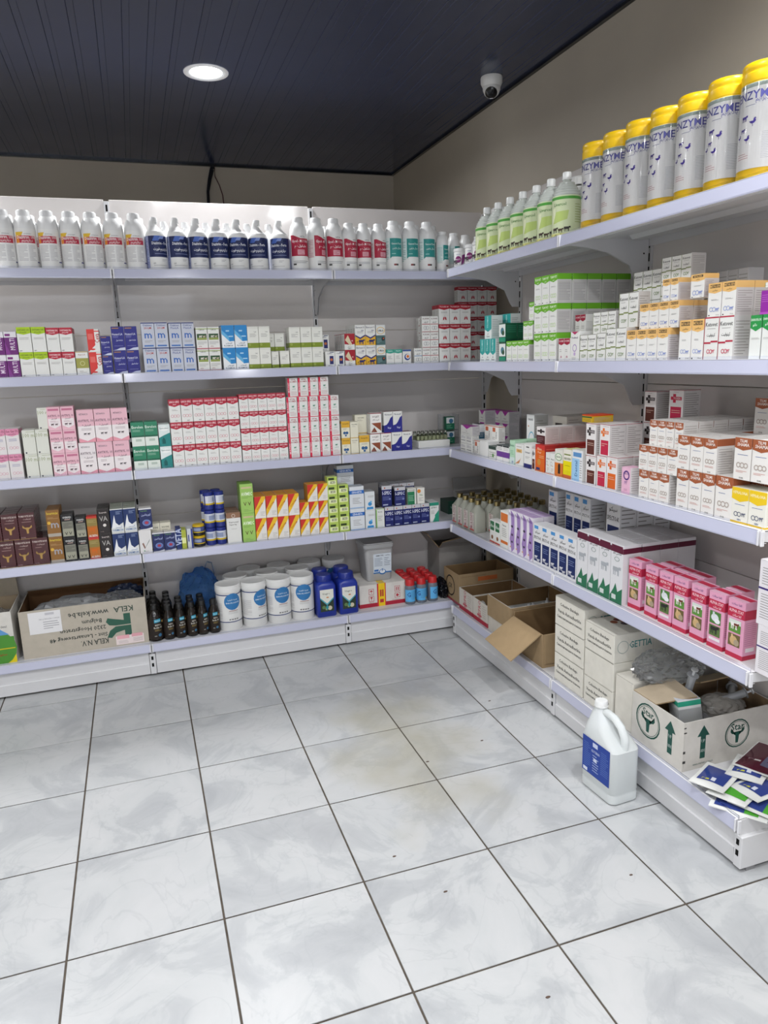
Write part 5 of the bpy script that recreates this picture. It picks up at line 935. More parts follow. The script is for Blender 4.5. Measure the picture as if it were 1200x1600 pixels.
# crimson label bottles
def kcrim(R, H): 
    lab = wrap_label(R * .985, .02, H * .58, 4.6, [('r', .24, .34, .76, .9, '#ac2440'), ('p', [(.24, .9), (.5, .9), (.32, 1), (.24, 1)], '#ac2440'), ('t', 'Glycol - M / 1 liter', .5, .8, .12, '#f4e8ea', .44, 1), ('t', 'جليكول - م', .5, .64, .11, '#f4e8ea', .3, 1),
        ('r', .42, .38, .6, .54, '#d8a0ac'), ('l', .43, .4, .59, .52, 3, '#ac2440'), ('t', 'VETA', .55, .95, .05, '#443844', .15), ('r', .02, .3, .22, .88, '#d8c8c8'), ('l', .04, .3, .2, .85, 10, '#b88890'), ('r', .8, .3, .98, .88, '#d8c8c8'), ('l', .3, .1, .7, .2, 2, '#8c8c94'), ('r', .3, .05, .38, .1, '#444444')])
    return [('body', litre(H, R), []), ('cap', cap_mesh(R * .6, H * .885, H * .115, '#dcdcdc'), []), ('label', lab, [])]
R3 = (x_at(495.5, .19, Z5) - x_at(468, .19, Z5)) * .485; kc = kcrim(R3, hgt(341, 490, .18))
for i, u in enumerate([468, 495.5, 523]):
    kit('crimson_label_bottle', f'tall white bottle with crimson label, {("leftmost", "middle", "rightmost")[i]} of three', 'bottle', 'white bottles with crimson labels', (x_at(u, YF + .065, Z5 + .05), YF + .065, Z5), (0, .75, 0)[i], kc)
R3b = (x_at(571.5, .19, Z5) - x_at(548, .19, Z5)) * .485; kcb = kcrim(R3b, hgt(350, 570, .18))
for i, u in enumerate([546, 569, 592]):
    kit('crimson_label_bottle', f'shorter white bottle with crimson label, {("leftmost", "middle", "rightmost")[i]} of three', 'bottle', 'white bottles with crimson labels', (x_at(u, YF + .06, Z5 + .05), YF + .06, Z5), (.3, -.1, .3)[i], kcb)
for i, u in enumerate([484, 511, 555, 580]):
    kit('crimson_label_bottle', f'crimson labelled bottle in the row behind, {side_of(i, 4)}', 'bottle', 'white bottles with crimson labels', (x_at(u, YF + .17, Z5 + .05), YF + .17, Z5), 0, kcb)
# teal label bottles
def kteal(R, H):
    lab = wrap_label(R * .985, .02, H * .58, 3.6, [('r', .0, .3, .33, 1, '#d8e6e4'), ('r', .3, .36, .74, .98, '#2c8c88'), ('p', [(.3, .36), (.36, .36), (.3, .3)], '#2c8c88'), ('t', 'General Parvin', .53, .8, .07, '#d8ecea', .36, 1), ('t', 'جنرال بارفين', .53, .64, .08, '#d8ecea', .3, 1), ('l', .02, .2, .26, .9, 12, '#7cb0ac'),
        ('l', .36, .42, .6, .5, 1, '#9cd0cc'), ('r', .42, .06, .5, .12, '#8c3c3c'), ('r', .5, .06, .56, .12, '#444444')])
    return [('body', litre(H, R), []), ('cap', cap_mesh(R * .6, H * .885, H * .115, '#dcdcdc'), []), ('label', lab, [])]
R4 = (x_at(641, .19, Z5) - x_at(615, .19, Z5)) * .485; kt = kteal(R4, hgt(347, 640, .18))
for i, u in enumerate([615, 641, 667]):
    kit('teal_label_bottle', f'white bottle with teal label, {("leftmost", "middle", "rightmost")[i]} of the tall three', 'bottle', 'white bottles with teal labels', (x_at(u, YF + .06, Z5 + .05), YF + .06, Z5), 0, kt)
    kit('teal_label_bottle', f'teal labelled bottle behind the {("leftmost", "middle", "rightmost")[i]} tall one', 'bottle', 'white bottles with teal labels', (x_at(u + 7, YF + .16, Z5 + .05), YF + .16, Z5), 0, kt)
R4b = .032; kt2 = kteal(R4b, hgt(364, 690, .18))
for i, (u, yo) in enumerate([(691, .055), (709, .085), (727, .13), (747, .16)]):
    kit('small_teal_label_bottle', f'small white bottle with pale teal label, {side_of(i, 4)}', 'bottle', 'small white bottles with pale teal labels', (x_at(u, YF + yo, Z5 + .05), YF + yo, Z5), .5, kt2)

# ---- right run, top level
def at_r(u, xo): return (XF + xo, y_at(u, XF + xo, Z5 + .02), Z5)
# small white tubs with violet mark
b = MB(); b.lathe([(.030, 0), (.033, .003), (.034, .075), (.033, .078)], WP, 24); tb = b.mesh('body')
kv = [('body', tb, []), ('lid', cap_mesh(.0355, .078, .014, '#dedede', 20, 'lid'), []), ('label', wrap_label(.0338, .008, .062, 3.6, [('c', .5, .5, .13, '#7c2468'), ('p', [(.62, .1), (.72, .1), (.8, .9), (.66, .8)], '#7a2c70'), ('cow', .33, .3, .2, '#3c3c40'), ('cow', .42, .2, .14, '#4c4448'), ('l', .42, .8, .6, .92, 2, '#5060a0'), ('t', 'MASTI', .5, .5, .1, '#e8d0e0', .2, 1), ('r', 0, 0, .2, 1, '#3a3c60')]), [])]
for i, u in enumerate([720.5, 738, 750]):
    kit('small_tub', f'small white tub with violet circle at the corner, {side_of(i, 3)}', 'tub', 'small white tubs with violet circles', at_r(u, .05), math.radians(-50), kv)
# white jar with brown label behind the green bottles
b = MB(); b.lathe([(.04, 0), (.044, .004), (.044, .19), (.040, .205), (.036, .21)], WP, 24); jb = b.mesh('body')
H5 = z_at(271, XF + .06, y_at(882, XF + .06, Z5)) - Z5
kj = [('body', jb, []), ('lid', cap_mesh(.046, .215, .03, '#d8d8d6', 26, 'lid'), []), ('label', wrap_label(.044, .04, .15, 3.8, [('r', 0, .7, 1, 1, '#5c4030'), ('t', 'KEL-BIO PLUS', .5, .85, .12, '#e0d8d0', .5, 1), ('l', .2, .1, .8, .6, 8, '#888888')]), [])]
for i, (u, xo) in enumerate([(783, .17), (822, .2), (868, .21), (905, .20)]):
    kit('wide_jar', f'wide white jar behind the green labelled bottles, {side_of(i, 4)}', 'jar', 'wide white jars in the back row', at_r(u, xo), -.8, kj)
# ribbed bottles with green label
PET = clear('ribbed_plastic', '#e4eae4', .18, 1.35, .35)
S5 = (y_at(761, XF + .056, Z5) - y_at(884, XF + .056, Z5)) / 6; R5 = S5 * .475
b = MB(); hs = H5 * .62; pr = [(R5 * .85, 0), (R5, .006), (R5, hs)]
for k in range(5):
    t = k / 5; r = R5 * (1 - .55 * t ** 1.3); zz = hs + (H5 - .04 - hs) * t
    pr += [(r, zz + .002), (r * .94, zz + .006), (r * .955, zz + .012)]
pr += [(.016, H5 - .034), (.0135, H5 - .024)]
b.lathe(pr, PET, 28); gb = b.mesh('body')
kg = [('body', gb, []), ('cap', cap_mesh(.0165, H5 - .026, .026, '#e0e2e0', 20), []), ('label', wrap_label(R5, .004, hs * .98, 5.6, [('r', 0, 0, 1, .96, '#cbd6ae'), ('r', 0, .9, 1, .97, '#4c9c3c'), ('t', 'Livercol', .5, .78, .08, '#5a8a4a', .2, 1), ('r', .38, .3, .44, .7, '#e0e6c0'), ('p', [(.4, .3), (.6, .4), (.62, .62), (.45, .6)], '#b4c872'), ('l', .15, .3, .32, .8, 8, '#98ac68'), ('l', .7, .3, .86, .8, 8, '#98ac68'), ('cow', .44, .14, .07, '#3c3028'), ('cow', .52, .12, .06, '#4c3c30'), ('cow', .60, .15, .07, '#2c2824'), ('cow', .3, .14, .06, '#3c3028'), ('r', 0, 0, 1, .06, '#d8d888')], '#cbd6ae'), [])]
for i, u in enumerate([761, 775.5, 791.5, 808, 828, 853, 882]):
    kit('ribbed_bottle', f'ribbed clear bottle with pale green label, {side_of(i, 7)}', 'bottle', 'ribbed bottles with green labels', (XF + .056, y_at(761, XF + .056, Z5) - S5 * i, Z5), math.radians(-60 + random.uniform(-8, 8)), kg)
kit('ribbed_bottle', 'ribbed green labelled bottle half hidden behind the first yellow canister', 'bottle', 'ribbed bottles with green labels', at_r(918, .175), -1, kg)
# yellow lidded canisters
xo = .06; S6 = (y_at(933, XF + .062, Z5) - y_at(1186, XF + .062, Z5)) / 6; R6 = S6 * .475
H6 = z_at(128, XF + xo, y_at(1131, XF + xo, Z5)) - Z5
YEL = ('#e4ba12', 'plastic')
b = MB(); b.lathe([(R6 * .92, 0), (R6, .006), (R6, .022), (R6 * .98, .024), (R6 * .98, H6 - .045)], YEL, 30); yb = b.mesh('body')
b = MB(); b.lathe([(R6 * .99, H6 - .046), (R6 * 1.01, H6 - .044), (R6 * 1.01, H6 - .024), (R6 * .975, H6 - .022), (R6 * .975, H6 - .018), (R6 * 1.0, H6 - .016), (R6 * 1.0, H6 - .004), (R6 * .95, H6), (R6 * .8, H6 - .002), (.001, H6 - .003)], YEL, 30); yl = b.mesh('lid')
ylab = wrap_label(R6 * .985, .026, H6 - .075, 5.9, [('r', 0, .95, 1, 1, '#98a49c'), ('t', 'ENZYME', .48, .86, .10, '#3c3c7c', .3, 1), ('t', 'ياديزايم', .56, .79, .075, '#3c3c7c', .16, 0), ('r', .42, .745, .5, .75, '#3c3c7c'), ('cow', .42, .60, .045, '#2c1c6c'), ('bird', .49, .53, .06, '#2c1c6c'), ('cow', .41, .46, .035, '#2c1c6c'), ('bird', .45, .34, .055, '#2c1c6c'), ('bird', .37, .38, .045, '#2c1c6c'),
     ('l', .62, .5, .76, .72, 14, '#98989c'), ('l', .56, .1, .76, .42, 16, '#b0b0b4'), ('l', .37, .12, .47, .2, 3, '#b08888'), ('l', .1, .1, .3, .85, 24, '#b0b0b4'), ('r', .82, 0, 1, .95, '#d8d4c8')], '#e8e7e6', extra=.0008)
WRAP = clear('shrink_wrap', '#ffffff', .05, 1.25)
b = MB(); rr = R6 * 1.015
pts = [(rr, .010), (rr * 1.002, H6 * .3), (rr * .999, H6 * .6), (rr * 1.003, H6 - .05)]
b.lathe(pts, WRAP, 26, cap=False); wr = b.mesh('shrink_wrap')
for i, u in enumerate([932, 966, 1001, 1038, 1080, 1131, 1186]):
    kit('yellow_canister', f'canister with yellow lid and violet animal print, {side_of(i, 7)}', 'canister', 'yellow lidded canisters', (XF + .062, y_at(933, XF + .062, Z5) - S6 * i, Z5), math.radians(-64 + random.uniform(-4, 4)), [('body', yb, []), ('lid', yl, []), ('label', ylab, [('shrink_wrap', wr)])])

# ---- second level: pots
def pot(R, h, lidc, labc, basec):
    b = MB(); b.lathe([(R * .92, 0), (R, .002), (R, h * .8), (R * .95, h * .82)], (basec, 'plastic'), 22); bm = b.mesh('body')
    return [('body', bm, []), ('lid', cap_mesh(R * 1.02, h * .80, h * .18, lidc, 18, 'lid'), []), ('label', wrap_label(R, h * .28, h * .5, 6.0, [('r', 0, 0, 1, .18, '#c8ac20'), ('r', .25, .3, .5, .8, '#8c98b4'), ('l', .1, .3, .9, .9, 5, '#8890b0')], labc), [])]
Z2 = ZS[2]; y = YF + .05
R7 = (x_at(347, y, Z2) - x_at(331, y, Z2)) * .485
h7 = (z_at(767, x_at(339, y, Z2), y) - Z2) / 3
kp = pot(R7, h7 - .0006, '#22307c', '#d0d4dc', '#22307c')
for t in range(3):
    for i, u in enumerate((331, 347)):
        kit('blue_pot', f'small blue pot with white label, {("left", "right")[i]} front column, {("bottom", "middle", "top")[t]}', 'pot', 'stacked small blue pots', (x_at(u, y, Z2), y, Z2 + t * h7), .3 + t, kp)
        kit('blue_pot', f'small blue pot with white label, {("left", "right")[i]} rear column, {("bottom", "middle", "top")[t]}', 'pot', 'stacked small blue pots', (x_at(u - 5, y + .06, Z2), y + .062, Z2 + t * h7), t, kp)
ky = pot(R7 * 1.15, .055, '#caa818', '#26367c', '#1c1c20')
for t in range(2): kit('yellow_lidded_pot', f'dark pot with yellow lid and blue label, {("lower", "upper")[t]} one', 'pot', 'dark pots with yellow lids', (x_at(312.5, y, Z2), y, Z2 + t * .056), .3, ky)
# ---- third level: foam tray with vials
Z3 = ZS[3]; xa, xb = x_at(655, YF + .03, Z3), x_at(704, YF + .03, Z3)
e = empty('vial_tray', 'white foam tray holding small glass vials', 'tray', ((xa + xb) / 2, YF + .095, Z3)); ww = xb - xa
b = MB(); b.box(-ww / 2, -.06, 0, ww / 2, .06, .038, ('#e4e4e2', 'matte'), .003); b.build('block', e)
b = MB(); b.box(-ww / 2 + .004, -.0606, .006, ww / 2 - .004, -.0602, .034, ('#d8d8d4', 'matte')); b.build('rim', e)
GL = clear('vial_glass', '#dfe6d8', .03, 1.4); 
b = MB(); b.lathe([(.009, 0), (.0105, .002), (.0105, .028), (.006, .034), (.006, .040)], GL, 14); vb = b.mesh('body')
b = MB(); b.lathe([(.009, .001), (.0095, .0015), (.0095, .022), (.001, .023)], ('#c4c6a8', 'matte'), 12); vl = b.mesh('powder')
b = MB(); b.lathe([(.008, .036), (.0082, .037), (.0082, .0445), (.006, .046), (.001, .046)], ('#a8aaa0', 'chrome'), 14); vc = b.mesh('cap')
nv = 0
for r in range(2):
    for c in range(8):
        nv += 1
        kit('glass_vial', f'small glass vial in the foam tray, {("front", "rear")[r]} row, {side_of(c, 8)}', 'vial', 'glass vials in the foam tray', (xa + ww * (c + .5) / 8, YF + .07 + r * .05, Z3 + .0385), 0, [('body', vb, [('powder', vl)]), ('cap', vc, [])])
for c in range(3):
    kit('glass_vial', f'small glass vial standing on the shelf left of the tray, {side_of(c, 3)}', 'vial', 'glass vials beside the foam tray', (xa - .02 - c * .024, YF + .10 + (c % 2) * .02, Z3), 0, [('body', vb, [('powder', vl)]), ('cap', vc, [])])

# ---- base level, back run
Z1 = ZS[1]
def base_pt(u, v, r): return (x_at(u, YF + .024 + r, Z1), YF + .024 + r, Z1)
# white tubs
R8 = .064; H8 = z_at(908, *on_z(360.5, 982, Z1).to_tuple()[:2]) - Z1
H8 = max(.18, min(.27, H8 * .93))
b = MB(); b.lathe([(R8 * .93, 0), (R8 * .96, .004), (R8 * .96, H8 * .83), (R8 * .98, H8 * .835), (R8 * .98, H8 * .85)], ('#dcdcda', 'plastic'), 32); tb = b.mesh('body')
b = MB(); b.lathe([(R8 * .99, H8 * .85), (R8 * 1.02, H8 * .852), (R8 * 1.02, H8 * .945), (R8 * 1.0, H8 * .95), (R8, H8 * .99), (R8 * .97, H8), (R8 * .9, H8 * .99), (.001, H8 * .99)], ('#dededc', 'plastic'), 32); tl = b.mesh('lid')
lb = wrap_label(R8 * .96, H8 * .19, H8 * .62, 5.0, [('r', 0, .965, 1, 1, '#2c3a70'), ('r', 0, 0, 1, .03, '#2c3a70'), ('c', .52, .74, .14, '#3474ac'), ('t', 'مضاد الكوليرا', .52, .8, .07, '#dce8f0', .2, 1), ('t', 'ENROFLOXACIN', .52, .7, .05, '#dce8f0', .22, 1), ('r', .45, .4, .6, .42, '#8c5c5c'), ('l', .44, .3, .6, .38, 2, '#b0b0b0'), ('l', .16, .14, .34, .7, 16, '#b0aeb0'), ('l', .72, .14, .9, .7, 16, '#b0aeb0'),
     ('cow', .46, .1, .025, '#333333'), ('cow', .5, .1, .025, '#333333'), ('cow', .54, .1, .025, '#333333'), ('cow', .58, .1, .025, '#333333')], '#dcdcda')
kt8 = [('body', tb, []), ('lid', tl, []), ('label', lb, [])]
fr = []
for i, (u, v) in enumerate([(360.5, 983), (399.5, 977), (437.6, 971), (473.6, 965)]):
    p = base_pt(u, v, R8); fr.append(p); kit('white_tub', f'white tub with blue disc label, {side_of(i, 4)} in the front line', 'tub', 'white tubs with blue disc labels', p, (.12, .45, .1, -.12)[i], kt8)
nb = 0
for y, xs in ((.340, (-.09, .075, .24)), (.444, (-.005, .16, .33, .47))):
    for x in xs:
        nb += 1
        kit('white_tub', f'white tub with blue disc label, {ORD[nb - 1]} of the rear ones', 'tub', 'white tubs with blue disc labels', (x, y, Z1), random.uniform(-1, 1), kt8)
# black bottles
def blackb(R, H, big):
    b = MB(); hs = H * .62; b.lathe([(R * .9, 0), (R, .004), (R, hs), (R * .86, hs + .018), (R * .55, hs + .034), (.013, hs + .044), (.013, H - .02)], ('#17120f', 'gloss'), 24)
    it = [('p', [(.42, .82), (.62, .84), (.6, 1), (.42, .98)], '#3c9cb8'), ('t', 'Kanters', .52, .91, .06, '#d8ecf0', .15, 1), ('t', 'KETO', .52, .7, .08, '#d8d4c8', .16, 1), ('t', 'Bottle Oil', .52, .58, .09, '#d8d4c8', .24, 1), ('l', .42, .4, .62, .5, 2, '#b09858'), ('c', .56, .2, .05, '#3a6c90'), ('r', .4, .15, .47, .19, '#8c8c88'), ('c', .68, .84, .035, '#c8a860')]
    return [('body', b.mesh('body'), []), ('cap', cap_mesh(.0165, H - .024, .024, '#121212', 18), []), ('label', wrap_label(R, .012, hs * .92, 4.6, it, '#241c17'), [])]
pA = base_pt(245, 1001, .03); hA = z_at(945, pA[0], pA[1]) - Z1
kb1 = blackb(.036, hA, True); kb2 = blackb(.027, hA * .96, False)
cnt = 0
for c, (u, v, n, kk, r, nme) in enumerate([(245, 1001, 5, kb1, .036, 'wide black bottle of the first file by the big carton'), (266, 996, 5, kb2, .027, 'slim black bottle, second file from the big carton'), (284, 994.5, 3, kb2, .027, 'slim black bottle, third file from the big carton'),
        (302, 990.5, 3, kb2, .027, 'slim black bottle, fourth file from the big carton'), (318.5, 983.5, 3, kb2, .027, 'slim black bottle, fifth file from the big carton')]):
    p = base_pt(u, v, r)
    if c == 0: p0 = p
    for k in range(n):
        q = (p[0], p[1] + k * (2 * r + .002), Z1)
        if q[1] + r > YF + DEP - .02: break
        kit('black_bottle', f'{nme}, {ORD[k]} from the front', 'bottle', 'black bottles with turquoise flags', q, (.25 if c < 4 else .5), kk)
p = base_pt(336.5, 981, .027); kit('black_bottle', 'slim black bottle standing apart next to the first white tub', 'bottle', 'black bottles with turquoise flags', p, .1, kb2)
# blue square jars
b = MB(); wj = .052
BJ = ('#1c3190', 'plastic')
def rrect(w, d, r, n=4):
    out = []
    for cx, cy, a0 in ((w - r, d - r, 0), (-w + r, d - r, 90), (-w + r, -d + r, 180), (w - r, -d + r, 270)):
        for k in range(n + 1): a = math.radians(a0 + 90 * k / n); out.append((cx + r * math.cos(a), cy + r * math.sin(a)))
    return out
def loft(mb, levels, m, smooth=True, caps=True):
    """levels: (z, half width, half depth, corner radius, offset x, offset y)"""
    rings = [[(x + ox, y + oy, z) for x, y in rrect(w, d, min(r, w * .98, d * .98))] for z, w, d, r, ox, oy in levels]; n = len(rings[0])
    vs = [p for r_ in rings for p in r_]
    fs = [(i * n + k, i * n + (k + 1) % n, (i + 1) * n + (k + 1) % n, (i + 1) * n + k) for i in range(len(rings) - 1) for k in range(n)]
    if caps: fs += [tuple(range(n))[::-1], tuple(range((len(rings) - 1) * n, len(rings) * n))]
    mb.add(vs, fs, m, smooth)
pJ = base_pt(506, 959, wj); HJ = z_at(897, pJ[0], pJ[1]) - Z1
loft(b, [(0, wj * .92, wj * .92, .01, 0, 0), (.006, wj, wj, .012, 0, 0), (HJ * .74, wj, wj, .012, 0, 0), (HJ * .80, wj * .93, wj * .93, .02, 0, 0), (HJ * .84, wj * .8, wj * .8, .03, 0, 0), (HJ * .86, wj * .72, wj * .72, .036, 0, 0)], BJ); jb2 = b.mesh('body')
lbm = MB(); paint(lbm, lambda x, y, o: (-wj * .7 + x, -wj - o, HJ * .14 + y), wj * 1.4, HJ * .54, [('r', 0, 0, 1, 1, '#2c3a2c'), ('p', [(0, 1), (1, 1), (1, .62), (.5, .36), (0, .66)], '#dcdcd2'), ('p', [(0, .66), (.5, .36), (1, .62), (1, .56), (.5, .28), (0, .6)], '#4ca4b4'), ('t', 'Viagro', .45, .8, .12, '#444440', .6), ('c', .55, .64, .1, '#c8824c', .5), ('c', .25, .2, .13, '#5c7c4c'), ('c', .7, .15, .16, '#c8c0a8'), ('c', .45, .12, .1, '#8c9c6c'), ('p', [(.5, .3), (.62, .2), (.5, .05), (.38, .2)], '#2c8c98')]); jl = lbm.mesh('label')
kjj = [('body', jb2, []), ('lid', cap_mesh(wj * .8, HJ * .855, HJ * .145, '#1a2c84', 30, 'lid'), []), ('label', jl, [])]
for i, (u, v) in enumerate([(508, 959.5), (542, 955)]):
    p = base_pt(u, v, wj); kit('square_jar', f'square royal blue jar, {("left", "right")[i]} one in front', 'jar', 'square royal blue jars', p, .03, kjj)
    kit('square_jar', f'square royal blue jar, {("left", "right")[i]} one behind', 'jar', 'square royal blue jars', (p[0] + .005, p[1] + .112, Z1), 0, kjj)
# red capped bottles
R9 = .0285; pr9 = base_pt(657, 939.5, R9); H9 = z_at(902, pr9[0], pr9[1]) - Z1
b = MB(); b.lathe([(R9 * .9, 0), (R9, .004), (R9, H9 * .66), (R9 * .9, H9 * .74), (R9 * .72, H9 * .78)], clear('smoky_plastic', '#7c828e', .25, 1.3, .25), 22); rb = b.mesh('body')
kr = [('body', rb, []), ('cap', cap_mesh(R9 * .86, H9 * .76, H9 * .24, '#c0282c', 22), []), ('label', wrap_label(R9, H9 * .12, H9 * .48, 3.4, [('t', 'G', .25, .6, .4, '#2c4c8c', .2, 1), ('l', .35, .2, .9, .9, 7, '#3c7cac'), ('c', .7, .15, .06, '#c8b040')], '#5cace0'), [])]
for c, (u, v) in enumerate([(641, 941), (658.5, 940), (676, 938)]):
    p = base_pt(u, v, R9)
    for k in range(4):
        kit('red_capped_bottle', f'grey bottle with red cap, {("left", "middle", "right")[c]} file, {ORD[k]} from the front', 'bottle', 'grey bottles with red caps', (p[0] + k * .002, p[1] + k * (2 * R9 + .003), Z1), (.3, 0, .9)[c], kr)

# ================================================================ OPEN CARTONS, BAGS AND OTHER LOOSE THINGS
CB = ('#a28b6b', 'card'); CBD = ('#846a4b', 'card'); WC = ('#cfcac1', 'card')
def unique(label):
    LABELS[label] = LABELS.get(label, 0) + 1
    if LABELS[label] > 1 or len(label.split()) > 16: print('LABEL?', LABELS[label], label)
    return label
def open_carton(name, label, w, d, h, loc, rot, out, inn, t=.004, front=None, side=None, cat='carton', flaps=(), group=None, walls=None):
    """open box: local front towards -Y; children: bottom, side_wall x4, flap ...; front/side: prints"""
    e = empty(name, unique(label), cat, loc, rot, group)
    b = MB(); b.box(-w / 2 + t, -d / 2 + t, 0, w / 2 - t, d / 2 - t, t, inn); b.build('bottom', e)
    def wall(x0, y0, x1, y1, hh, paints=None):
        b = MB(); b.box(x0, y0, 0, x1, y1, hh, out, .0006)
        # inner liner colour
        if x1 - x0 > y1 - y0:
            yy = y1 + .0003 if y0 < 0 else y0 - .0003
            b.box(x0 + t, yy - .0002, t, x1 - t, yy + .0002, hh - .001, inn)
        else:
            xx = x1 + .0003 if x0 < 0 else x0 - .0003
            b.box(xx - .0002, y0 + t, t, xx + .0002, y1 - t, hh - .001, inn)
        if paints: paint(b, *paints)
        b.build('side_wall', e)
    H = walls or (h, h, h, h)
    wall(-w / 2, -d / 2, w / 2, -d / 2 + t, H[0], (lambda x, y, o: (-w / 2 + x, -d / 2 - o, y), w, H[0], front) if front else None)
    wall(-w / 2, d / 2 - t, w / 2, d / 2, H[1])
    wall(-w / 2, -d / 2 + t + .0005, -w / 2 + t, d / 2 - t - .0005, H[2])
    wall(w / 2 - t, -d / 2 + t + .0005, w / 2, d / 2 - t - .0005, H[3], (lambda x, y, o: (w / 2 + o, -d / 2 + x, y), d, H[3], side) if side else None)
    for fl in flaps:        # quads: four corners in local space
        b = MB(); q = [Vector(p) for p in fl[0]]; nn = (q[1] - q[0]).cross(q[3] - q[0]).normalized() * (t * .6)
        vs = [p + nn for p in q] + [p - nn for p in q]
        b.add(vs[:4] , [(0, 1, 2, 3)], fl[1]); b.add(vs[4:], [(3, 2, 1, 0)], fl[2] if len(fl) > 2 else fl[1])
        b.add(vs, [(0, 4, 5, 1), (1, 5, 6, 2), (2, 6, 7, 3), (3, 7, 4, 0)], CB); b.build('flap', e)
    return e
def crumple(name, c, s, m, seed, amp=.35, label=None, cat=None, parent=None, sub=4, freq=4.0, group=None, fold=1.0):
    """crumpled film: a squashed sphere with ridged noise"""
    from mathutils import noise
    import bmesh
    bm = bmesh.new(); bmesh.ops.create_icosphere(bm, subdivisions=sub, radius=1)
    for v in bm.verts:
        p = v.co * freq + Vector((seed * 3.1, seed, -seed))
        n = 1 - abs(noise.noise(p)) * 2; n2 = 1 - abs(noise.noise(p * 2.3)) * 2
        k = 1 + amp * (n * .6 - .3 + (n2 * .35 - .15) * fold)
        v.co = Vector((v.co.x * s[0], v.co.y * s[1], v.co.z * s[2])) * k
        if v.co.z < -s[2] * .72: v.co.z = -s[2] * .72
    me = bpy.data.meshes.new(name); bm.to_mesh(me); bm.free(); me.materials.append(M_(m))
    for p in me.polygons: p.use_smooth = False
    o = put(name, me, parent, c, 0, unique(label) if label else None, cat, group)
    return o
FILM = clear('clear_film', '#e6e8ea', .12, 1.25, .9); FILM2 = clear('grey_film', '#c4c6c8', .2, 1.3, .55)
BLUEF = clear('blue_film', '#7cb0ea', .2, 1.12, .85)
zb_ = Z1
# KELA carton
pl = on_z(38, 1031, zb_); pr = on_z(233.5, 1003, zb_); kw = pr.x - pl.x; kh = z_at(957, pl.x, pl.y) - zb_ - .002; kd = .33
GK = '#2f5a4a'; TX = '#3c423e'
frn = [('t', 'KELA', .815, .80, .12, '#2a4238', .17, 1, 180), ('r', .81, .20, .865, .44, GK), ('r', .81, .46, .865, .70, GK),
       ('p', [(.81, .44), (.81, .34), (.74, .30), (.70, .20), (.665, .22), (.69, .36), (.74, .44)], GK), ('p', [(.81, .46), (.81, .56), (.74, .60), (.68, .64), (.665, .56), (.69, .48), (.74, .46)], GK),
       ('t', 'www.kela.be', .535, .79, .115, TX, .32, 1, 180), ('t', 'Belgium', .555, .63, .115, TX, .22, 1, 180), ('t', '2320 Hoogstraten', .48, .48, .115, TX, .38, 1, 180), ('t', 'Sint - Lenaartseweg 48', .44, .32, .115, TX, .5, 1, 180), ('t', 'KELA N.V.', .56, .165, .115, TX, .22, 1, 180),
       ('r', .07, .50, .32, .96, '#e0dfe0'), ('t', 'VETAVICO MEDICINE STORES', .23, .80, .03, '#8c8c90', .16, 0, 180), ('l', .18, .58, .3, .76, 4, '#8c8c90'), ('r', .20, .88, .27, .93, '#c0bfc4'),
       ('r', .73, .03, .96, .22, '#e2d4d2'), ('r', .74, .15, .84, .23, '#e0a8b0'), ('r', .86, .17, .95, .24, '#d8a0a8'), ('l', .87, .06, .95, .15, 4, '#98908f'), ('l', .75, .05, .83, .12, 3, '#a8a09f')]
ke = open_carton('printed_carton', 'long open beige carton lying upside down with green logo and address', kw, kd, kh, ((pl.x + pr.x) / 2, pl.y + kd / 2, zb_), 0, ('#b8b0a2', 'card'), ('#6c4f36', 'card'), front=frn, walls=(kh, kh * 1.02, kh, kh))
crumple('film_bag', (pl.x + .23, pl.y + .17, zb_ + kh * .62), (.20, .13, .075), FILM2, 1, label='grey plastic film filling the long beige carton', cat='bag')
crumple('clear_bag', (pl.x + .44, pl.y + .12, zb_ + kh * .80), (.10, .085, .05), FILM, 2, label='clear plastic bag poking out of the long beige carton', cat='bag')
crumple('dark_bag', (pl.x + .46, pl.y + .245, zb_ + kh * .8), (.085, .05, .05), ('#26324c', 'gloss'), 3, label='dark blue bag at the back of the long beige carton', cat='bag')
# cow carton at the frame's left
cw = .36; cx1 = on_z(37, 1020, zb_).x - .012; ch_ = z_at(957, cx1 - .03, .15) - zb_
cf = [('r', 0, 0, 1, .28, '#d8c41c'), ('r', 0, .28, 1, .52, '#4c8c34'), ('c', .72, .30, .30, '#4c8c34', .85), ('r', 0, .28, 1, .30, '#c8b81c'), ('cow', .68, .44, .17, '#e8e8e8'), ('cow', .72, .46, .11, '#1c1c1c'), ('p', [(.52, .56), (.95, .56), (.85, .68), (.6, .68)], '#5c94c8'), ('t', 'محلول مائي فيتامين', .72, .17, .07, '#a03020', .45, 1),
      ('l', .55, .82, .95, .9, 2, '#6c6c70'), ('t', '10x 50ml', .85, .72, .05, '#5c5c60', .2)]
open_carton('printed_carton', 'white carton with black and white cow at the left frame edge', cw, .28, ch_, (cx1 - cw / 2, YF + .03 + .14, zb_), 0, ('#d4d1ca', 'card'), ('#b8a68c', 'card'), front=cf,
    flaps=[([(-cw / 2, .135, ch_), (cw / 2, .135, ch_), (cw / 2 - .01, .165, ch_ + .10), (-cw / 2 + .01, .165, ch_ + .10)], ('#bab09e', 'card'))])
crumple('clear_bag', (cx1 - .12, YF + .17, zb_ + ch_ * .72), (.11, .09, .045), FILM, 5, label='clear bag of small parts in the cow carton', cat='bag')
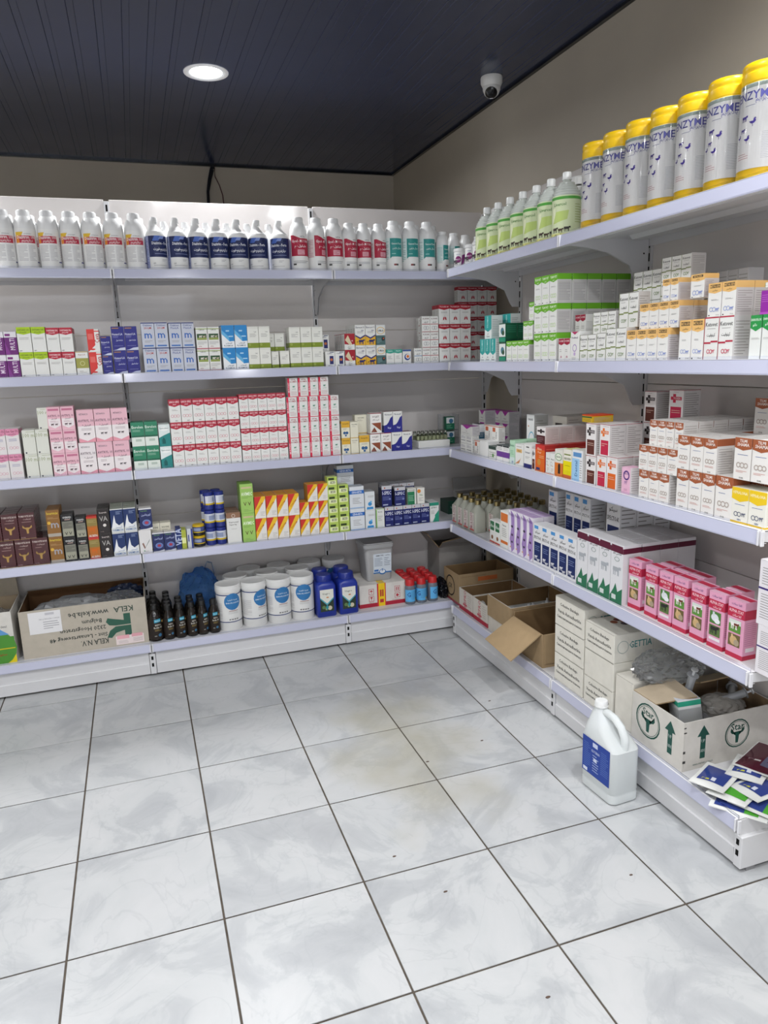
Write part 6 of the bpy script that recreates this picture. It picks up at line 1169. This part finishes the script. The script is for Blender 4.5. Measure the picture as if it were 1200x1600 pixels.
# blue carrier bag
bx = on_y(312, 925, YF + .30)
o = crumple('carrier_bag', (bx.x, YF + .29, zb_ + .125), (.10, .07, .14), BLUEF, 7, .38, 'crumpled translucent blue carrier bag behind the black bottles', 'bag', freq=1.9)
b = MB()
hp = [(.01, 0, .06), (.03, 0, .13), (.05, .01, .175), (.072, .01, .165), (.08, 0, .11), (.07, 0, .04)]
for i in range(len(hp) - 1):
    a_, c_ = Vector(hp[i]), Vector(hp[i + 1]); wdt = .022
    b.add([a_ + Vector((0, -wdt, 0)), c_ + Vector((0, -wdt, .004)), c_ + Vector((0, wdt, -.004)), a_ + Vector((0, wdt, 0)), a_ + Vector((.004, -wdt * .3, .004)), c_ + Vector((.004, 0, .004))], [(0, 1, 5, 4), (4, 5, 2, 3)], BLUEF, True)
b.build('handle', o)
# taped carton with clear bucket on it
pl = on_z(561.5, 951.5, zb_); pr = on_z(633, 940, zb_); tw = pr.x - pl.x - .004; th = z_at(916, pl.x, pl.y) - zb_; td = .24
TD = dict(base='#d6d2cc', kind='card', front=[('r', 0, 0, 1, .17, '#a82438'), ('r', .38, 0, .57, 1, '#c42c34'), ('r', .41, 0, .55, 1, '#e6c020'), ('r', .44, .42, .52, .72, '#b03030'), ('r', .44, .15, .52, .3, '#b03030'), ('t', 'FRAGILE', .48, .57, .06, '#e6c020', .3, 1, 90),
     ('r', .2, .55, .31, .8, '#b85c64'), ('r', .21, .57, .3, .78, '#d6d2cc'), ('p', [(.215, .68), (.295, .68), (.255, .75)], '#b03040'), ('r', .25, .6, .26, .68, '#b03040'), ('r', .2, .25, .31, .5, '#b85c64'), ('r', .21, .27, .3, .48, '#d6d2cc'), ('p', [(.225, .45), (.285, .45), (.255, .34)], '#b03040'), ('r', .25, .3, .26, .36, '#b03040'),
     ('r', .76, .55, .88, .8, '#b85c64'), ('r', .77, .57, .87, .78, '#d6d2cc'), ('r', .79, .6, .81, .75, '#b03040'), ('r', .83, .6, .85, .75, '#b03040'), ('r', .76, .28, .88, .5, '#b85c64'), ('r', .77, .3, .87, .48, '#d6d2cc'), ('c', .82, .39, .03, '#b03040'), ('t', 'OES-12', .25, .21, .05, '#8c3c44', .16), ('t', '53.5x38.5x25cm', .8, .21, .04, '#8c3c44', .25)],
     side=[('r', 0, 0, 1, .17, '#a82438')], lid=[('r', .41, 0, .55, 1, '#d8b84c')])
o = put('taped_carton', carton_mesh(tw, td, th, TD), None, ((pl.x + pr.x) / 2, pl.y + td / 2, zb_), .01, unique('white and red carton sealed with yellow warning tape'), 'carton')
ztop = zb_ + th + .0012
bw = .082; yb_ = pl.y + .115; xb_ = x_at(587, yb_, ztop); bh = z_at(849, xb_, yb_ - .09) - ztop
e = empty('storage_bucket', unique('square translucent bucket with white label on the taped carton'), 'bucket', (xb_, yb_, ztop))
b = MB(); loft(b, [(0, bw * .80, bw * .80, .02, 0, 0), (.004, bw * .84, bw * .84, .02, 0, 0), (bh * .88, bw, bw, .02, 0, 0)], clear('cloudy_plastic', '#c8c8c8', .4, 1.3, .3)); b.build('body', e)
b = MB(); loft(b, [(bh * .88, bw * 1.06, bw * 1.06, .022, 0, 0), (bh * .97, bw * 1.07, bw * 1.07, .022, 0, 0), (bh * .98, bw * 1.02, bw * 1.02, .02, 0, 0), (bh, bw * 1.0, bw * 1.0, .02, 0, 0)], ('#bfc0c0', 'plastic')); b.build('lid', e)
b = MB(); sl = .16 * bw / (bh * .88)
paint(b, lambda x, y, o: (-bw * .42 + x, -(bw * .84 + (y + bh * .2) * sl) - .001 - o, bh * .2 + y), bw * 1.25, bh * .52, [('r', 0, 0, 1, 1, '#ccd4dc'), ('r', 0, 0, 1, .06, '#2c6cac'), ('c', .5, .06, .2, '#2c6cac', .75), ('c', .5, .08, .15, '#e0e4e8', .7), ('t', '5', .5, .16, .14, '#3060a0', .2, 1), ('t', 'BIMECTIN', .35, .9, .07, '#333840', .4, 1), ('t', 'بيمكتين', .78, .9, .07, '#333840', .3, 1), ('l', .06, .35, .5, .8, 7, '#5c6c84'), ('l', .6, .35, .94, .8, 5, '#6c7484'), ('r', .04, .1, .28, .2, '#3c6cac')])
b.build('label', e)

# ---- gold capped bottles on the second level of the right run
GC = clear('pale_liquid_bottle', '#c8c9bc', .15, 1.3, .38)
xo = XF + .055; yA, yB = y_at(720, xo, Z2 + .03), y_at(757, xo, Z2 + .03); pitch = abs(yA - yB) / 4 * 1.02; hb = z_at(770, xo, yA) - Z2; q = pitch * .47
b = MB(); loft(b, [(0, q * .93, q * .93, .012, 0, 0), (.004, q, q, .014, 0, 0), (hb * .62, q, q, .014, 0, 0), (hb * .70, q * .88, q * .88, .03, 0, 0), (hb * .78, q * .55, q * .55, .02, 0, 0), (hb * .84, .012, .012, .0118, 0, 0), (hb * .9, .012, .012, .0118, 0, 0)], GC); gb = b.mesh('body')
b = MB(); b.lathe([(.0155, hb * .86), (.0158, hb * .87), (.0158, hb * .985), (.013, hb), (.001, hb)], ('#a8976a', 'chrome'), 20); gcap = b.mesh('cap')
b = MB(); paint(b, lambda x, y, o: (-q * .72 + x, -q - .0006 - o, .012 + y), q * 1.44, hb * .55, [('r', 0, 0, 1, 1, '#dad2cc'), ('r', .0, .0, 1, .08, '#b83c38'), ('t', 'MULTIVIT', .4, .55, .3, '#8c3c48', .9, 1, 90), ('l', .55, .1, .95, .9, 12, '#98807c'), ('r', .05, .14, .3, .18, '#6c7488')]); gl = b.mesh('label')
for r in range(5):
    for c in range(4 if r == 0 else 6):
        if r >= 1 and c == 5 and r < 2: continue
        kit('gold_capped_bottle', f'clear bottle of pale liquid with gold cap, {ORD[c]} from far end, {"front row" if r == 0 else ORD[r] + " row behind"}', 'bottle', 'gold capped bottles', (XF + .018 + q + r * pitch * .99, yA - pitch * c, Z2), -math.pi / 2, [('body', gb, []), ('cap', gcap, []), ('label', gl, [])])

# ---- base level, right run: brown cartons
def R_span(u0, u1, x=XF + .02, z=None): z = Z1 if z is None else z; return y_at(u0, x, z), y_at(u1, x, z)
def box_r(name, label, u0, u1, vtop, dep, x0=XF + .02, **k):
    a, c = R_span(u0, u1, x0); h = z_at(vtop, x0, a) - Z1; w_ = a - c - .004
    return open_carton(name, label, w_, dep, h, (x0 + dep / 2, (a + c) / 2, Z1), -math.pi / 2, **k), w_, h, (a + c) / 2, x0
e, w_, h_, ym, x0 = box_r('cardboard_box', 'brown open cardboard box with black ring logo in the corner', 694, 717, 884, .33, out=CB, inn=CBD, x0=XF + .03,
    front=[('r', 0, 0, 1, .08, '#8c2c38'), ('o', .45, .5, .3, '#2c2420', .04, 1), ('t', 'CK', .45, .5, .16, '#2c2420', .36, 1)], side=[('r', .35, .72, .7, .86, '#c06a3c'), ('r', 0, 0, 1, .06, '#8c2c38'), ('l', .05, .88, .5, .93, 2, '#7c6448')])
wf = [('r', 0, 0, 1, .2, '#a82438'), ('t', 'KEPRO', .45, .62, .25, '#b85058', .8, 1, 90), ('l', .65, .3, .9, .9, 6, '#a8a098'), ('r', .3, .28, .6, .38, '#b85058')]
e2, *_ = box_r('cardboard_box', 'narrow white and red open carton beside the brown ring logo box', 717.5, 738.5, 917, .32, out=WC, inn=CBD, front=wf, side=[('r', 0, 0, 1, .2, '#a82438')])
e3, w3, h3, y3, x3 = box_r('cardboard_box', 'white and red open carton next to the large brown flapped box', 739, 762, 932, .32, out=WC, inn=CBD, front=wf, side=[('r', 0, 0, 1, .2, '#a82438')])
b = MB(); b.lathe([(.011, 0), (.012, .003), (.012, .07), (.006, .078), (.006, .088), (.010, .089), (.010, .1), (.001, .101)], ('#cfd0d0', 'plastic'), 12); tubm = b.mesh('applicator_tube')
k = 0
for i in range(7):
    for j in range(2):
        k += 1
        o = put('applicator_tube', tubm, None, (XF + .07 + i * .038, y3 + .02 + j * .02 + .07 * (j - .5), Z1 + h3 * .66 + .016 * (i % 2)), 0, unique(f'white plastic tube in the white and red cartons, {("nearer", "farther")[1 - j]} line, {ORD[i]} inward'), 'tube', 'white tubes in the white and red cartons')
        o.rotation_euler = (math.radians(80 + 8 * (i % 2)), math.radians(8 * (i % 3 - 1)), math.radians(30 * (i % 2) - 20))
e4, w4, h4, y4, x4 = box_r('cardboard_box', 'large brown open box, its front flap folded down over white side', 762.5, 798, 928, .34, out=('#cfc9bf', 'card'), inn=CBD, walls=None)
b = MB(); b.box(-w4 / 2 - .001, -.34 / 2 - .004, h4 * .42, w4 / 2 + .001, -.34 / 2 - .0005, h4, CB, .0006); b.build('flap', e4)
b = MB(); b.box(w4 / 2 + .0005, -.17, h4 * .3, w4 / 2 + .004, .17, h4, CB, .0006); b.build('flap', e4)
# small white valves in it
b = MB(); b.lathe([(.006, 0), (.009, .002), (.009, .016), (.004, .018), (.004, .03), (.001, .031)], ('#c8cacc', 'plastic'), 10); vm = b.mesh('plastic_valve')
for k in range(14):
    o = put('plastic_valve', vm, None, (x4 + .06 + (k % 7) * .036, y4 + (.02, -.03)[k // 7] + random.uniform(-.01, .01), Z1 + h4 * .62 + random.uniform(0, .012)), 0, unique(f'small white plastic valve in the large brown box, {("farther", "nearer")[k // 7]} line, {ORD[k % 7]} inward'), 'valve', 'white valves in the brown box')
    o.rotation_euler = (random.uniform(.5, 1.5), random.uniform(-.6, .6), random.uniform(0, 3))
b = MB(); b.box(-w4 / 2 + .008, -.16, h4 * .3, w4 / 2 - .008, .16, h4 * .60, ('#b4b6b4', 'matte'), .004); b.build('packed_filling', e4, kind='stuff')
a5, c5 = R_span(800, 847); h5 = z_at(993, XF + .02, c5) - Z1; w5 = a5 - c5 - .004; d5 = .30
F5 = -d5 / 2
e5 = open_carton('cardboard_box', 'brown open box with a big flap hanging over the shelf edge', w5, d5, h5, (XF + .022 + d5 / 2, (a5 + c5) / 2, Z1), -math.pi / 2, CB, CBD, walls=(h5, h5 * 1.12, h5 * 1.12, h5),
    flaps=[([(-w5 / 2 + .01, F5 - .002, h5), (w5 / 2 - .01, F5 - .002, h5), (w5 / 2 - .05, F5 - .125, h5 * .22), (-w5 / 2 - .03, F5 - .125, h5 * .30)], CB, CB)])
b = MB(); b.box(w5 / 2 + .0005, -d5 / 2 + .01, h5 * .12, w5 / 2 + .004, d5 / 2, h5, CB, .0006); b.build('flap', e5)

# ---- bandage cartons
BD = dict(base='#dedbd1', kind='card', front=[('r', 0, 0, 1, .012, '#8c8a84'), ('t', 'Cohesive Bandage', .5, .76, .14, '#262624', .9, 1), ('t', 'Venda Autoadherible', .5, .53, .12, '#262624', .8, 1), ('t', 'Самослипающаяся повязка', .5, .32, .1, '#30302e', .84, 1)],  # dark strip along the foot paints in the shaded gap between tiers
     side=[('o', .14, .55, .09, '#8c9c98', .008, 1), ('t', 'GETTIA', .42, .6, .24, '#2c7c7c', .36, 1), ('r', .62, .2, .63, .8, '#c8c4ba')], lid=[('c', .5, .82, .2, '#8caab0', .6), ('t', 'GETTIA', .5, .3, .12, '#7cb0b0', .6, 1)])
BDp = dict(base='#dedbd1', kind='card', front=[], side=[('r', .62, .2, .63, .8, '#c8c4ba')])
BDc = dict(BD, lid=[('c', .25, .4, .08, '#7c3c34'), ('c', .38, .45, .08, '#b06c50'), ('c', .5, .4, .08, '#5c4c54'), ('c', .3, .52, .08, '#c8946c'), ('c', .45, .55, .08, '#8c2c30'), ('c', .6, .5, .08, '#3c4c5c'), ('c', .35, .3, .08, '#a85c3c'), ('c', .7, .8, .1, '#8caab0')])
stack(R, 1, BD, 865, 910, 1, 3, 941, 'bandage carton with black lettering, far pile', dep=.27, rows=1, back=.02, kind='bandage_carton', group='bandage cartons', jit=.3)
xb0 = XF + .02; a6 = y_at(911, xb0, Z1); c6 = y_at(956, xb0, Z1); h6 = (z_at(968, xb0, a6) - Z1) / 3
for t in range(3):
    put('bandage_carton', carton_mesh(a6 - c6 - .004, .27, h6 - .0008, (BD, BDp, BDc)[t]), None, (xb0 + .135, (a6 + c6) / 2, Z1 + t * h6), -math.pi / 2, unique(('bandage carton with black lettering, near pile, bottom', 'plain sided bandage carton in the middle of the near pile', 'bandage carton with coloured rolls on its lid, near pile, top')[t]), 'carton', 'bandage cartons')
a7 = c6 - .004; c7 = y_at(985, xb0, Z1); h7 = z_at(1052, xb0, y_at(957, xb0, Z1)) - Z1
put('plain_carton', carton_mesh(a7 - c7 - .004, .30, h7, dict(base='#dcd8ce', kind='card', side=[])), None, (xb0 + .155, (a7 + c7) / 2, Z1), -math.pi / 2, unique('plain cream carton wedged between bandage cartons and bull head carton'), 'carton')
# bull head carton
a8 = c7 - .006; c8 = y_at(1065, XF + .018, Z1); w8 = a8 - c8; h8 = z_at(1131, XF + .018, c8) - Z1; d8 = .37
SG = '#1d4f45'
def star(cx, s, ay, W, H):
    k = W / H
    return [('o', cx, ay, s, SG, s * .09), ('o', cx, ay, s * .86, SG, s * .03), ('t', 'Star', cx, ay + .48 * s * k, .15, SG, s * 1.1, 1), ('bull', cx, ay - .14 * s * k, s * 1.05, SG)]
def arrow(cx, W, H, s=.1):
    return [('r', cx - s * .42, .2, cx + s * .42, .68, SG), ('p', [(cx - s, .66), (cx + s, .66), (cx, .88)], SG), ('t', 'UP', cx, .56, .07, '#c8d0cc', s * .6), ('t', 'SIDE', cx, .36, .07, '#c8d0cc', s * .7)]
e8 = open_carton('bull_head_carton', 'white open carton with green bull heads and upward arrows', w8, d8, h8, (XF + .018 + d8 / 2, (a8 + c8) / 2, Z1), -math.pi / 2, ('#d0ccc5', 'card'), ('#9c8468', 'card'),
    front=star(.33, .24, .56, w8, h8) + arrow(.76, w8, h8, .1), side=arrow(.21, d8, h8, .065) + star(.58, .135, .55, d8, h8) + [('t', 'www.starlabs.com.pk', .22, .1, .05, '#4c6c68', .3), ('l', .0, .75, .03, .95, 2, '#3c3c3c'), ('l', .0, .1, .03, .5, 2, '#3c3c3c')],
    flaps=[([(-w8 / 2 + .002, -d8 / 2 + .002, h8 + .001), (-.01, -d8 / 2 + .002, h8 + .001), (w8 / 2 - .06, -d8 / 2 + .10, h8 + .045), (-w8 / 2 + .055, -d8 / 2 + .115, h8 + .05)], ('#b3a48e', 'card'), ('#c8c2b6', 'card')),
           ([(-w8 / 2 + .004, .0, h8 + .001), (-w8 / 2 + .004, d8 / 2 - .01, h8 + .001), (-w8 / 2 + .09, d8 / 2 - .02, h8 + .03), (-w8 / 2 + .09, .02, h8 + .03)], ('#a89a84', 'card'))])
M8 = Matrix.Translation(e8.location) @ Matrix.Rotation(-math.pi / 2, 4, 'Z')
def in8(x, y, z): return tuple(M8 @ Vector((x, y, z)))
crumple('film_bag', in8(.0, .02, h8 * .48), (d8 * .36, w8 * .33, .05), FILM2, 11, label='grey plastic film lining the bull head carton', cat='bag')
wt = dict(base='#d8dada', top='#c8ccd4', front=[('r', 0, .84, 1, .97, '#2c9c80')], side=[('r', 0, .84, 1, .97, '#2c9c80')], bands=[(.84, .97, '#2c9c80')])
o = put('wrapped_box', carton_mesh(.075, .075, .13, wt), None, in8(.035, -.085, h8 * .42), -math.pi / 2 - .4, unique('white box with teal band wrapped in clear film in bull head carton'), 'box')
o.rotation_euler = (.12, -.10, -math.pi / 2 - .3)
b = MB(); loft(b, [(0, .040, .040, .006, 0, 0), (.03, .042, .043, .006, 0, 0), (.07, .0405, .041, .006, 0, 0), (.10, .0415, .042, .006, 0, 0)], FILM); b.build('film_wrap', o)
SY = clear('syringe_plastic', '#dfe2e6', .2, 1.3, .6)
def syringe(L=.13, R=.013):
    b = MB(); b.lathe([(.004, 0), (.004, .012), (R, .016), (R, L), (R * 1.5, L), (R * 1.5, L + .003), (R, L + .003)], SY, 14); bo = b.mesh('barrel')
    b = MB(); b.lathe([(R * .8, .05), (R * .8, .06), (.004, .062), (.004, L + .02), (R * .9, L + .022), (R * .9, L + .026), (.001, L + .027)], ('#d4d6d8', 'plastic'), 12); return bo, b.mesh('plunger')
sb_, sp_ = syringe()
for i, (x, y, z, rx, rz, ds) in enumerate([(-.04, -.045, h8 * .72, -2.9, .2, 'large clear syringe standing up beside the flap'), (.0, .02, h8 * .8, -1.9, 1.2, 'clear syringe lying across the film'), (.05, .08, h8 * .8, -1.7, 2.4, 'clear syringe deep in the bull head carton')]):
    e = empty('plastic_syringe', unique(ds), 'syringe', in8(x, y, z)); put('barrel', sb_, e); put('plunger', sp_, e); e.rotation_euler = (rx + math.pi, 0, rz)
crumple('grey_bag', in8(.02, .06, h8 * .80), (d8 * .22, w8 * .26, .03), ('#9a9690', 'gloss'), 13, amp=.2, label='shiny grey film bag at the back of the bull head carton', cat='bag', freq=3)
crumple('clear_bag', (XF + .17, (a7 + c7) / 2 - .05, Z1 + h7 + .044), (.13, .085, .055), FILM, 17, label='large clear bag of tubing on top of the plain cream carton', cat='bag', amp=.3)
# near end cartons/sachets
GRs = '#4c9c34'; BLs = '#2f3f80'
def sachet(w_, h_, seed, art):
    b = MB(); n = 8; rnd = random.Random(seed); P = {}
    def H_(i, j):
        x, y = i / n, j / n; return .002 + .007 * math.sin(math.pi * x) * math.sin(math.pi * y) + .0015 * math.sin(seed + x * 7) * math.cos(y * 6 + seed)
    def top(x, y, o):
        i = max(0, min(1, x / w_)); j = max(0, min(1, y / h_)); return (x - w_ / 2, y - h_ / 2, .002 + .007 * math.sin(math.pi * i) * math.sin(math.pi * j) + .0015 * math.sin(seed + i * 7) * math.cos(j * 6 + seed) + o)
    vs = [top(w_ * i / n, h_ * j / n, 0) for j in range(n + 1) for i in range(n + 1)]; N = n + 1
    fs = [(j * N + i, j * N + i + 1, (j + 1) * N + i + 1, (j + 1) * N + i) for j in range(n) for i in range(n)]
    b.add(vs, fs, ('#d8d9d6', 'gloss'), True)
    bt = [(x, y, 0) for x, y, z in vs]; b.add(bt, [f[::-1] for f in fs], ('#d8d9d6', 'gloss'))
    ed = [i for i in range(N)] + [j * N + n for j in range(1, N)] + [n * N + i for i in range(n - 1, -1, -1)] + [j * N for j in range(n - 1, 0, -1)]
    m = len(ed); b.add([vs[k] for k in ed] + [bt[k] for k in ed], [(k, m + k, m + (k + 1) % m, (k + 1) % m) for k in range(m)], ('#d8d9d6', 'gloss'))
    for (x0, y0, x1, y1, c) in art:       # printed panels follow the pillow
        q = 6
        g = [top(w_ * (x0 + (x1 - x0) * i / q), h_ * (y0 + (y1 - y0) * j / q), .0012) for j in range(q + 1) for i in range(q + 1)]
        b.add(g, [(j * (q + 1) + i, j * (q + 1) + i + 1, (j + 1) * (q + 1) + i + 1, (j + 1) * (q + 1) + i) for j in range(q) for i in range(q)], (c, 'gloss'), True)
    return b.mesh('sachet')
art = [(.1, .40, .9, .92, BLs), (.1, .16, .9, .40, GRs)]; art2 = [(.12, .2, .88, .85, BLs), (.5, .24, .62, .36, '#c8ccd8'), (.2, .24, .45, .29, '#b8b840')]
s1 = sachet(.115, .155, 1, art); s2 = sachet(.105, .135, 4, art2); s3 = sachet(.12, .18, 7, [(.04, .03, .96, .97, '#4c1628'), (.55, .2, .9, .7, '#5c5c74'), (.1, .3, .5, .34, '#c8c0c0')])
for i, (u, v, r, me, dz, ds) in enumerate([(1146, 1258, .62, s1, .001, 'white sachet with green strip nearest the shelf corner'), (1180, 1258, .42, s1, .0115, 'white sachet with broad green strip overlapping the nearest one'), (1140, 1234, -1.2, s1, .022, 'white sachet half under the others'),
        (1106, 1216, -1.15, s2, .033, 'white sachet with blue print by the bull head carton corner'), (1175, 1232, -1.5, s2, .034, 'blue printed sachet in the middle of the heap'), (1160, 1203, -1.05, s2, .045, 'blue printed sachet tilted on top of the heap'), (1185, 1188, -1.2, s3, .057, 'dark maroon sachet lying on top')]):
    p = on_z(u, v, Z1 + dz + .004)
    o = put('sachet', me, None, (p.x + .028, p.y, Z1 + dz), r, unique(ds), 'sachet', 'medicine sachets'); o.rotation_euler = (.0 if i < 2 else .03, (-.02 if i < 2 else -.05), r)
# jerrycan
jl_ = on_z(909, 1217, 0); jb_ = on_z(955.5, 1263, 0); jr_ = on_z(997.5, 1252, 0)
jd = .15; jw = .115; hJ = z_at(1098, .93, -1.45)
JM = clear('jerrycan_plastic', '#f0f4f4', .4, 1.2, .4)
e = empty('jerrycan', unique('translucent white jerrycan with blue label on the floor'), 'jerrycan', ((jb_.x + jr_.x) / 2, (jl_.y + jb_.y) / 2, 0), -math.pi / 2 + .06)
# local: front -Y is the label side, +X towards the camera end
b = MB(); Lx, Ly = .086, .058
loft(b, [(0, Lx * .93, Ly * .9, .02, 0, 0), (.006, Lx, Ly, .024, 0, 0), (hJ * .10, Lx, Ly, .024, 0, 0), (hJ * .115, Lx * .985, Ly * .975, .024, 0, 0), (hJ * .13, Lx, Ly, .024, 0, 0), (hJ * .60, Lx, Ly, .026, 0, 0), (hJ * .66, Lx * .88, Ly * .95, .03, -.010, 0),
        (hJ * .74, Lx * .62, Ly * .84, .03, -.030, 0), (hJ * .80, Lx * .50, Ly * .66, .028, -.038, 0), (hJ * .86, Lx * .38, Ly * .45, .022, -.048, 0), (hJ * .90, .022, .022, .0215, -.052, 0), (hJ * .94, .019, .019, .0185, -.052, 0)], JM)
b.build('body', e)
b = MB(); b.tube([(-.040, 0, hJ * .86), (-.018, 0, hJ * .895), (.02, 0, hJ * .885), (.050, 0, hJ * .83), (.070, 0, hJ * .74), (.072, 0, hJ * .60)], [.014, .014, .0135, .0135, .014, .012], JM, 12); b.build('handle', e)
b = MB(); loft(b, [(.008, Lx * .95, Ly * .93, .02, 0, 0), (hJ * .58, Lx * .95, Ly * .93, .022, 0, 0)], clear('clear_liquid', '#e8f0f0', .05, 1.33, .8)); b.build('liquid', e)
cm = cap_mesh(.0225, 0, hJ * .065, '#dfe0df', 26); put('cap', cm, e, (-.052, 0, hJ * .935))
b = MB(); paint(b, lambda x, y, o: (-Lx * .82 + x, -Ly - .0008 - o, hJ * .2 + y), Lx * 1.64, hJ * .42, [('r', 0, 0, 1, 1, '#1f3f96'), ('r', .38, .82, .56, .94, '#c8d0e8'), ('t', 'GLYCERIN', .48, .7, .07, '#c8d0e8', .3, 1), ('l', .05, .1, .3, .85, 14, '#5c78bc'), ('l', .68, .2, .95, .85, 12, '#5c78bc'), ('l', .38, .12, .6, .62, 7, '#a8b8dc'), ('r', .04, .03, .2, .12, '#d8dce8'), ('r', .42, .42, .54, .52, '#c8d0e8')]); b.build('label', e)

# ---- corner clutter
GY = ('#9c9894', 'card'); GYI = ('#6f6a66', 'card')
x0 = x_at(668, YF + .22, Z1)
open_carton('cardboard_box', 'grey open carton leaning in the dark back corner', .26, .17, .25, (x0 + .20, YF + .29, Z1), .0, GY, GYI, flaps=[([(-.13, -.085, .25), (.13, -.085, .25), (.10, -.15, .33), (-.14, -.16, .30)], GY), ([(-.13, .085, .25), (-.13, -.085, .25), (-.19, -.06, .33), (-.19, .08, .33)], GY)])
crumple('black_bag', (x_at(694, YF + .06, Z1) , YF + .10, Z1 + .045), (.026, .07, .06), ('#16161a', 'gloss'), 21, label='black plastic bag beside the brown ring logo box', cat='bag')
# dispenser trays on the second level corner
z = ZS[2]
b = MB(); e = open_carton('dispenser_carton', 'white open dispenser carton with black dot in the second level corner', .20, .12, .095, (x_at(735, YF + .30, z) + .0, YF + .265, z), -.12, ('#b8b6b4', 'card'), ('#807c78', 'card'), front=[('c', .18, .6, .08, '#1c1c1c'), ('l', .35, .2, .6, .4, 2, '#555555')], flaps=[([(-.10, .06, .095), (.10, .06, .095), (.10, .085, .165), (-.10, .085, .165)], ('#a8a6a4', 'card'))])
put('dark_green_carton', carton_mesh(.085, .11, .075, dict(base='#1d3f34', top='#17332b', front=[('t', 'VETO', .4, .5, .2, '#8cb0a0', .5, 1)], side=[])), None, (x_at(706, YF + .2, z), YF + .21, z), .02, unique('dark green carton on the second level in the corner'), 'carton')
z = ZS[3]
e = empty('display_case', unique('clear plastic display case in the third level corner'), 'display case', (x_at(703, YF + .15, z), YF + .17, z))
b = MB(); t_ = .0015
for bx_ in ((-.045, -.04, 0, -.045 + t_, .04, .16), (.045 - t_, -.04, 0, .045, .04, .16), (-.045, .04 - t_, 0, .045, .04, .16), (-.045, -.04, 0, .045, .04, t_), (-.045, -.04, .075, .045, .04, .075 + t_)): b.box(*bx_, FILM)
b.build('shell', e)
Dcase = dict(base='#1f6c50', front=[('r', .05, .5, .95, .95, '#d4d8da'), ('c', .6, .68, .25, '#3c6c8c'), ('l', .1, .1, .9, .4, 3, '#8cc0a8')], side=[('r', 0, 0, 1, .5, '#1f6c50')])
cm_ = carton_mesh(.05, .045, .069, Dcase)
for i in range(2): put('green_picture_carton', cm_, None, (e.location.x, e.location.y - .005, z + .0022 + i * .0755), 0, unique(f'green and white carton inside the clear display case, {("lower", "upper")[i]}'), 'carton', 'cartons in the display case')
